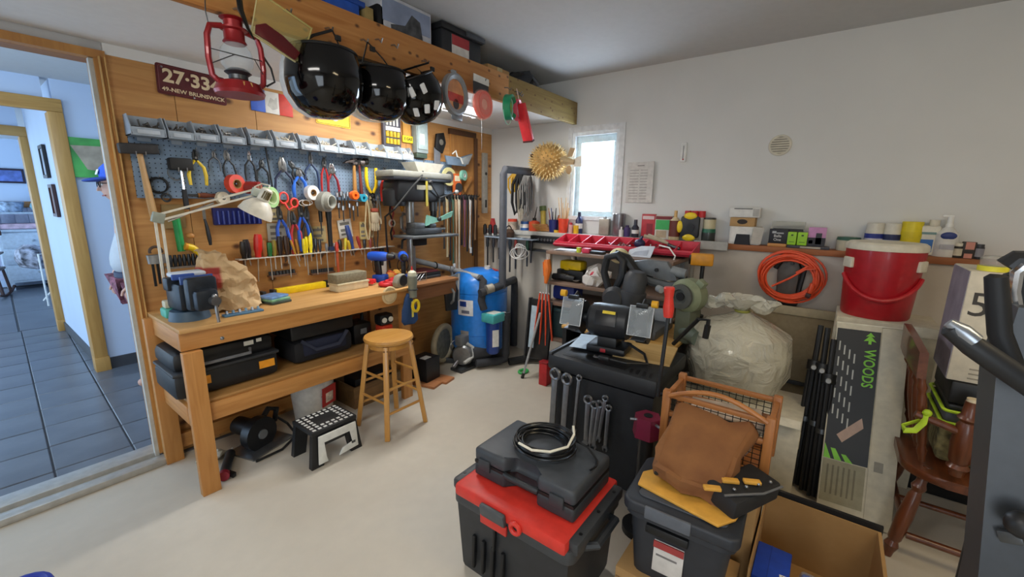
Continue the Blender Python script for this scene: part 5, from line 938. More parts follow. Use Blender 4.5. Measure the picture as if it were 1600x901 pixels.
t = T('black_bag', 'crumpled black bag at the right end of the loft', 'bag', (3.006, 2.22, LF)); P(t, 'bag', B().ball((0, 0, .12), (.14, .10, .14), 14).jitter(.05, 3, 9), mat('1a1b1e', .4)); P(t, 'strap', B().tube([(.02, -.09, .22), (.10, -.11, .17), (.14, -.09, .06)], .012, 7), mat('5a5c60', .5))

# ================================================================ CORNER: TANK, PUMP, PIPES
R9 = -PI/2
t = T('pressure_tank', 'tall blue water pressure tank on a black base in the corner', 'water tank', (3.07, 2.72, 0)); TB = mat('1f78d0', .35, coat=.2)
P(t, 'base', B().lathe([(0, 0), (.26, 0), (.27, .03), (.255, .13), (0, .13)], n=36), BLK)
P(t, 'shell', B().lathe([(0, .13), (.255, .13), (.275, .17), (.278, .30), (.273, .302), (.278, .305), (.278, .70), (.273, .702), (.278, .705), (.278, .76), (.262, .83), (.21, .885), (.11, .91), (0, .915)], n=48), TB)
def wrap(R, a0, a1, z0, z1, n=10):
    b = B(); v = [[b.bm.verts.new((r*math.cos(a0+(a1-a0)*k/n), r*math.sin(a0+(a1-a0)*k/n), z)) for k in range(n+1)] for z in (z0, z1) for r in (R,)]
    for k in range(n): b.bm.faces.new((v[0][k], v[0][k+1], v[1][k+1], v[1][k]))
    return b
lb = P(t, 'maker_label', wrap(.2795, -3.2, -2.62, .50, .65), mat('dcdcdc', .5)); P(lb, 'label_oval', wrap(.2805, -3.12, -2.86, .585, .635), mat('1c3c86', .5)); P(lb, 'label_stripe', wrap(.2805, -3.05, -2.75, .52, .55), mat('6a6c7c', .5))
P(t, 'data_plate', wrap(.2795, -3.1, -2.78, .27, .35), mat('a9a4a0', .4, .4)); P(t, 'valve_cap', B().cyl((0.03, -.08, .905), (.03, -.08, .94), .03, n=14), mat('c9c4bc', .5)); P(t, 'warning_tag', B().box((.10, -.14, .895), (.08, .05, .008), (.35, .3, 0)), mat('b33a30', .5))
BP = mat('35363a', .85, v=.15)
fp = Vector((3.050,2.377,0.527)); fq = Vector((3.050,2.386,0.026))
t = T('insulated_pipe', 'black insulated pipes running round the front of the blue tank', 'pipe', (fq.x, fq.y, 0))
P(t, 'riser', B().tube([(fp.x+.02, fp.y, fp.z), (fp.x+.02, fp.y, .10), (fp.x, fp.y, .065), (fp.x-.05, fp.y+.02, .055), (2.80, 2.52, .06)], .036, 12), BP, W=1)
tp = Vector((3.050,2.439,1.815)); tb_ = Vector((3.050,2.412,0.788)); rr_ = Vector((3.450,2.576,0.755))
P(t, 'crossover', B().tube([Vector((2.800,2.470,0.741)), (tb_.x, tb_.y, tb_.z), (3.45, rr_.y, rr_.z+.01), (3.46, rr_.y, rr_.z-.05), (3.46, rr_.y, .05)], .036, 12), BP, W=1)
P(t, 'tall_pipe', B().tube([(tb_.x, tb_.y, tb_.z-.03), (tb_.x, tb_.y, tp.z-.02), (tb_.x+.02, tb_.y, tp.z+.02), (3.42, tb_.y, tp.z+.025), (3.655, tb_.y, tp.z+.025)], .034, 12), mat('4a4c52', .8), W=1)
P(t, 'drop', B().tube([p1, p1+Vector((.02, -.03, -.03)), Vector((2.840,2.490,0.659)), Vector((2.860,2.476,0.579))], .034, 12), BP, W=1)
P(t, 'brass_valve', B().cyl(Vector((2.840,2.429,0.775)), Vector((2.900,2.404,0.787)), .042, n=12), mat('b8b0a0', .4, .6), W=1)
t = T('water_filter', 'blue water filter housing with teal head in front of the tank', 'water filter', (fp.x-.14, fp.y+.03, .16))
zf = fp.z-.16
P(t, 'bowl', B().lathe([(0, .0), (.05, 0), (.062, .02), (.068, zf-.09), (.075, zf-.06), (0, zf-.06)], n=24), mat('1d3f8c', .3)); P(t, 'head', B().box((0, 0, zf-.02), (.17, .15, .085), bv=.012), mat('4aa7a8', .5)); P(t, 'lid_label', B().box((0, -.01, zf+.024), (.11, .09, .004)), mat('e6e4d4', .6)); P(t, 'bowl_label', B().box((-.035, -.060, .16), (.06, .006, .16), (0, 0, -.5)), WHT); P(t, 'outlet', B().cyl((.07, 0, zf-.02), (.15, -.02, zf-.02), .028, n=14), LGRY)
px_, py_ = 2.80, 2.72
t = T('water_pump', 'grey water pump with motor, switch box and thick hose loop', 'pump', (px_, py_, 0), .0)
P(t, 'foot', B().box((-.02, -.10, .015), (.30, .14, .03), bv=.005), DSTEEL); P(t, 'motor', B().cyl((.02, -.12, .13), (.18, -.20, .13), .075, n=22), mat('2d2e32', .5)); P(t, 'volute', B().lathe([(0, -.04), (.085, -.04), (.10, -.02), (.10, .02), (.085, .04), (0, .04)], (-.05, -.08, .13), Matrix.Rotation(-1.1, 4, 'Z') @ Matrix.Rotation(RX, 4, 'X'), 26), mat('8a8c8c', .35, .7))
P(t, 'switch_box', B().box((-.04, -.06, .27), (.12, .08, .09), bv=.008), mat('6a6c6e', .5)); P(t, 'conduit', B().tube([(-.02, -.10, .24), (.02, -.14, .20), (-.02, -.17, .12), (-.12, -.16, .09)], .016, 9), mat('b8b8b4', .4)); P(t, 'fitting', B().cyl((-.05, -.08, .18), (-.05, -.08, .26), .02), STEEL); P(t, 'fitting', B().cyl((-.14, -.10, .10), (-.2, -.10, .06), .018), STEEL)
t = T('hose_wheel', 'large grey wheel with a pale hose wound round its rim', 'wheel', (2.707,2.860,0.052)); zr = 0.265-0.052
t.location.z = .005; zr = .205
P(t, 'tyre', B().tor((0, 0, zr), .165, .028, (RX, 0, .25), 36, 10), mat('a59a80', .6)); P(t, 'disc', B().cyl((-.005, .015, zr), (.005, -.012, zr), .15, n=30), mat('6f7068', .6, v=.3)); P(t, 'spring_coil', B().tor((.10, -.05, zr-.04), .05, .006, (RX, .4, 0), 18, 6), STEEL); P(t, 'bracket', B().bar((0, .0, zr-.17), (.14, -.10, .0), .03, .05, .004).bar((0, .02, zr), (-.10, .04, 0), .02, .03), DSTEEL)
# --- rack on the right wall, corner
t = T('corner_tool_rack', 'pale perforated tool shelf on the right wall beside the corner', 'tool shelf', (3.48, 2.64, 1.185)); P(t, 'shelf', B().span(-.08, .055, -.32, .30, 0, .012), mat('b4c4d4', .4, .3))
for k in range(7): P(t, 'slot', B().box((-.02, -.27+.085*k, .013), (.05, .03, .003)), DBLK)
for k in range(2): P(t, 'bracket', B().prism([(0, 0), (0, -.10), (-.09, 0)], .012, (.058, -.22+.42*k, 0)), STEEL)
hg = 'dark hand tools hung from the corner tool rack'
for k, (p, L, c, lb) in enumerate((((3.420,2.909,1.112), .30, '202226', 'black file hanging first from the corner under the pale rack'), ((3.420,2.830,1.110), .26, '2c2c30', 'charcoal chisel hanging second from the corner under the rack'), ((3.420,2.752,1.109), .22, '6a6c70', 'steel punch hanging third from the corner under the rack'), ((3.420,2.610,1.113), .34, '26303a', 'long dark slate rasp hanging right of the tall pipe'), ((3.420,2.537,1.118), .30, '7a2a24', 'dark red handled file hanging under the rack'), ((3.420,2.395,1.129), .26, '1b4a38', 'dark green handled tool near the right end of the rack'), ((3.420,2.349,1.138), .22, '18181c', 'black punch at the right end of the pale rack'))):
    t = T('hanging_tool', lb, 'hand tool', (p[0], p[1], 1.184), R9, hg); P(t, 'blade', B().span(-.008, .008, -.004, .004, -L, -.06), DSTEEL); P(t, 'handle', B().lathe([(0, -.10), (.014, -.10), (.018, -.05), (.012, 0), (0, 0)], n=10), mat(c, .5))
for k, (p, c, lb) in enumerate((((3.440,2.971,1.350), '141416', 'black handled tool standing at the corner end of the rack'), ((3.440,2.900,1.366), '1b1b1e', 'second black handled tool standing on the rack'), ((3.440,2.831,1.342), '24262a', 'dark grey handled tool standing on the rack'))):
    t = T('standing_tool', lb, 'hand tool', (3.45, p[1], 1.198), R9, 'black handled tools standing on the corner rack'); P(t, 'handle', B().lathe([(0, 0), (.016, 0), (.022, .05), (.018, .11), (0, .125)], n=10), mat(c, .45)); P(t, 'collar', B().cyl((0, 0, 0), (0, 0, .014), .018, n=10), STEEL)
t = T('white_cord_hank', 'hank of white cord hanging from the corner rack', 'cord', (3.400,2.475,1.150), R9); sc(t, .72)
for k in range(4): P(t, 'loop', B().tor((.012*k-.02, -.01*k, -.09-.015*k), .05+.01*k, .005, (RX, .5*k, .3), 20, 6, sz=1.7), mat('e0dfda', .6))
t = T('red_white_pouch', 'red and white pouch on the corner rack', 'pouch', (3.500,2.906,1.304), R9); t.location.z = 1.198; P(t, 'pouch', B().hull([[(w*math.cos(a), .03*math.sin(a), z) for a in [k*PI/4 for k in range(8)]] for z, w in ((0, .07), (.07, .06), (.13, .03), (.18, .01))]), mat('a83234', .8)); P(t, 'band', B().box((0, 0, .012), (.15, .07, .024), bv=.008), WHT)
t = T('woven_pot', 'brown and black woven pot on the rack right of the tall pipe', 'pot', (3.44, 2.645, 1.198)); P(t, 'pot', B().lathe([(0, 0), (.05, 0), (.06, .05), (.045, .08), (.04, .08), (.05, .04), (0, .01)], n=16), mat('4a3426', .8, v=.5)); P(t, 'handle', B().tor((0, 0, .07), .045, .006, (RX, 0, 0), 16, 6, 0, PI), BLK)
# cords and straps on the tall pipe
hk = 'cords and straps hung beside the tall black pipe'
for k, (px1, px2, c, r, lb) in enumerate((((3.500,2.635,1.825), (3.500,2.615,1.637), 'd2a53a', .02, 'yellow strap hung over the top of the tall pipe'), ((3.500,2.563,1.823), (3.500,2.586,1.427), '1a1a1c', .028, 'black strap bundle hung beside the tall pipe'), ((3.500,2.500,1.809), (3.500,2.474,1.386), '8b8986', .014, 'grey cable hank hung beside the black straps'), ((3.500,2.431,1.795), (3.500,2.412,1.414), '6f6d6c', .012, 'darker grey cable hank at the right of the hanging cords'), ((3.500,2.538,1.773), (3.500,2.512,1.321), 'b3a894', .010, 'long tan cord hung among the cable hanks'))):
    a, c2 = Vector(px1), Vector(px2); t = T('hung_strap', lb, 'strap', a, 0, hk); L = a.z-c2.z
    for j in range(4): 
        o = (j-1.5)*r*1.5; P(t, 'loop', B().tube([(0, o*.3, .0), (-.01*j, o, -L*.25), (-.01, o*1.3, -L*.7), (0, o*.8, -L*(.85+.05*j)), (.01, o*.4, -L*.8), (.01, o*.3, -L*.3), (.01, 0, 0)], r*.55, 6), mat(c, .75))
    P(t, 'hook', B().tube([(0.0, 0, -.01), (0, 0, .03), (.03, 0, .045), (3.655-a.x, 0, .045)], .005, 6), DSTEEL)
# ================================================================ RIGHT WALL
fb = Vector((3.520,2.250,1.933)); fR = (2.419-2.088)/2
t = T('pufferfish', 'dried spiny pufferfish mounted on the wall left of the window', 'pufferfish', fb, R9); PM = mat('b58c4c', .7, v=.4, s=12)
P(t, 'body', B().ball((0, 0, 0), (fR*1.08, .125, fR*.95), 28), PM)
b = B()
for k in range(260):
    z = 1-2*(k+.5)/260; a = k*2.39996; n = Vector((math.sqrt(1-z*z)*math.cos(a), math.sqrt(1-z*z)*math.sin(a), z)); p = Vector((n.x*fR*1.06, n.y*.123, n.z*fR*.93)); b.cyl(p, p+n*.034, .008, .001, 5)
P(t, 'spines', b, mat('e0c48a', .6), stuff=1)
P(t, 'mouth', B().tor((-fR*1.06, -.02, .01), .018, .008, (0, RX, 0), 14, 6), mat('8c5a36', .7)); P(t, 'eye', B().ball((-fR*.72, -.095, .05), .016, 10), mat('4a2c18', .3)); P(t, 'eye', B().ball((-fR*.45, -.06, .115), .016, 10), mat('4a2c18', .3))
P(t, 'tail_stem', B().tube([(fR*.9, 0, 0), (fR*1.4, 0, -.01), (fR*1.75, 0, -.02)], [.055, .03, .022], 10), mat('b8a078', .7)); FN = mat('a88a62', .6)
P(t, 'tail_fin', B().prism([(fR*1.7, .02), (fR*2.15, .045), (fR*2.2, -.05), (fR*1.7, -.05)], .008, (0, .004, -.01)), mat('d8d0c0', .5)); P(t, 'top_fin', B().prism([(fR*1.25, .03), (fR*1.45, .11), (fR*1.75, .10), (fR*1.6, .03)], .008, (0, .004, 0)), FN); P(t, 'lower_fin', B().ball((fR*1.4, 0, -.085), (.032, .008, .04), 10), FN); P(t, 'mount', B().cyl((0, .10, 0), (0, .142, 0), .02), DSTEEL)
t = T('notice_sheet', 'curled printed paper sheet taped right of the window', 'paper', (3.655,1.389,1.732), R9)
b = B(); W_, H_ = .12, .17
v = [[b.bm.verts.new((x*W_, -.003-.02*max(0, x)**3, z*H_)) for x in (-1, -.5, 0, .5, .8, 1)] for z in (-1, 1)]
for k in range(5): b.bm.faces.new((v[0][k], v[0][k+1], v[1][k+1], v[1][k]))
P(t, 'sheet', b, mat('cfccc6', .8)); b = B()
for k in range(11): b.span(-.095, -.015, -.0048, -.0036, .10-.024*k, .104-.024*k).span(.0, .07, -.0062, -.0042, .10-.024*k, .104-.024*k)
P(t, 'print_lines', b.span(-.03, .03, -.0048, -.0036, .135, .143), mat('8f8c88', .8), stuff=1)
t = T('thermometer', 'small white plastic thermometer on the right wall', 'thermometer', (3.658,1.044,1.961), R9); P(t, 'body', B().span(-.025, .02, -.016, 0, -.075, .075, bv=.005), WHT); P(t, 'scale', B().span(-.006, .002, -.018, -.0155, -.05, .05), mat('9a9a98', .5)); P(t, 'bulb', B().ball((0, -.017, -.055), .006, 8), RED)
t = T('round_vent', 'round cream vent cover with slats on the right wall', 'vent', (3.658,0.387,1.973), R9); VM2 = mat('d8d2c0', .5)
P(t, 'rim', B().tor((0, -.006, 0), .064, .008, n=30, m=8), VM2); P(t, 'back', B().cyl((0, 0, 0), (0, -.004, 0), .064, n=30), mat('8d877a', .6))
for k in range(7):
    z = -.048+.016*k; w = math.sqrt(.06**2-z*z); P(t, 'slat', B().box((0, -.009, z), (2*w, .004, .010), (.5, 0, 0)), VM2)
# --- things on the ledge
def can(name, label, cat, p, R, h, body, cap, capr=.85, caph=.15, band=None, x=3.585, group=None, shoulder=0., base=None):
    t = T(name, label, cat, (x, p[1], LZ+.0005 if base is None else base), R9, group); hb_ = h*(1-caph)
    prof = [(0, 0), (R*.97, 0), (R, .004), (R, hb_-shoulder), (R*capr, hb_), (0, hb_)]
    P(t, 'body', B().lathe(prof, n=20), body); P(t, 'cap', B().lathe([(0, hb_), (R*capr, hb_), (R*capr*.95, h), (0, h)], n=18), cap)
    if band: P(t, 'label', B().lathe([(R*1.01, hb_*band[0]), (R*1.012, hb_*band[0]), (R*1.012, hb_*band[1]), (R*1.01, hb_*band[1])], n=20), band[2])
    return t
def hgt(p): return p[2]-LZ
can('tin_can', 'small tin with orange-red lid on the ledge near the corner', 'can', (3.585,2.706,1.356), .05, .11, mat('b9aa9a', .5, v=.4), mat('d4462a', .5), 1.02, .25)
can('tin_can', 'blue and white tin on the ledge left of the orange oil can', 'can', (3.585,2.549,1.330), .045, .10, mat('3c68a8', .4), LGRY, .95, .08, (.3, .7, WHT))
t = can('oil_can', 'orange-red can with a black spout on the ledge', 'can', (3.585,2.430,1.348), .055, .13, mat('d4522c', .45), DBLK, .35, .2, None, shoulder=.015); P(t, 'spout', B().cyl((0, 0, .12), (.03, 0, .24), .006, .003), DBLK)
t = T('flashlight', 'tall olive and yellow torch leaning on the wall behind cups', 'torch', (3.60, 2.329, LZ)); P(t, 'barrel', B().cyl((0, 0, 0), (.03, .03, .20), .026, n=14), mat('c9b04a', .4)); P(t, 'head', B().cyl((.03, .03, .20), (.036, .038, .245), .034, n=14), mat('5a6a3c', .4))
t = T('kindling', 'bundle of flat wooden shims on the ledge by the blue cup', 'shims', (3.57, 2.332, LZ), .2)
for k in range(5): P(t, 'shim', B().box((0, .01*k-.02, .012+.014*k), (.035, .16, .01), (0, 0, .12*k-.2), .001), PINE)
def cup(label, p, R, h, m, sticks, sm, L, thick=.0035, spread=.03, name='cup'):
    t = T(name, label, 'cup', (3.575, p[1], LZ)); P(t, 'cup', B().lathe([(0, 0), (R*.8, 0), (R, h), (R*.93, h), (R*.74, .008), (0, .008)], n=20), m)
    return t
def sticks(label, p, n, L, ms, th, sp, name='stick', cat='stick'):
    for k in range(n):
        a = k*2.4; c = Vector((3.575+sp*.4*math.cos(a), p[1]+sp*.4*math.sin(a), LZ+.012)); e = c+Vector((sp*math.cos(a)*.7, sp*1.3*math.sin(a), L*(1-.15*(k % 3))))
        S(name, label, cat, B().cyl(c, e, th, th*.8, 7), ms[k % len(ms)], c, 0, name+' group in the cup on the ledge', W=1)
cup('navy blue cup of brushes and pens on the ledge', (3.575,2.196,1.333), .05, .12, mat('232c6c', .4), 0, None, 0)
sticks('thin brush or pen standing in the navy blue cup', (3.575,2.196,1.333), 7, .22, [DBLK, mat('8a2a2a', .5), PINE, mat('3a4a8a', .5)], .005, .035, 'brush', 'brush')
cup('orange-red cup of long wooden skewers on the ledge', (3.575,2.087,1.337), .05, .135, mat('e0482c', .45), 0, None, 0)
sticks('pale wooden skewer standing in the orange-red cup', (3.575,2.087,1.337), 9, .32, [mat('d8b88a', .7), mat('c8a070', .7)], .005, .035, 'skewer', 'skewer')
can('glue_bottle', 'small pink and white bottle right of the orange-red cup', 'bottle', (3.570,2.008,1.341), .022, .10, mat('d8a8a8', .4), mat('b82c3c', .4), .6, .2)
can('glue_bottle', 'yellow bottle with a white cap below the window edge', 'bottle', (3.565,1.949,1.332), .028, .095, mat('e3b023', .4), WHT, .5, .2)
can('pump_bottle', 'dark blue bottle with black cap and white label by the window', 'bottle', (3.600,1.936,1.355), .034, .20, mat('26305c', .3), mat('1a2040', .4), .45, .22, (.3, .6, WHT), x=3.61, shoulder=.03)
can('wax_tub', 'small yellow tape measure puck in front of the cups', 'tape measure', (3.540,2.142,1.250), .025, .03, mat('e0b43a', .4), DBLK, .6, .2, x=3.545)
t = T('square_flask', 'tan-grey metal flask on the ledge under the window', 'flask', (3.60, 1.668, LZ), R9); P(t, 'body', B().box((0, 0, .075), (.10, .05, .15), bv=.012), mat('a39c90', .45, .3)); P(t, 'cap', B().cyl((0, 0, .15), (0, 0, .165), .016), LGRY)
can('steel_tumbler', 'tall brushed steel tumbler on the ledge under the window', 'tumbler', (3.600,1.535,1.400), .055, .20, mat('8f8f94', .3, .7), mat('b0b0b4', .3, .6), 1.0, .04, x=3.60)
can('dropper_bottle', 'small white dropper bottle in front of the steel tumbler', 'bottle', (3.550,1.485,1.320), .02, .085, WHT, WHT, .4, .3, x=3.55)
can('purple_bottle', 'small purple bottle right of the steel tumbler', 'bottle', (3.570,1.441,1.333), .026, .10, mat('4a3c70', .4), mat('3a2c58', .4), .6, .2, x=3.57)
can('black_bottle', 'black bottle with a white label and pointed cap on the ledge', 'bottle', (3.570,1.374,1.369), .030, .15, mat('2a2c3a', .35), mat('3a3c48', .4), .5, .3, (.3, .6, WHT), shoulder=.02)
def pack(name, label, cat, p, w, h, d, m, bands=(), x=3.59, bv=.002, tl=0.):
    t = T(name, label, cat, (x, p[1], LZ+.0005), R9+tl); P(t, 'box', B().span(-w/2, w/2, -d/2, d/2, 0, h, bv=bv), m)
    for (x0, x1, z0, z1, mm, nm) in bands: P(t, nm, B().span(w*x0, w*x1, -d/2-.002, -d/2+.002, h*z0, h*z1), mm)
    return t
pack('red_card_pack', 'red carded pack standing on the ledge right of the window', 'pack', (3.600,1.269,1.383), .115, .20, .03, mat('b8343c', .5), ((-.42, .42, .78, .92, mat('e0c8c8', .5), 'title'), (-.1, .35, .1, .6, mat('8a2430', .5), 'blister')), x=3.61)
pack('green_card_pack', 'green and white carded pack beside the red card pack', 'pack', (3.590,1.136,1.379), .14, .19, .03, mat('d4cfc4', .5), ((-.48, .48, .84, .98, mat('7a2a2a', .5), 'title'), (-.46, .44, .40, .82, mat('3fae5c', .5), 'green_field'), (-.4, .2, .05, .36, mat('b8a488', .5), 'picture')), x=3.60)
t = can('glue_bottle', 'large wood glue bottle with brown label and pointed cap', 'bottle', (3.540,1.035,1.354), .042, .235, mat('d0bf98', .45), mat('d8b070', .4), .3, .22, (.15, .85, mat('6a2f24', .5)), x=3.555, shoulder=.03)
# reel, red capped bottles, jars
t = T('cable_reel', 'square black reel with yellow rounds at its sides', 'reel', (3.545, 0.915, LZ), R9); P(t, 'plate', B().box((0, 0, .11), (.145, .04, .17), bv=.02), mat('26282c', .5))
for a, c in ((0, (0, .195)), (1, (-.075, .11)), (2, (0, .03))): P(t, 'yellow_round', B().ball((c[0], -.012, c[1]), (.05 if a != 1 else .03, .014, .030 if a != 1 else .048), 16), mat('e8c81e', .45))
P(t, 'hub', B().cyl((0.01, -.02, .11), (.01, -.028, .11), .03, n=16), BLK)
for k, (p, x) in enumerate((((3.620,0.959,1.421), 3.625), ((3.620,0.905,1.423), 3.625), ((3.620,0.851,1.425), 3.625))): can('red_capped_bottle', 'white bottle with a red cap behind the yellow reel, %s of three from left' % ORD[k], 'bottle', p, .026, .235, mat('d8d2c8', .5), mat('c4262c', .45), 1.0, .22, x=x, group='red capped bottles behind the reel')
t = can('glass_jar', 'lower glass jar of dark bits with a green lid', 'jar', (3.570,0.783,1.325), .05, .10, mat('3a3e3c', .25), mat('2c6a50', .4), 1.0, .28, x=3.59)
can('glass_jar', 'upper jar with cream label and black lid stacked on green lid', 'jar', (3.570,0.784,1.429), .045, .085, mat('cfc6a2', .5), mat('1c1c1c', .4), 1.02, .15, x=3.595, base=LZ+.101)
# stack of boxes
p = (3.600,0.525,1.367)
WB2 = mat('d6d3cc', .7)
t = T('white_carton', 'white open carton at the bottom of the box stack on the ledge', 'carton', (3.595, p[1], LZ+.0005), R9, 'boxes stacked on the ledge'); P(t, 'box', B().box((0, 0, .065), (.20, .11, .13), bv=.003), WB2); P(t, 'flap', B().box((.085, -.07, .07), (.07, .004, .12), (0, .1, .5)), mat('c8c5be', .7)); P(t, 'print_mark', B().box((-.01, -.056, .10), (.05, .003, .03), bv=.001), mat('8a8884', .6)); P(t, 'inner_box', B().box((-.02, -.057, .07), (.14, .006, .11)), mat('e2e0da', .7))
t = T('tan_carton', 'small tan carton with a dark oval on it, middle of the stack', 'carton', (3.595, 0.550, LZ+.131), R9, 'boxes stacked on the ledge'); P(t, 'box', B().box((0, 0, .0325), (.165, .10, .065), bv=.003), mat('b08c5c', .7)); P(t, 'oval_mark', B().cyl((0, -.05, .035), (0, -.0525, .035), .018, n=16), mat('2c221a', .6)).scale = (1.9, 1, 1)
t = T('white_box', 'flat white box on top of the box stack on the ledge', 'box', (3.60, 0.543, LZ+.197), R9, 'boxes stacked on the ledge'); P(t, 'box', B().box((0, 0, .036), (.20, .10, .07), bv=.003), mat('dad9d4', .7)); P(t, 'print_line', B().span(-.07, .05, -.053, -.049, .06, .066), mat('4a4a4a', .6)); P(t, 'print_panel', B().span(.055, .095, -.053, -.049, .01, .064), mat('b0aea8', .6))
t = T('black_open_box', 'small black open box in front of the box stack', 'box', (3.535, 0.533, LZ+.0005), R9); P(t, 'box', B().hull([[(sx_*w, sy_*.014, z) for sx_, sy_ in ((-1, -1), (1, -1), (1, 1), (-1, 1))] for z, w in ((0, .052), (.075, .043))]), mat('11131c', .6))
# dark box and neighbours
pack('wood_block', 'short pale wood block under the dark printed box', 'block', (3.580,0.313,1.264), .115, .022, .08, PINE, x=3.575)
t = pack('dark_printed_box', 'dark box with white lettering on the ledge', 'box', (3.580,0.310,1.333), .115, .10, .07, mat('17181f', .5), x=3.575); t.location.z = LZ+.023
for k, s_ in enumerate(('Balls', 'One')): text(t, s_, .026, (-.005, -.0362, .052-.026*k), (RX, 0, 0), WHT)
P(t, 'worn_print', B().span(-.04, -.015, -.0365, -.0345, .070, .086).span(-.013, .03, -.0365, -.0345, .068, .077), LGRY, stuff=1)
t = pack('lime_box', 'left one of two lime green boxes on the ledge', 'box', (3.570,0.228,1.330), .052, .088, .05, mat('9ad02c', .5), ((-.12, .12, .7, .82, mat('2c4a14', .5), 'logo'), (-.3, .3, .2, .26, mat('5a8a1c', .5), 'print')), x=3.56); t['group'] = 'lime green boxes on the ledge'; t.location.z = LZ+.0195
t = pack('lime_box', 'right one of two lime green boxes on the ledge', 'box', (3.570,0.168,1.329), .056, .088, .05, mat('9ad02c', .5), ((-.12, .12, .7, .82, mat('2c4a14', .5), 'logo'), (-.3, .3, .2, .26, mat('5a8a1c', .5), 'print')), x=3.56); t['group'] = 'lime green boxes on the ledge'; t.location.z = LZ+.0195
t = T('clear_tray', 'clear plastic tray of dark bits behind the lime boxes', 'tray', (3.625, 0.265, LZ+.0005), R9); P(t, 'pedestal', B().box((0, 0, .062), (.18, .05, .124), bv=.003), mat('23242c', .5)); P(t, 'tray', B().span(-.10, .10, -.03, .03, .125, .175), clear('e8e8e0', .1, .3)); P(t, 'bits', B().box((0, 0, .135), (.18, .05, .02)).jitter(.008, 3, 40), mat('3a3a40', .6, v=.5), stuff=1)
t = pack('dark_tray', 'flat dark tray under the lime green boxes', 'tray', (3.550,0.130,1.276), .24, .018, .09, mat('3c3c44', .5), ((-.18, .3, .1, .8, mat('a8a090', .6), 'paper_strip'),), x=3.56)
t = pack('pink_box', 'pink and black card box right of the lime boxes', 'box', (3.580,0.089,1.364), .10, .125, .05, mat('c48ab8', .5), ((-.5, .5, 0, .45, mat('1f1c24', .5), 'black_base'), (-.05, .28, .1, .7, mat('141418', .4), 'black_shape'), (-.42, -.2, .12, .3, WHT, 'white_mark')), x=3.575); t.location.z = LZ+.0195
can('salve_jar', 'pale jar with a dark green lid left of the red cooler', 'jar', (3.580,-0.085,1.332), .062, .088, mat('c8c2aa', .5), mat('2a5c4a', .5), 1.05, .22, x=3.585)
# sprays and bottles behind the cooler
can('spray_can', 'white capped spray can with blue lower half, first behind the cooler', 'spray can', (3.600,-0.210,1.396), .050, .185, mat('26368c', .4), mat('d6d2c4', .5), .92, .36, (.4, .75, mat('c9c9d4', .5)), x=3.605)
can('spray_can', 'white capped spray can with dark blue label, second behind the cooler', 'spray can', (3.600,-0.293,1.401), .050, .185, mat('222c58', .4), mat('d6d2c4', .5), .92, .36, (.3, .7, mat('a8b0c4', .5)), x=3.605)
can('spray_can', 'yellow spray can with black swirl label behind the cooler', 'spray can', (3.600,-0.384,1.394), .056, .20, mat('d8c41c', .45), mat('e0cc1e', .45), .95, .3, (.15, .5, mat('3c3c20', .5)), x=3.605)
t = T('white_bottle', 'flat white bottle with blue label behind the cooler edge', 'bottle', (3.60, -0.464, LZ), R9); P(t, 'body', B().box((0, 0, .09), (.095, .055, .18), bv=.014), mat('dad6c8', .45)); P(t, 'cap', B().cyl((.015, 0, .178), (.015, 0, .215), .024), mat('d2ccba', .5)); P(t, 'blue_label', B().box((-.01, -.0285, .06), (.06, .003, .075)), mat('2c68b0', .5)); P(t, 'print', B().box((-.005, -.0285, .135), (.065, .003, .014)), mat('6a8a88', .5))
t = can('lotion_bottle', 'white pump bottle with navy oval label on the ledge', 'bottle', (3.580,-0.541,1.385), .052, .195, mat('d9d8d4', .45), WHT, .35, .1, x=3.585, shoulder=.04); P(t, 'pump', B().cyl((0, 0, .195), (0, 0, .235), .014).box((-.012, 0, .24), (.05, .02, .014), bv=.004), WHT); P(t, 'oval_label', B().ball((.0, -.046, .125), (.036, .010, .022), 14), mat('2a3a78', .5)); P(t, 'print_band', B().box((0, -.05, .06), (.06, .006, .03)), mat('a8a8b0', .5))
can('small_vial', 'black and white small vial right of the pump bottle', 'vial', (3.570,-0.594,1.313), .022, .085, mat('2a2620', .5), mat('d8d2c0', .5), .9, .2, (.2, .8, mat('cfc6b0', .5)), x=3.555)
pack('coral_box', 'small pink and black box third from the ledge end', 'box', (3.570,-0.636,1.316), .056, .095, .04, mat('2c2420', .5), ((-.3, .35, .55, 1.0, mat('c88878', .5), 'pink_top'), (-.3, .3, .02, .3, mat('c88878', .5), 'pink_foot')), x=3.56)
can('small_vial', 'black and silver small vial at the right end of the row', 'vial', (3.570,-0.678,1.312), .022, .085, mat('26262c', .4), mat('3a3a40', .4), .9, .2, (.2, .9, mat('8e8e98', .4)), x=3.555)
# trim and clamp lamp at the end of the painted ledge
ST('trim_9', B().span(3.50, 3.54, 0.950-.10, 0.950, .60, LZ-.045).span(3.49, 3.52, .62, .86, LZ-.05, LZ+.012), mat('a5a49e', .7))
t = T('clamp_work_light', 'yellow and black work light on a black stem against the foundation', 'work light', (3.20, 0.723, .735), R9); zl = 1.169-.735
P(t, 'foot', B().cyl((0, 0, 0), (0, 0, .03), .05, n=18).cyl((0, 0, .03), (0, 0, .06), .03, n=14), BLK); P(t, 'stem', B().cyl((0.01, 0, .03), (.01, 0, zl), .014, n=10), BLK); P(t, 'housing', B().box((.0, 0, zl), (.15, .07, .085), (0, 0, .25), .012), mat('d8921e', .45)); P(t, 'lens', B().box((-.03, -.034, zl), (.095, .01, .066), (0, 0, .25), .004), mat('241c18', .2))
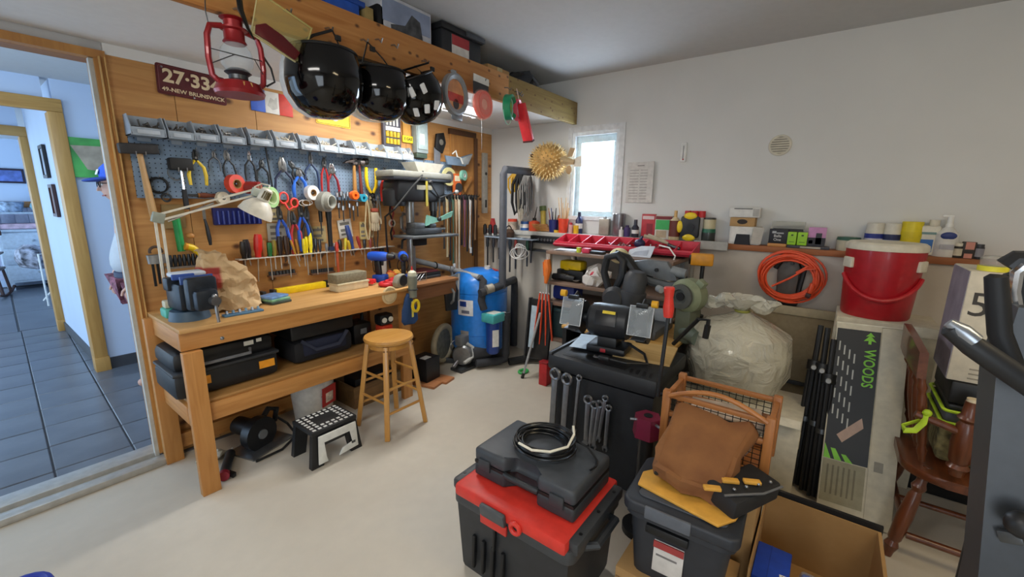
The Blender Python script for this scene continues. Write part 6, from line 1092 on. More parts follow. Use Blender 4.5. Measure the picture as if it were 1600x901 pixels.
# --- socket rail below the cups, organiser, shelf unit
t = T('socket_rail', 'black rail of small sockets fixed on the foundation under the cups', 'rail', (3.535, 2.166, 1.16), R9); P(t, 'rail', B().span(-.24, .22, -.05, 0, 0, .07, bv=.004), DBLK); P(t, 'lower_shelf', B().span(-.28, .24, -.09, 0, -.08, -.065), mat('2a2c30', .5))
for k in range(9): P(t, 'socket', B().cyl((-.14+.036*k, -.06, .035), (-.14+.036*k, -.048, .035), .012, n=10), STEEL)
yA, yB = 1.963, 0.794
t = T('red_organiser', 'long red plastic parts organiser with open bays on the shelf unit', 'organiser', (3.32, (yA+yB)/2, 1.175), R9); W2 = (yA-yB)/2; RP = mat('c4243c', .45)
P(t, 'floor', B().span(-W2, W2, -.10, .10, 0, .008), RP); P(t, 'front_lip', B().span(-W2, W2, -.105, -.095, 0, .045, bv=.003), RP); P(t, 'back', B().span(-W2, W2, .09, .10, 0, .10, bv=.003), RP)
for k in range(10): P(t, 'divider', B().hull([[(-W2+.0045+k*(2*W2-.009)/9+s, y, z) for y, z in ((-.098, 0), (.098, 0), (.098, .10), (-.06, .055), (-.098, .042))] for s in (-.0035, .0035)]), mat('d63a50', .4))
P(t, 'hinge_bar', B().cyl((-W2, -.112, .02), (W2, -.112, .02), .012, n=10), mat('b01c34', .45))
b = B()
for k in range(60): 
    p = Vector((rnd.uniform(-.1, W2*.6), rnd.uniform(-.08, .07), rnd.uniform(.01, .06))); q = Vector((rnd.uniform(-1, 1), rnd.uniform(-1, 1), rnd.uniform(-.3, 1))).normalized()*.014; b.cyl(p-q, p+q, .005, .004, 6)
P(t, 'small_parts', b, mat('8e8a86', .35, .7, v=.5, s=60), stuff=1)
t = T('wire_cutter_tool', 'pale handled black pliers lying across the organiser', 'pliers', (3.30, 1.062, 1.25), R9)
P(t, 'jaws', B().bar((.06, 0, .0), (.15, .02, -.03), .05, .02, .004), DSTEEL)
for s in (-1, 1): P(t, 'handle', B().tube([(.06, 0, .01), (-.02, .03*s, .035), (-.11, .05*s, .06)], .012, 8), mat('b4a890', .5))
t = T('caulk_nozzle', 'dark blue cap lying on the right part of the organiser', 'cap', (3.27, 1.210, 1.225), R9); P(t, 'cap', B().ball((0, 0, .02), (.045, .04, .035), 12), mat('24244a', .4)); P(t, 'nub', B().cyl((0, 0, .04), (.02, 0, .08), .014, .008), mat('24244a', .4))
t = T('white_hose', 'thin white tube curving down from the organiser', 'tube', (3.22, 1.008, 1.19)); P(t, 'tube', B().tube([(3.200,1.033,1.249), (3.170,0.947,1.238), (3.150,0.895,1.183), (3.150,0.912,1.121), (3.150,0.928,1.095)], .006, 8), WHT, W=1)
X0, X1 = 3.02, 3.50
yL, yR = 1.922, 0.866
SH = wood('8a7262', '705a4c', 1, 5)
t = T('shelf_unit', 'open wooden shelf unit with brown boards under the window', 'shelf', (3.26, (yL+yR)/2, 0))
SZ = (1.155, .895, .72, .40)
for z in SZ: P(t, 'shelf_board', B().span(X0, X1, yR, yL, z-.028, z, bv=.003), SH, W=1)
for x in (X0+.002, X1-.042):
    for y in (yL-.04, yR+.002): P(t, 'post', B().span(x, x+.04, y, y+.038, 0, 1.127), mat('9a938a', .5), W=1)
def on(x, px, z): return (x, px, z)
t = T('paper_pile', 'white papers lying at the left of the top shelf board', 'papers', (3.12, 1.777, 1.1555), R9)
for k in range(3): P(t, 'sheet', B().box((.01*k, 0, .003+.004*k), (.20, .10, .003), (0, 0, .1*k)), mat('d8dce4', .7))
t = T('sand_pad', 'cream dust mask lying on the top shelf board', 'mask', (3.10, 1.302, 1.1555)); P(t, 'cup', B().ball((0, 0, .0), (.07, .075, .06), 16), mat('d8cc9c', .8))
t = T('white_fan_card', 'white card fan leaning against the front of the organiser', 'card', (3.10, 1.147, 1.1555), R9); P(t, 'card', B().prism([(-.10, 0), (.08, 0), (.10, .09), (.0, .085), (-.09, .05)], .006, (0, .03, 0), Matrix.Rotation(-.3, 4, 'X')), mat('d4dce8', .7)); P(t, 'print', B().prism([(-.07, .015), (.05, .015), (.06, .06), (-.04, .04)], .002, (0, .023, 0), Matrix.Rotation(-.3, 4, 'X')), mat('b4bccb', .7))
t = T('plastic_bits', 'small lime and pink bits on the top shelf board', 'bits', (3.08, 1.622, 1.1555)); P(t, 'lime_piece', B().cyl((0, .02, 0), (0, .02, .04), .02), mat('b8c83a', .5)); P(t, 'pink_piece', B().box((0, -.05, .02), (.05, .07, .04), bv=.008), mat('c83a56', .5)); P(t, 'black_piece', B().box((0, -.15, .012), (.05, .12, .024), bv=.006), DBLK)
t = T('yellow_case', 'bright yellow plastic case on the second shelf board', 'case', (3.22, 1.758, .896), R9); P(t, 'stand', B().box((0, 0, .045), (.26, .14, .09), bv=.008), BLK); P(t, 'case', B().box((0, -.01, .13), (.21, .12, .08), bv=.02), mat('e8c412', .4)); P(t, 'catch', B().box((-.03, -.072, .10), (.05, .008, .02), bv=.003), mat('c8a810', .4))
t = T('black_multitool', 'black power tool on the front of the second shelf board', 'tool', (3.10, 1.780, .896), R9); P(t, 'body', B().tube([(-.11, 0, .03), (.0, 0, .035), (.10, 0, .03)], [.028, .03, .022], 10), BLK); P(t, 'grip', B().box((-.02, -.0, .05), (.10, .05, .03), bv=.01), CHAR); P(t, 'tip', B().box((.12, 0, .02), (.04, .05, .008)), STEEL)
t = T('clear_scrap_bag', 'crumpled clear bag with red print on the second shelf', 'bag', (3.10, 1.482, .897)); P(t, 'bag', B().ball((0, 0, .075), (.08, .10, .085), 18).jitter(.045, 4, 16), clear('f0ece8', .2, .65), ang=.3); P(t, 'red_print', B().ball((-.055, .0, .10), (.018, .03, .02), 8).jitter(.01, 2, 30), mat('b8384a', .6)); P(t, 'foam', B().ball((0, 0, .06), (.06, .07, .05), 12).jitter(.02, 3, 25), mat('d8d4ca', .9))
t = T('blue_jug', 'dark blue rounded case on the third shelf board', 'case', (3.20, 1.795, .721), R9); P(t, 'body', B().box((0, 0, .065), (.22, .18, .13), bv=.03), mat('1c2c78', .45)); P(t, 'lid', B().box((-.0, -.02, .14), (.16, .12, .03), bv=.012), mat('3a68b0', .5))
t = T('teal_flat_box', 'dark teal flat box on the lowest shelf board', 'box', (3.18, 1.825, .401), R9); P(t, 'box', B().box((0, 0, .115), (.30, .24, .23), bv=.008), mat('24383c', .5)); P(t, 'lid', B().box((0, 0, .245), (.32, .26, .03), bv=.006), mat('2e484c', .5))
# orange things on the left post
pz = (3.000,1.920,1.080)
t = T('orange_clamp', 'orange trigger clamp hung on the left post of the shelf unit', 'clamp', (3.015, yL-.03, 1.080), R9); P(t, 'body', B().tube([(0, -.02, .0), (.015, -.025, -.08), (.0, -.03, -.20)], [.028, .034, .014], 9), mat('e0762c', .45)); P(t, 'trigger', B().bar((-.03, -.025, -.02), (-.015, -.03, -.14), .018, .012, .004), mat('d86a24', .45)); P(t, 'bar', B().bar((0, -.01, .02), (0, -.01, -.40), .012, .006), LGRY)
for k in range(4):
    t = T('orange_strip', 'coral orange marker strip hanging by the shelf post, %s of four' % ORD[k], 'strip', (3.0, yL-.045+.026*k-.02, 0.790), R9, 'orange strips hanging by the shelf post'); L = .48-.05*abs(k-1.5); P(t, 'strip', B().bar((0, -.02-.004*k, 0), ((1.5-k)*.035, -.02-.004*k, -L), .02, .007, .002), mat('ef5a38', .45)); P(t, 'eyelet', B().tor((0, -.02-.004*k, .0), .008, .003, n=10, m=5), STEEL)
t = T('white_cane', 'thin white and black rod leaning by the shelf post', 'rod', (2.96, yL+.02, 0)); P(t, 'rod', B().cyl((-.05, .12, 0), (.0, -.02, .62), .010, n=8), LGRY); P(t, 'foot', B().cyl((-.05, .12, 0), (-.045, .11, .05), .014), BLK)
t = T('framed_board', 'black framed panel with a white label leaning at the left of shelves', 'panel', ((2.980,1.976,0.185)), R9); t.location.z = 0; hp = 0.505
t.matrix_world = t.matrix_world @ Matrix.Rotation(-.12, 4, 'X'); P(t, 'panel', B().span(-.09, .14, -.03, 0, .01, hp+.03, bv=.004), BLK); P(t, 'label', B().span(-.065, -.01, -.033, -.029, .10, hp-.03), mat('a9bcc8', .5)); P(t, 'edge', B().span(-.10, -.085, -.04, .005, 0, hp+.035), DSTEEL)
S('green_ring', 'small bright green ring lying against the foundation left of the panel', 'ring', B().tor((0, 0, .012), .05, .012, (0, 0, 0), 20, 8, sz=.7), mat('3fae5a', .5), (3.02, 2.13, 0))
t = T('black_hose', 'black hose fitting on the floor behind the black panel', 'hose', (3.25, 2.12, 0)); P(t, 'hose', B().tube([(-.18, .22, .04), (-.02, .12, .05), (.1, -.02, .05), (.16, -.1, .12)], .035, 9), BLK); P(t, 'clip', B().tor((-.02, .12, .05), .04, .008, (RX, 0, .8)), DSTEEL)
# --- black tool cart with grinder
t = T('tool_cart', 'black plastic tool cart with wrenches hung on its front', 'tool cart', (2.18, .885, 0), R9)
PL = mat('1e2023', .55, v=.15)
P(t, 'body', B().hull([[(sx_*w, sy_*d_, z) for sx_, sy_ in ((-1, -1), (1, -1), (1, 1), (-1, 1))] for z, w, d_ in ((.05, .27, .21), (.62, .292, .235))]), PL); P(t, 'top', B().box((0, 0, .675), (.62, .51, .09), bv=.018), PL)
P(t, 'tray_recess', B().box((-.05, -.17, .7205), (.36, .10, .004), bv=.001), DBLK); P(t, 'highlight_rim', B().span(-.30, .16, .235, .252, .715, .735, bv=.004).span(-.305, -.285, -.25, .25, .715, .732, bv=.004), mat('3a3d42', .4))  # rim tone lightened to carry the highlight on left and back edges
for k in range(4): P(t, 'slot', B().box((.16+.033*k, -.20, .7205), (.014, .06, .004), (0, 0, .2)), DBLK)
for s in (-1, 1): P(t, 'wheel', B().cyl((s*.25, .15, .05), (s*.21, .15, .05), .05, n=18), DBLK); P(t, 'foot', B().box((s*.22, -.15, .025), (.08, .08, .05)), BLK)
P(t, 'side_handle', B().tube([(.29, -.16, .62), (.345, -.15, .64), (.345, .15, .64), (.29, .16, .62)], .014, 8), BLK)
S('wood_sheet', 'plywood offcut lying under the grinder on the cart', 'board', B().box((0, 0, .008), (.30, .30, .014), (0, 0, .15)), wood('cfae74', 'b9965c', 0, 6), (2.28, .76, .7205), R9)
t = T('cart_papers', 'pale blue printed papers lying at the left of the grinder', 'papers', (2.20, 1.11, .736), R9+.2)
for k in range(2): P(t, 'sheet', B().box((.01*k, 0, .002+.003*k), (.10, .26, .002), (0, 0, .12*k)), mat('bcd0e0', .6))
t = T('bench_grinder', 'black bench grinder with clear eye shields on the tool cart', 'bench grinder', (2.16, .93, .7365), R9+.12); GM = mat('26282b', .4)
P(t, 'base', B().box((0, 0, .02), (.22, .17, .04), bv=.012).box((0, .0, .06), (.11, .12, .06), bv=.01), BLK); P(t, 'switch', B().box((-.01, -.087, .02), (.03, .006, .02), bv=.002), mat('a82c34', .4))
P(t, 'motor', B().lathe([(0, -.12), (.075, -.12), (.092, -.10), (.096, -.06), (.096, .06), (.092, .10), (.075, .12), (0, .12)], (0, 0, .17), Matrix.Rotation(PI/2, 4, 'Y'), 30), GM)
pl = P(t, 'rating_plate', B().tube(arc((0, 0, 0), .0975, 0, 1, 2), .001, 3), GMX) if False else P(t, 'rating_plate', B().box((-.005, -.089, .205), (.12, .006, .085), (-.45, 0, 0), .002), mat('1b1c1f', .35)); P(pl, 'yellow_stripe', B().box((.01, -.079, .236), (.07, .006, .016), (-.45, 0, 0)), mat('d8c02c', .45)); P(pl, 'white_mark', B().box((0, -.096, .19), (.09, .004, .008), (-.45, 0, 0)).box((-.02, -.100, .178), (.012, .004, .012), (-.45, 0, 0)).box((.015, -.100, .178), (.012, .004, .012), (-.45, 0, 0)), LGRY)
for s in (-1, 1):
    P(t, 'wheel_guard', B().cyl((s*.155, 0, .17), (s*.215, 0, .17), .095, n=28), BLK); P(t, 'shaft_nut', B().cyl((s*.12, 0, .17), (s*.16, 0, .17), .025), DSTEEL); P(t, 'tool_rest', B().box((s*.185, -.12, .13), (.07, .06, .006)), DSTEEL)
    gx = s*.185+.01; sh_ = P(t, 'eye_shield', B().box((gx, -.155, .235), (.115, .005, .15), (-.28, 0, 0), .002), clear('dfe6ea', .08, .2)); P(sh_, 'shield_frame', B().tube([Vector((gx+x, -.155+z*.29, .235+z)) for x, z in ((-.058, -.072), (.058, -.072), (.058, .072), (-.058, .072))], .003, 6, closed=True), clear('f2f5f7', .06, .6)); P(sh_, 'shield_arm', B().tube([(gx, -.135, .30), (gx, -.08, .33), (gx-s*.02, -.02, .26)], .008, 7), BLK); P(sh_, 'knob', B().cyl((gx+.045*s, -.13, .325), (gx+.075*s, -.13, .325), .019, n=12), mat('e0a820', .45)); P(sh_, 'shield_clip', B().box((gx, -.134, .31), (.06, .02, .022), bv=.004), DBLK)
P(t, 'cord', B().tube([(.10, .02, .05), (.20, -.02, .02), (.24, -.12, .006), (.15, -.19, .012), (.06, -.185, .014)], .008, 7), BLK); P(t, 'plug', B().box((.03, -.185, .016), (.06, .03, .026), bv=.008), BLK)
for s in (-1, 1): P(t, 'plug_prong', B().box((-.012, -.185+.007*s, .016), (.03, .003, .007)), CHROME)
# wrenches on the cart front
wg = 'combination wrenches hung on the cart front'
FX = 2.18-.255
def wrench(label, p, L, rr, ty=0., m=None):
    t = T('wrench', label, 'wrench', (FX-.016, p[1], p[2]), R9, wg); tilt(t, ty); m = m or mat('7c7e82', .38, .85)
    P(t, 'ring', B().tor((0, 0, 0), rr, rr*.36, n=18, m=7), m); P(t, 'shank', B().bar((0, 0, -rr*1.0), (0, 0, -L+rr), rr*1.3, .010, .003), m)
    P(t, 'jaw', B().prism([(-rr*.5, 0), (-rr*1.1, -rr*.9), (-rr*.8, -rr*2.3), (-rr*.35, -rr*2.2), (-rr*.4, -rr*1.2), (rr*.4, -rr*1.2), (rr*.35, -rr*2.2), (rr*.8, -rr*2.3), (rr*1.1, -rr*.9), (rr*.5, 0)], .010, (0, .005, -L+rr*1.2)), m)
    P(t, 'hook', B().tube([(0, .012, rr*.9), (0, -.012, rr*.7), (0, -.02, rr*1.5)], .004, 6), STEEL)
for k, (p, L, r_, a) in enumerate((((1.910,1.128,0.619), .36, .028, .03), ((1.910,1.054,0.609), .35, .027, .03), ((1.910,0.981,0.636), .31, .014, .05), ((1.910,0.922,0.529), .26, .021, 0), ((1.910,0.884,0.512), .26, .019, .05), ((1.910,0.855,0.525), .25, .017, .08), ((1.910,0.826,0.566), .24, .014, .1), ((1.910,0.805,0.519), .23, .015, .02))):
    wrench('%s hung on the cart front, %s of eight from the left' % (['large ring wrench', 'large ring wrench', 'thin long wrench', 'middle ring wrench', 'middle ring wrench', 'small ring wrench', 'short ring wrench', 'short ring wrench'][k], ORD[k]), p, L, r_, a)
# stand with red handled rod
rx, ry = 1.80, 0.565; rz = 0.562
t = T('rod_stand', 'maroon six-sided head on a black stand with red handled rod above', 'stand', (rx, ry, 0)); MR = mat('6e1a34', .4, v=.05)
P(t, 'stand', B().cyl((0, 0, .02), (0, 0, rz-.05), .035, n=16).cyl((0, 0, 0), (0, 0, .03), .08, n=24), BLK); P(t, 'head', B().cyl((0, 0, rz-.055), (0, 0, rz+.04), .068, .06, 6), MR); P(t, 'socket', B().cyl((0, 0, rz+.0405), (0, 0, rz+.044), .02, n=14), DBLK)
for a in (0, 2.1, 4.2): P(t, 'bolt', B().cyl((.05*math.cos(a), .05*math.sin(a), rz+.02), (.08*math.cos(a), .08*math.sin(a), rz+.02), .007, n=8), STEEL)
r0, r1_, r2_, r3_ = Vector((rx+.005, ry, rz+.04)), Vector((1.860,0.547,0.741)), Vector((1.880,0.540,1.057)), Vector((1.880,0.547,1.194))
for s in (-1, 0, 1): P(t, 'prong', B().cyl(r0+Vector((0, .012*s, 0)), r1_+Vector((0, .008*s, -.05)), .004, n=7), CHROME)
P(t, 'rod', B().tube([r1_+Vector((0, 0, -.06)), r1_, r2_], .009, 8), BLK, W=1); MH, LH = frame(r2_, r3_); P(t, 'handle', B().lathe([(0, 0), (.02, 0), (.024, LH*.3), (.018, LH*.65), (.024, LH*.95), (.02, LH), (0, LH)], M=MH, n=14), mat('d8382c', .4), W=1)
# --- wooden stand behind with saw and motor
t = T('saw_table', 'low black sided table with pale wooden top behind the tool cart', 'table', (2.72, .96, 0)); P(t, 'top', B().span(2.46, 2.99, .66, 1.42, .70, .722, bv=.003), wood('d0a45c', 'b98c48', 1, 4), W=1)
for y in (.665, 1.385): P(t, 'side', B().span(2.47, 2.98, y, y+.03, .0, .70), BLK, W=1)
P(t, 'back', B().span(2.95, 2.98, .695, 1.385, .05, .70), BLK, W=1)
t = T('mitre_saw', 'large dark grey chop saw with loop handle on the saw table', 'mitre saw', (2.68, 1.0, .7225), R9); SG = mat('4e5154', .45); 
def lp(px, py, X=2.70): pass
lo = lambda p: (-(p[1]-1.0), p[0]-2.68, p[2]-.7225)
P(t, 'base', B().box((0, .02, .03), (.42, .36, .06), bv=.012), SG); P(t, 'turntable', B().cyl((0, 0, .06), (0, 0, .085), .14, n=28), DSTEEL); P(t, 'fence', B().box((0, .12, .10), (.44, .02, .09), bv=.004), LGRY)
P(t, 'loop_handle', B().tube([lo((2.660,1.171,0.962)), lo((2.660,1.217,1.090)), lo((2.660,1.200,1.193)), lo((2.660,1.124,1.217)), lo((2.660,1.085,1.177)), lo((2.660,1.087,1.083)), lo((2.660,1.126,0.981))], .026, 10, closed=True), mat('1e2024', .5))
P(t, 'motor', B().lathe([(0, -.01), (.075, 0), (.085, .06), (.085, .10), (.075, .105), (.072, .20), (.05, .235), (0, .24)], lo((2.620,1.000,0.893)), Matrix.Rotation(.12, 4, 'Y'), 26), mat('3a3c40', .5)); P(t, 'side_cap', B().lathe([(0, 0), (.08, 0), (.085, .03), (.06, .06), (0, .06)], lo((2.600,1.096,0.934)), Matrix.Rotation(RX, 4, 'X'), 24), mat('2f3134', .5))
P(t, 'arm', B().tube([lo((2.700,1.168,1.218)), lo((2.720,1.092,1.184)), lo((2.740,1.032,1.101)), lo((2.760,0.930,1.045))], [.028, .04, .045, .04], 10), BLK)
P(t, 'blade_guard', B().prism([(lo(p)[0], lo(p)[2]) for p in ((2.750,1.072,1.169), (2.750,0.955,1.193), (2.750,0.822,1.189), (2.750,0.766,1.108), (2.750,0.739,1.070), (2.750,0.828,1.072), (2.750,0.956,1.095), (2.750,1.047,1.128))], .05, (0, .10, 0), bv=.006), mat('63676a', .4, .2))
P(t, 'lower_guard', B().tube([lo((2.740,1.013,1.090)), lo((2.740,0.915,1.049)), lo((2.740,0.801,1.034)), lo((2.740,0.712,1.058))], [.02, .028, .028, .02], 10), mat('55595c', .45)); P(t, 'guard_bolt', B().cyl((lo((2.750,0.883,1.133))[0], .048, lo((2.750,0.883,1.133))[2]), (lo((2.750,0.883,1.133))[0], .036, lo((2.750,0.883,1.133))[2]), .012), DBLK); P(t, 'dust_port', B().cyl(lo((2.760,0.796,1.133)), lo((2.760,0.708,1.122)), .034, .03, 16), mat('7a7e80', .45)); P(t, 'pivot', B().bar(lo((2.800,0.740,1.096)), lo((2.840,0.736,0.929)), .05, .06, .008), DBLK)
P(t, 'latch', B().cyl(lo((2.660,0.844,1.028)), lo((2.640,0.813,1.023)), .022), LGRY)
t = T('green_motor', 'olive green grinder motor on the right edge of the saw table', 'motor', (2.66, 0.659, .7225), R9-.3); OG = mat('7c8468', .5); zc = 1.008-.7225
P(t, 'pedestal', B().box((0, .02, (zc-.09)/2), (.10, .12, zc-.07), bv=.01), mat('5a6050', .5)); P(t, 'housing', B().lathe([(0, 0), (.095, 0), (.105, .02), (.105, .09), (.08, .12), (0, .12)], (0, .06, zc), Matrix.Rotation(RX, 4, 'X'), 32), OG); P(t, 'wheel', B().lathe([(0, 0), (.075, 0), (.075, .022), (.045, .026), (.04, .012), (0, .012)], (-.005, -.058, zc), Matrix.Rotation(RX, 4, 'X'), 28), mat('4c4e4a', .7)); P(t, 'hub', B().cyl((-.005, -.06, zc), (-.005, -.078, zc), .026, n=14), DBLK); P(t, 'spout', B().cyl((.0, .0, .06), (.12, -.05, .05), .045, n=16), mat('5e6a60', .5)); P(t, 'top_lug', B().box((.08, .0, zc+.085), (.05, .05, .04), (0, .6, 0), .006), OG)

t = T('red_fire_box', 'small red box standing on the floor by the shelf unit post', 'box', (2.93, 1.835, 0), R9); P(t, 'box', B().box((0, 0, .10), (.08, .08, .20), bv=.006), mat('b3262a', .5)); P(t, 'lid', B().box((0, 0, .207), (.085, .085, .014), bv=.003), mat('8e1c20', .5))

# ================================================================ RIGHT FOREGROUND
t = T('wheeled_toolbox', 'big black toolbox with red lid frame standing on the floor', 'toolbox', (1.315, .845, 0), R9)
TBK = mat('2a2c2f', .5, v=.12)
# local x = towards the right of the frame (-Y), local y = away from the camera (+X)
wx, wy, HT = .285, .215, .42
P(t, 'body', B().hull([[(sx_*w, sy_*d_, z) for sx_, sy_ in ((-1, -1), (1, -1), (1, 1), (-1, 1))] for z, w, d_ in ((0, .245, .18), (.02, .25, .185), (HT-.09, .265, .20))]), TBK)
P(t, 'rim', B().prism(rrect(2*wx, 2*wy, .04), .055, (0, 0, HT-.095), Matrix(((1, 0, 0, 0), (0, 0, 1, 0), (0, -1, 0, 0), (0, 0, 0, 1))), bv=.006), mat('3a3d40', .5))
P(t, 'red_lid', B().box((0, 0, HT-.03), (.525, 2*wy+.012, .055), bv=.014), mat('d2352a', .42))
for s in (-1, 1):
    P(t, 'end_cap', B().box((s*.272, 0, HT-.032), (.05, 2*wy-.04, .050), bv=.012), mat('36393c', .5))
    for y in (-.14, 0, .14): P(t, 'hole', B().cyl((s*.278, y, HT-.008), (s*.278, y, HT-.0055), .007, n=12), DBLK)
    P(t, 'side_grip', B().tube([(s*.27, -.10, HT-.09), (s*.315, -.08, HT-.075), (s*.315, .08, HT-.075), (s*.27, .10, HT-.09)], .016, 8), mat('303336', .5))
P(t, 'latch', B().box((-.05, -wy-.014, HT-.04), (.12, .022, .055), (.2, 0, 0), .008), mat('4a4d50', .45)); P(t, 'latch_plate', B().box((-.05, -wy-.008, HT-.085), (.13, .012, .04), bv=.004), mat('c8342a', .45)); P(t, 'hasp', B().tor((.055, -wy-.012, HT-.045), .02, .009, n=16, m=8), mat('d2352a', .42))
for k in range(4): P(t, 'rib', B().box((-.17+.05*k, -.202, .13), (.018, .02, .15), (-.05, 0, 0), .006), DBLK)
P(t, 'front_groove', B().box((-.06, -.205, .25), (.012, .016, .10), (-.05, 0, 0), .004), DBLK)
t = T('drill_case', 'dark grey hard case with carry handle lying on the toolbox', 'case', (1.335, .835, HT+.001), R9)
CM = mat('3b3f44', .5, v=.12); out = []
for x, y in ((.232, .155), (-.245, .155), (-.245, -.15), (-.085, -.15), (-.068, -.085), (.052, -.085), (.07, -.15), (.232, -.15)): out.append((x, y))
XY = Matrix(((1, 0, 0, 0), (0, 0, 1, 0), (0, -1, 0, 0), (0, 0, 0, 1)))
def slab(pts, z0, z1, bv): return B().prism([(x, y) for x, y in pts], z1-z0, (0, 0, z0), XY, bv)
XYi = Matrix(((1, 0, 0, 0), (0, 0, -1, 0), (0, 1, 0, 0), (0, 0, 0, 1)))
def slab(pts, z0, z1, bv):
    b = B(); lo_ = [b.bm.verts.new((x, y, z0)) for x, y in pts]; hi_ = [b.bm.verts.new((x, y, z1)) for x, y in pts]; n = len(pts)
    fs = [b.bm.faces.new(lo_[::-1]), b.bm.faces.new(hi_)]+[b.bm.faces.new((lo_[k], lo_[(k+1) % n], hi_[(k+1) % n], hi_[k])) for k in range(n)]
    if bv: bmesh.ops.bevel(b.bm, geom=list({e for f in fs for e in f.edges}), offset=bv, segments=3, profile=.5, affect='EDGES')
    return b
P(t, 'lower_shell', slab(out, 0, .063, .014), mat('303438', .5)); P(t, 'upper_shell', slab(out, .066, .128, .018), CM)
P(t, 'seam', slab([(x*.985, y*.985) for x, y in out], .058, .071, 0), DBLK); P(t, 'handle', B().tube([(-.088, -.142, .06), (-.065, -.146, .06), (.05, -.146, .06), (.073, -.142, .06)], .012, 9), mat('2b2e31', .5))
for x in (-.185, .16): P(t, 'catch', B().box((x, -.152, .066), (.06, .012, .05), bv=.004), mat('34383c', .5))
t = T('black_cable_coil', 'coil of thin black cable with a white tip lying on the case', 'cable', (1.37, .85, HT+.129)); sc(t, 1.18)
for k in range(11):
    R_ = .075+.006*(k % 6)+rnd.uniform(-.004, .004); pts = [(R_*1.0*math.cos(a)+.006*math.sin(k*2.1), R_*1.12*math.sin(a)+.006*math.cos(k*1.7), .005+.0055*(k//2)+.006*math.sin(a*1+k)*(1 if k > 8 else .4)+(.006 if k > 8 else 0)) for a in [2*PI*j/26 for j in range(26)]]
    pts = [(x, y, max(.0045, z)) for x, y, z in pts]; P(t, 'turn', B().tube(pts, .0036, 6, closed=True), mat('141517', .3))
P(t, 'white_tip', B().tube([(-.10, .04, .045), (-.11, -.02, .047), (-.085, -.075, .05), (-.03, -.11, .055), (.02, -.105, .075), (.03, -.095, .10)], .0045, 7), mat('ded8c4', .4)); P(t, 'tail', B().tube([(.06, -.09, .03), (.06, -.14, .02), (.03, -.19, .006), (-.0, -.20, .004), (-.03, -.195, .005)], .0036, 6), mat('141517', .3))
# --- tote on a carton, canvas bag and tool belt
t = T('low_carton', 'tan carton on the floor under the grey tote', 'carton', (1.46, .30, 0), R9); P(t, 'box', B().box((0, 0, .115), (.37, .30, .23), bv=.004), CARD); P(t, 'flap_line', B().box((0, -.1505, .19), (.36, .003, .006)), mat('8a6840', .8)); text(t, 'KEEP DRY', .026, (-.07, -.1515, .165), (RX, 0, 0), mat('8a6438', .8)) if False else P(t, 'printed_band', B().box((-.05, -.1505, .16), (.16, .002, .022)), mat('96703e', .8))
t = T('grey_tote', 'dark grey lidded storage tote with red and white label', 'tote', (1.46, .295, .2305), R9+.05); TM = mat('2a2e35', .5)
P(t, 'tub', B().hull([[(x*w, y*d_, z) for x, y in rrect(2, 2, .25, 3)] for z, w, d_ in ((0, .145, .115), (.24, .165, .135), (.241, .178, .148), (.262, .178, .148))]), TM); P(t, 'lid', slab(rrect(.375, .315, .035), .262, .305, .010), TM); P(t, 'lid_panel', slab(rrect(.29, .23, .02), .304, .311, .004), mat('3c4047', .5))
P(t, 'latch', B().box((-.03, -.158, .285), (.15, .012, .045), bv=.004), mat('5b6068', .45)); P(t, 'grip_recess', B().box((-.03, -.140, .215), (.14, .02, .03), (-.08, 0, 0), .004), DBLK)
lb = P(t, 'label', B().box((-.02, -.1305, .115), (.10, .008, .12), (-.08, 0, 0), .002), mat('d4cfc9', .55)); P(lb, 'label_top', B().box((-.02, -.1375, .162), (.10, .004, .024), (-.08, 0, 0)), mat('a33a38', .55)); P(lb, 'label_foot', B().box((.005, -.130, .066), (.05, .004, .020), (-.08, 0, 0)), mat('a33a38', .55)); P(lb, 'label_print', B().box((-.025, -.1345, .12), (.07, .003, .006), (-.08, 0, 0)).box((-.03, -.1330, .10), (.06, .003, .006), (-.08, 0, 0)), mat('7a7674', .6), stuff=1)
t = T('tool_belt', 'black and yellow leather tool belt lying under the canvas bag', 'tool belt', (1.50, .27, .5415), R9)
YL = mat('d8a040', .6); P(t, 'yellow_apron', slab([(-.18, -.12), (.10, -.165), (.14, -.10), (.16, .04), (-.10, .10), (-.19, -.04)], .0, .010, .003), YL); P(t, 'black_pouch', B().box((.135, .02, .045), (.12, .24, .07), (0, .1, -.45), .012), mat('1c1d20', .7)); P(t, 'pouch_piping', B().tube([(.10, -.11, .085), (.20, -.02, .085), (.245, .06, .085)], .004, 6), mat('5d5e60', .6))
for k, (x, y) in enumerate(((.06, -.10), (.10, -.02), (.16, .02))): P(t, 'yellow_tab', B().box((x, y, .088), (.055, .022, .012), (0, 0, .5), .003), YL)
for k in range(4): P(t, 'rivet', B().ball((.12+.03*k, -.06+.04*k, .087), .006, 8), STEEL)
t = T('canvas_bag', 'folded brown canvas bag with black trim on top of the tote', 'bag', (1.54, .285, .5625), R9); sc(t, .93)
cz = lambda x, y: .10+.42*max(0, y+.05)
b = B(); rows = []
for z0, k in ((0.0, .97), (.028, 1.0), (.055, .98), (.064, .9)):
    rows.append([(x*k*(.86+.5*y)-.01+.10*y, y*k+.02, z0+max(0, y+.13)*.50) for x, y in rrect(.34, .32, .03, 3)])
b.hull(rows); b.sub(3).jitter(.020, 6, 7).jitter(.012, 4, 15)
P(t, 'canvas', b, rough2('8a5c34', '74492a', 7, .9, .3), ang=.5); P(t, 'black_trim', B().tube([(-.125, -.12, .02), (-.128, -.03, .066), (-.135, .08, .122), (-.125, .165, .165), (-.06, .178, .172), (.06, .180, .173), (.14, .175, .17)], [.010, .016, .018, .016, .012, .012, .008], 8), mat('20221f', .8))
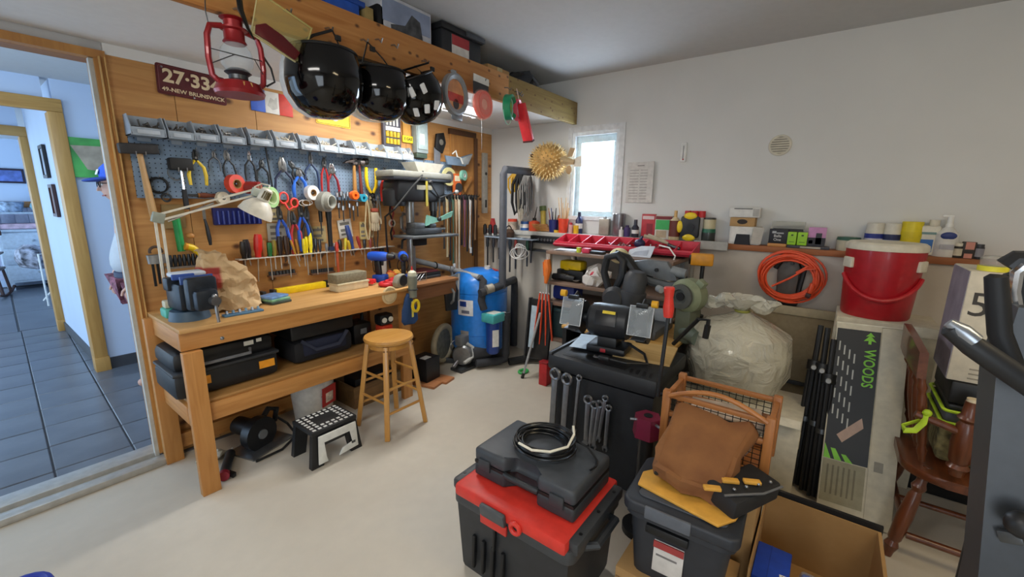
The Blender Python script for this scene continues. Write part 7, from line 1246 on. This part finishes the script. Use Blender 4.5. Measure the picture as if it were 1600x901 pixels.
# --- basket with wire front standing on tall carton
t = T('tall_carton', 'tall tan carton standing under the wooden wire basket', 'carton', (1.83, .285, 0), R9); P(t, 'box', B().box((0, 0, .27), (.385, .32, .54), bv=.004), CARD); P(t, 'tape', B().box((0, 0, .5405), (.05, .32, .002)), mat('c2a878', .5))
t = T('wire_basket', 'orange wooden magazine basket with black wire mesh sides', 'basket', (1.80, .275, .5425), R9); OW = wood('b0723a', '925a2c', 0, 6, .45)
hw, hd, hh = .185, .11, .26
for sx_ in (-1, 1):
    for sy_ in (-1, 1): P(t, 'post', B().box((sx_*hw, sy_*hd, hh/2), (.032, .032, hh), bv=.005), wood('b0723a', '925a2c', 2, 6, .45))
    P(t, 'end_rail', B().box((sx_*hw, 0, hh-.03), (.02, 2*hd, .022), bv=.003), OW); P(t, 'end_rail', B().box((sx_*hw, 0, .03), (.02, 2*hd, .022), bv=.003), OW)
for sy_ in (-1, 1):
    for z in (.03, hh-.10, hh-.02): P(t, 'rail', B().box((0, sy_*hd, z), (2*hw, .018, .020), bv=.003), OW)
    b = B()
    for k in range(15): x = -hw+.026*(k+.5); b.cyl((x, sy_*hd, .03), (x, sy_*hd, hh-.02+.0*x), .0016, n=5)
    for k in range(11): b.cyl((-hw, sy_*hd, .04+.02*k), (hw, sy_*hd, .04+.02*k), .0016, n=5)
    P(t, 'wire_mesh', b, DBLK, stuff=1)
P(t, 'arched_handle', B().tube([(-hw*.95+2*hw*.95*k/14, -hd-.012, hh-.02+.055*math.sin(PI*k/14)) for k in range(15)], .010, 8), OW); P(t, 'floor', B().box((0, 0, .012), (2*hw, 2*hd, .012)), OW)
t = T('magazine_stack', 'pile of magazines and pink papers inside the wire basket', 'magazines', (1.80, .275, .561), R9)
for k, c in enumerate(('8a8c94', 'c07a80', 'd8d4cc', '4a4c54', 'b8a898')): P(t, 'magazine', B().box((-.02+.01*k, .0, .02+.034*k), (.26, .15, .03), (0, .05*(k % 2), .1*(k-2)), .002), mat(c, .6, v=.3, s=15))
# --- white carton, clear bag
t = T('white_carton', 'white carton under the big clear plastic bag', 'carton', (2.72, .31, 0), R9); P(t, 'box', B().box((0, 0, .225), (.62, .40, .45), bv=.004), mat('cfc8b4', .75)); P(t, 'flap', B().box((.24, -.225, .44), (.13, .06, .004), (.35, 0, 0)), mat('d8d2c0', .75)); P(t, 'side_seam', B().box((.3105, 0, .30), (.003, .38, .012)), mat('b0a890', .7))
def plastic():
    M, nt, bs = _new('plastic'); f, _ = _noise(nt, 9, detail=5, dist=1.5)
    bs.inputs['Base Color'].default_value = (*lin('dedac8'), 1); bs.inputs['Roughness'].default_value = .13; bs.inputs['Coat Weight'].default_value = .5
    _bump(nt, bs, f, 1., .04)
    tr = nt.nodes.new('ShaderNodeBsdfTransparent'); mx = nt.nodes.new('ShaderNodeMixShader'); mx.inputs[0].default_value = .6
    nt.links.new(tr.outputs[0], mx.inputs[1]); nt.links.new(bs.outputs[0], mx.inputs[2]); nt.links.new(mx.outputs[0], nt.nodes['Material Output'].inputs[0]); return M
PLM = plastic()
t = T('clear_plastic_bag', 'big tied clear plastic bag full of pale packing on the white carton', 'bag', (2.72, .365, .451), R9)
prof = [(0, 0), (.17, .005), (.235, .06), (.275, .17), (.28, .28), (.25, .38), (.17, .44), (.07, .475), (.03, .50), (.035, .515), (.09, .545), (.12, .575), (.0, .56)]
P(t, 'film', B().lathe(prof, n=40, sy=.80).jitter(.02, 3, 7).jitter(.008, 4, 22), PLM, ang=.5); P(t, 'packing', B().lathe([(0, .01), (.15, .015), (.215, .07), (.255, .17), (.26, .27), (.22, .36), (.12, .42), (0, .43)], n=32, sy=.78).jitter(.02, 8, 6), mat('d2ccb4', .9, v=.15, s=14)); P(t, 'tie', B().tor((0, 0, .498), .035, .008, (0, 0, 0), 16, 6), mat('8a8a3c', .6))
for k, (x, y, z) in enumerate(((-.10, -.02, .545), (.10, .0, .55), (-.16, .03, .52))): P(t, 'bag_end', B().ball((x, y, z), (.075, .045, .04), 12).jitter(.03, k, 16), PLM, ang=.4)
t = T('l_wrench', 'thick black L-shaped crank hanging over the saw table edge', 'crank', (2.44, .615, .735)); P(t, 'crank', B().tube([Vector((2.50, .675, .736)), Vector((2.440,0.535,0.929)), Vector((2.420,0.481,0.936)), Vector((2.420,0.484,0.841))], .012, 8), BLK, W=1); P(t, 'grip', B().cyl(Vector((2.420,0.481,0.907)), Vector((2.420,0.487,0.833)), .017, n=10), DBLK, W=1)
# --- folding table leaning on the foundation
t = T('folding_table', 'tan folded camp table leaning on the foundation', 'table', (3.36, 0.152, 0), R9); ht = 0.864
t.matrix_world = t.matrix_world @ Matrix.Rotation(-.13, 4, 'X'); wt = .27; TN = rough2('8f8064', '857559', 30, .8, .1)
P(t, 'panel', B().span(-wt, wt, -.02, 0, .36, ht), TN); P(t, 'top_edge', B().span(-wt-.008, wt+.008, -.032, .004, ht-.05, ht+.01, bv=.004), mat('a5987a', .6)); P(t, 'side_edge', B().span(wt-.03, wt+.008, -.03, .0, .36, ht-.05, bv=.003).span(-wt-.008, -wt+.03, -.03, .0, .36, ht-.05, bv=.003), mat('a5987a', .6)); P(t, 'lower_panel', B().span(-wt, wt, -.018, 0, .03, .345), TN); P(t, 'cross_rail', B().span(-wt, wt, -.035, -.0, .34, .365), DSTEEL)
for s in (-1, 1): P(t, 'leg', B().cyl((s*.2, -.03, 0), (s*.2, -.03, .34), .012), DSTEEL)
# --- folded black stands
sg = 'folded black tripod stands between the white carton and the tall boxes'
for k, (a, c) in enumerate((((2.860,-0.012,0.901), (2.660,-0.003,-0.004)), ((2.840,-0.044,0.897), (2.620,-0.060,-0.014)), ((2.800,-0.077,0.848), (2.600,-0.095,0.035)))):
    a, c = Vector(a), Vector(c); d_ = (c-a); c = a+d_*((a.z-.02)/(a.z-c.z)) if a.z != c.z else c; c.z = .02
    t = T('tripod_stand', 'black folded tripod stand, %s of three from the left' % ORD[k], 'stand', (c.x, c.y, 0), 0, sg); e_ = (a-c)
    P(t, 'pole', B().cyl(c, a, .014, n=10), BLK, W=1)
    for s in (0, 1, 2): o_ = Vector((.022*math.cos(s*2.1), .022*math.sin(s*2.1), 0)); P(t, 'leg', B().cyl(c+o_, c+e_*.72+o_, .009, n=8), DBLK, W=1)
    P(t, 'collar', B().cyl(c+e_*.72, c+e_*.78, .034, n=14), BLK, W=1); P(t, 'knob', B().cyl(c+e_*.75, c+e_*.75+Vector((-.05, 0, .0)), .012, n=10), LGRY, W=1); P(t, 'clip', B().cyl(c+e_*.40, c+e_*.43, .03, n=12), DSTEEL, W=1)
# --- long printed carton leaning back
a_, b_ = Vector((2.860,-0.094,0.946)), Vector((2.860,-0.254,0.926)); d0, d1_ = Vector((2.520,-0.151,0.008)), Vector((2.520,-0.270,0.013))
base = (d0+d1_)/2; topc = (a_+b_)/2; lean = math.atan2(topc.x-base.x, topc.z-base.z); slide = (topc.y-base.y)
LL = (topc-base).length; kz = base.z/math.cos(lean)
t = T('long_printed_carton', 'tall black fronted white carton with green lettering down its front, leaning back', 'carton', (base.x, base.y, base.z), R9)
t.matrix_world = t.matrix_world @ Matrix.Rotation(-lean, 4, 'X') @ Matrix.Rotation(-math.atan2(slide, LL), 4, 'Y'); wb = .095; ext = kz+.0
zb0 = -base.z/math.cos(lean) if base.z > 0 else 0
P(t, 'carton', B().span(-wb, wb+.0, 0, .125, zb0, LL, bv=.003).span(wb, wb+.105, .0, .122, zb0, LL-.004, bv=.002), mat('c6bfaa', .75)); P(t, 'black_print', B().span(-wb+.006, wb-.004, -.002, .003, LL*.27, LL-.03), mat('1b1d20', .5)); P(t, 'end_flap', B().span(-wb, wb+.10, .0, .12, LL-.002, LL+.004), mat('d6d0bd', .75))
WG = mat('7cc433', .5); text(t, 'WOODS', .064, (wb-.042, -.0035, LL-.225), (RX, PI/2, 0), WG, bold=.0012, sx=.80)
P(t, 'tree_mark', B().prism([(-.026, -.0), (-.004, .028), (-.018, .026), (0, .048), (.018, .026), (.004, .028), (.026, .0), (.006, .004), (.006, -.014), (-.006, -.014), (-.006, .004)], .002, (wb-.045, -.003, LL-.085)), WG)
for k in range(3): P(t, 'lime_chevron', B().prism([(-.088+.045*k, LL*.27), (-.088+.045*k+.03, LL*.27), (-.088+.045*k+.0, LL*.27+.075-.02*k), (-.088+.045*k-.02 if k else -.088, LL*.27+.075-.02*k)], .002, (0, -.003, 0)), WG)
b = B()
for j in range(4):
    for k in range(5): b.span(-wb+.020+.022*j, -wb+.026+.022*j, -.0035, -.0018, LL-.10-.085*k-.02*j-.05, LL-.10-.085*k-.02*j)
P(t, 'small_print', b, mat('b8bab4', .6), stuff=1); P(t, 'taped_paper', B().prism([(-.045, LL*.40), (.05, LL*.51), (.06, LL*.46), (-.02, LL*.365)], .002, (0, -.004, 0)), mat('b39a8c', .7)); P(t, 'barcode', B().span(wb+.02, wb+.055, -.002, .001, LL*.26, LL*.31), mat('8f8a7c', .6)); P(t, 'grey_panel', B().span(-wb+.006, wb-.01, -.0015, .003, .05, LL*.265), mat('98927a', .7))
b = B()
for k in range(6): b.span(-wb+.025+.022*k, -wb+.033+.022*k, -.0025, -.001, .09, LL*.24)
P(t, 'grey_print', b, mat('77725f', .7), stuff=1)
# --- cooler on white cartons
t = T('white_stack_carton', 'white carton standing behind the long printed carton, under the cooler', 'carton', (3.20, -0.288-.01, 0), R9); zt2 = 0.987-.055
P(t, 'box', B().box((0, 0, zt2/2), (.44, .34, zt2), bv=.004), mat('cbc4ae', .75)); P(t, 'lid_edge', B().box((0.0, -.172, zt2-.03), (.44, .004, .05)), mat('d8d2bf', .75))
yc = -0.248; Rc = (-0.059--0.414)/2
t = T('drink_cooler', 'round red drink cooler with white lid standing on a white carton', 'cooler', (3.21, yc, zt2+.0005), R9); hc = 1.316-zt2; CR = mat('a81420', .4, coat=.2)
P(t, 'body', B().lathe([(0, 0), (Rc*.86, 0), (Rc*.89, .01), (Rc*.98, hc*.8), (Rc, hc*.93), (Rc, hc), (0, hc)], n=44), CR); P(t, 'lid', B().lathe([(0, hc), (Rc*1.03, hc), (Rc*1.04, hc+.010), (Rc*1.02, hc+.032), (Rc*.94, hc+.042), (0, hc+.044)], n=44), mat('d9d3c0', .45))
b = B(); b.tube([(Rc*1.0*math.sin(a), -Rc*1.0*math.cos(a), hc*.72-.42*hc*math.cos(a*1.05)+.0) for a in [-1.25+2.5*k/24 for k in range(25)]], .012, 8); P(t, 'bail_handle', b, mat('b02028', .4))
for s in (-1, 1): P(t, 'handle_bracket', B().box((s*Rc*.88, -Rc*.46, hc*.80), (.02, .075, .06), (0, 0, -s*.5), .006), mat('d9d3c0', .45))
# --- orange cord and dark trimmer on foundation
oc = (3.500,0.198,1.068)
t = T('orange_extension_cord', 'coiled orange extension cord hanging on the foundation', 'cord', oc, R9); OC = mat('e8552c', .45)
for k in range(13):
    R_ = .135+.035*rnd.random(); cx_, cz_ = rnd.uniform(-.025, .025), rnd.uniform(-.02, .02); yy = -.012-.009*(k % 6)
    P(t, 'turn', B().tube([(cx_+R_*1.08*math.cos(a), yy+.008*math.sin(a*2+k), cz_+R_*.96*math.sin(a)) for a in [2*PI*j/28 for j in range(28)]], .0068, 7, closed=True), OC)
P(t, 'loose_end', B().tube([(-.10, -.07, -.07), (0, -.08, .0), (.08, -.08, .07), (.13, -.075, .075)], .0068, 7), OC); P(t, 'tied_end', B().tube([(.03, -.075, .04), (.09, -.078, .09), (.14, -.07, .07), (.15, -.07, -.04)], .0075, 7), OC); P(t, 'socket', B().bar((.13, -.075, -.02), (.12, -.078, -.09), .03, .026, .006), OC); P(t, 'plug', B().box((.115, -.08, -.105), (.03, .026, .03), (0, .2, 0), .005), mat('3a1a18', .5))
t = T('cord_hanger', 'grey and black hanger holding the orange cord', 'hanger', (oc[0]+.035, oc[1], oc[2]), R9); P(t, 'hanger', B().prism([(-.075, -.14), (-.085, .04), (-.05, .12), (.02, .13), (.05, .06), (.04, -.14)], .045, (0, 0, 0), bv=.01), mat('57534f', .5)); P(t, 'strap', B().tube([(.05, -.03, -.14), (.07, -.035, .05), (.03, -.035, .145), (-.05, -.035, .15), (-.10, -.03, .05)], .016, 7), DBLK); P(t, 'hook', B().cyl((0, .0, .09), (0, -.11, .10), .010), DBLK); P(t, 'foot', B().box((.0, -.02, -.185), (.12, .05, .04), bv=.01), DBLK)
# --- open carton with blue boxes
t = T('open_carton', 'open brown carton in the foreground holding blue boxes', 'carton', (1.78, -.10, 0), R9)
oz = .30; X_a, X_b, Y_a, Y_b = 1.52, 2.03, .085, -.30
P(t, 'base', B().span(X_a, X_b, Y_b, Y_a, 0, .006), CARD, W=1); P(t, 'far_wall', B().span(X_b-.006, X_b, Y_b, Y_a, .006, oz), CARD, W=1); P(t, 'near_wall', B().span(X_a, X_a+.006, Y_b, Y_a, .006, oz-.06), CARD, W=1)
for y in (Y_a-.006, Y_b): P(t, 'side_wall', B().span(X_a+.006, X_b-.006, y, y+.006, .006, oz), CARD, W=1)
P(t, 'right_flap', B().hull([[(X_a+.05, Y_b, oz), (X_b, Y_b, oz), (X_b, Y_b-.005, oz), (X_a+.05, Y_b-.005, oz)], [(X_a+.08, Y_b-.025, oz-.10), (X_b-.02, Y_b-.025, oz-.10), (X_b-.02, Y_b-.03, oz-.10), (X_a+.08, Y_b-.03, oz-.10)]]), CARD, W=1)
S('black_board', 'thin black board standing behind the open carton', 'board', B().span(2.036, 2.052, -.31, .09, 0, .318), BLK, (2.044, -.11, 0), W=1)
bz = (1.735,0.017,0.220)
t = T('blue_box', 'blue box with a small white tag in the open carton', 'box', (1.70, .02, .0065), R9); P(t, 'box', B().box((0, 0, .105), (.115, .20, .21), bv=.004), mat('1c46b4', .45)); P(t, 'tag', B().box((.04, -.06, .2105), (.024, .04, .002), (0, 0, .1)), WHT); P(t, 'tag_mark', B().box((.04, -.052, .212), (.010, .010, .001)).box((.04, -.07, .212), (.010, .010, .001)), DBLK); P(t, 'seam', B().box((-.01, 0, .2105), (.003, .2, .001)), mat('163a98', .5))
t = T('blue_packet', 'second blue packet in the open carton, in clear film', 'packet', (1.66, -.12, .0065), R9+.1); P(t, 'packet', B().box((0, 0, .10), (.10, .16, .20), (0, .1, 0), .012), mat('2a54b8', .35)); P(t, 'film', B().box((0, 0, .103), (.11, .17, .205), (0, .1, 0), .014), clear('dfe8f4', .08, .18))
# --- wooden chair loaded with things
CW = wood('6c381c', '4c2512', 2, 6, .35, coat=.3); CWX = wood('6c381c', '4c2512', 0, 6, .35, coat=.3)
cc = Vector((2.60, -.635, 0))
t = T('wooden_chair', 'dark wooden turned-leg armchair behind the exercise machine', 'chair', cc)
def turned(a, c, r, n=14):
    M, L = frame(a, c); return B().lathe([(0, 0), (r*.7, 0), (r*.8, L*.06), (r*1.15, L*.12), (r*.8, L*.17), (r*1.05, L*.2), (r*1.25, L*.45), (r*1.0, L*.68), (r*.75, L*.73), (r*1.15, L*.78), (r*.8, L*.83), (r*.7, L), (0, L)], M=M, n=n)
P(t, 'seat', B().prism(rrect(.50, .52, .14, 6), .04, (0, 0, .44), Matrix(((1, 0, 0, 0), (0, 0, 1, 0), (0, 1, 0, 0), (0, 0, 0, 1))), bv=.010), CWX)
for sx_, sy_ in ((-1, 1), (-1, -1), (1, 1), (1, -1)): P(t, 'leg', turned((sx_*.24, sy_*.25, 0), (sx_*.17, sy_*.17, .442), .024), CW)
for sy_ in (-1, 1): P(t, 'stretcher', B().cyl((-.21, sy_*.22, .17), (.21, sy_*.22, .17), .012), CWX)
P(t, 'cross_stretcher', B().cyl((0, -.22, .17), (0, .22, .17), .013), CW); P(t, 'front_stretcher', B().cyl((-.225, -.2, .12), (-.225, .2, .12), .015), CW)
for x in (-.20, -.07, .07, .20): P(t, 'back_spindle', turned((x, .20, .475), (x*1.08, .265, .90), .016), CW)
P(t, 'crest_rail', B().hull([[(x, .255+.02*(1-(x/.26)**2), z0), (x, .285+.02*(1-(x/.26)**2), z0), (x, .29+.02*(1-(x/.26)**2), z1), (x, .262+.02*(1-(x/.26)**2), z1)] for x, z0, z1 in ((-.27, .86, .97), (-.14, .88, 1.0), (0, .885, 1.01), (.14, .88, 1.0), (.27, .86, .97))]), CWX)
P(t, 'arm_post', turned((-.235, .10, .47), (-.25, .105, .80), .032, 18), CW); P(t, 'arm_peg', B().cyl((-.25, .105, .80), (-.25, .105, .812), .02), mat('d8c8a8', .6))
P(t, 'arm_rail', B().tube([(-.25, .26, .70), (-.25, .105, .66)], .016, 9), CW)
t = T('dark_fill_box', 'added black box filling the dark space behind the wooden chair', 'box', (3.25, -.76, 0), R9); P(t, 'box', B().box((0, 0, .20), (.50, .40, .40), bv=.012), DBLK); P(t, 'lid', B().box((0, 0, .42), (.53, .43, .04), bv=.01), BLK)  # box added to darken the floor area seen behind the chair
t = T('camo_bag', 'camouflage bag with lime green edges on the wooden chair', 'bag', (2.62, -.66, .4745), R9); P(t, 'body', B().box((.0, 0, .09), (.36, .34, .18), bv=.02), mat('6a6240', .8, v=.8, s=28)); P(t, 'grey_top', B().box((0, 0, .205), (.36, .34, .045), bv=.012), mat('44464c', .6))
for z in (.182, .235): P(t, 'lime_edge', B().tube([(x, y, z) for x, y in rrect(.372, .352, .02, 3)], .007, 6, closed=True), mat('b4d42c', .5))
P(t, 'dark_flap', B().box((0, 0, .25), (.35, .33, .025), bv=.008), BLK)
S('black_flat_case', 'black flat case between the camouflage bag and the white box', 'case', B().box((0, 0, .05), (.36, .32, .10), bv=.012), DBLK, (2.62, -.66, .739), R9)
bx = 2.47; l5, r5 = -0.463, -0.688
t = T('numbered_box', 'white box printed with a large 5 standing behind the machine', 'box', (2.62, (l5+r5)/2, .8395), R9); h5 = 1.305-.8395; w5 = (l5-r5)/2; d5 = .15
P(t, 'box', B().box((0, 0, h5/2), (2*w5, 2*d5, h5), bv=.004), mat('ccc4b2', .75)); P(t, 'grey_side', B().span(-w5-.002, -w5+.002, -d5+.004, d5-.004, .004, h5-.004), mat('8d8794', .7, v=.25, s=8))
text(t, '5', .14, (-(-0.508-(l5+r5)/2), -d5-.0006, 1.165-.8395), (RX, 0, 0), mat('3a3632', .6)); b = B()
for k in range(3): b.span(-w5+.07, -w5+.21-.02*k, -d5-.002, -d5+.001, h5*.40-.022*k, h5*.40-.022*k+.007)
for k in range(3): b.span(-w5+.06, -w5+.22-.02*k, -d5-.002, -d5+.001, h5*.12-.02*k, h5*.12-.02*k+.006)
P(t, 'print_lines', b, mat('8f887a', .7), stuff=1)
for k, yy in enumerate((.06, .19)): t = T('yellow_capped_jar', 'clear jar with yellow lid on the numbered box, %s one' % ('left' if k == 0 else 'right'), 'jar', (2.53, l5-yy-.01, .8395+h5+.0005), 0, 'yellow lidded jars on the numbered box'); P(t, 'lid', B().cyl((0, 0, 0), (0, 0, .02), .045, n=24), mat('e0d83c', .5)); P(t, 'jar', B().lathe([(0, .02), (.04, .02), (.042, .05), (.03, .06), (0, .06)], n=20), clear('d8d8d4', .05, .3))
t = T('lime_strap', 'lime green strap loop tied to the chair arm post', 'strap', Vector((2.360,-0.390,0.634))); P(t, 'loop', B().tube([(2.340,-0.405,0.720), (2.330,-0.403,0.675), (2.330,-0.383,0.633), (2.340,-0.355,0.618), (2.360,-0.346,0.630), (2.370,-0.373,0.647), (2.380,-0.403,0.668), (2.360,-0.413,0.709)], .014, 7, closed=True, flat=.35), mat('b4d42c', .5), W=1); P(t, 'knot', B().ball((2.340,-0.409,0.716), .016, 8), mat('a4c424', .5), W=1)
# --- exercise machine
EM = mat('33373c', .4, v=.08, s=60)
t = T('exercise_machine', 'dark grey exercise machine column with black handlebars at the right edge', 'exercise machine', (1.02, -.36, 0))
c0, c1 = Vector((1.020,-0.296,0.909)), Vector((1.080,-0.288,1.270))
P(t, 'column', B().hull([[tuple(Vector(p)+Vector((dx_, dy_, 0))) for dx_, dy_ in ((-.03, .045), (.05, .05), (.06, -.06), (-.03, -.055))] for p in ((c0.x-.05, c0.y-.035, .02), (c0.x, c0.y-.03, c0.z), (c1.x, c1.y-.012, c1.z), (c1.x+.01, c1.y-.02, c1.z+.12))]), EM, W=1)
P(t, 'foot', B().box((1.0, -.38, .02), (.16, .6, .04), bv=.012), EM, W=1)
h0, h1, h2, h3 = Vector((1.050,-0.227,1.439)), Vector((1.050,-0.247,1.344)), Vector((1.050,-0.269,1.292)), Vector((1.060,-0.297,1.251))
P(t, 'upright_grip', B().tube([h0+Vector((0, 0, .004)), h0, h0+(h1-h0)*.5, h1, h2, h3], [.008, .0145, .0155, .0155, .016, .016], 16), mat('141517', .6), W=1)
g0, g1, g2 = Vector((0.980,-0.171,1.359)), Vector((0.980,-0.205,1.331)), Vector((1.000,-0.292,1.269))
P(t, 'side_grip', B().tube([g0, g0+(g1-g0)*.12, g1, g1+(g2-g1)*.5, g2], [.008, .015, .0175, .018, .018], 14), mat('1b1d20', .5), W=1); P(t, 'sensor_plate', B().tube([g0+Vector((-.003, .0, .006)), g0+(g1-g0)*.5+Vector((-.004, 0, .008)), g1+Vector((-.006, 0, .009))], [.008, .014, .013], 12), mat('9aa0a8', .3, .8), W=1)
P(t, 'pulse_cable', B().tube([(1.100,-0.269,1.456), (1.100,-0.261,1.444), (1.100,-0.263,1.411), (1.100,-0.274,1.373), (1.100,-0.291,1.341)], .009, 9), CHROME, W=1); P(t, 'console_arm', B().tube([(1.120,-0.256,1.449), (1.120,-0.263,1.459), (1.120,-0.282,1.459)], .022, 10).tube([(1.120,-0.266,1.443), (1.120,-0.289,1.394), (1.120,-0.317,1.295)], .02, 8), BLK, W=1)
P(t, 'lock_knob', B().ball((0.980,-0.307,1.048), .022, 12), BLK, W=1); P(t, 'bracket', B().bar((1.000,-0.291,1.007), (0.990,-0.316,1.019), .012, .02, .003), DSTEEL, W=1)
t = T('dark_dumbbell', 'dark chrome tipped bar standing by the chair legs', 'bar', (1.95, -.52, 0)); P(t, 'bar', B().cyl((0, 0, .02), (.02, .0, 0.511), .018, n=12), mat('3c4046', .3, .6)); P(t, 'tip', B().ball((.02, 0, 0.511), .024, 12), DSTEEL); P(t, 'foot', B().cyl((0, 0, 0), (0, 0, .02), .09, n=20), DBLK)
# --- blue bin at the lower left corner
t = T('blue_bin', 'dark blue bin whose rim shows in the lower left corner', 'bin', (-.17, 1.80, 0)); rz_ = .30
P(t, 'tub', B().hull([[(x*w, y*w, z) for x, y in rrect(2, 2, .35, 4)] for z, w in ((0, .15), (rz_, .19))]), mat('1c2a80', .5)); P(t, 'rim', B().tube([(x*.192, y*.192, rz_) for x, y in rrect(2, 2, .35, 5)], .014, 8, closed=True), mat('24349a', .45))
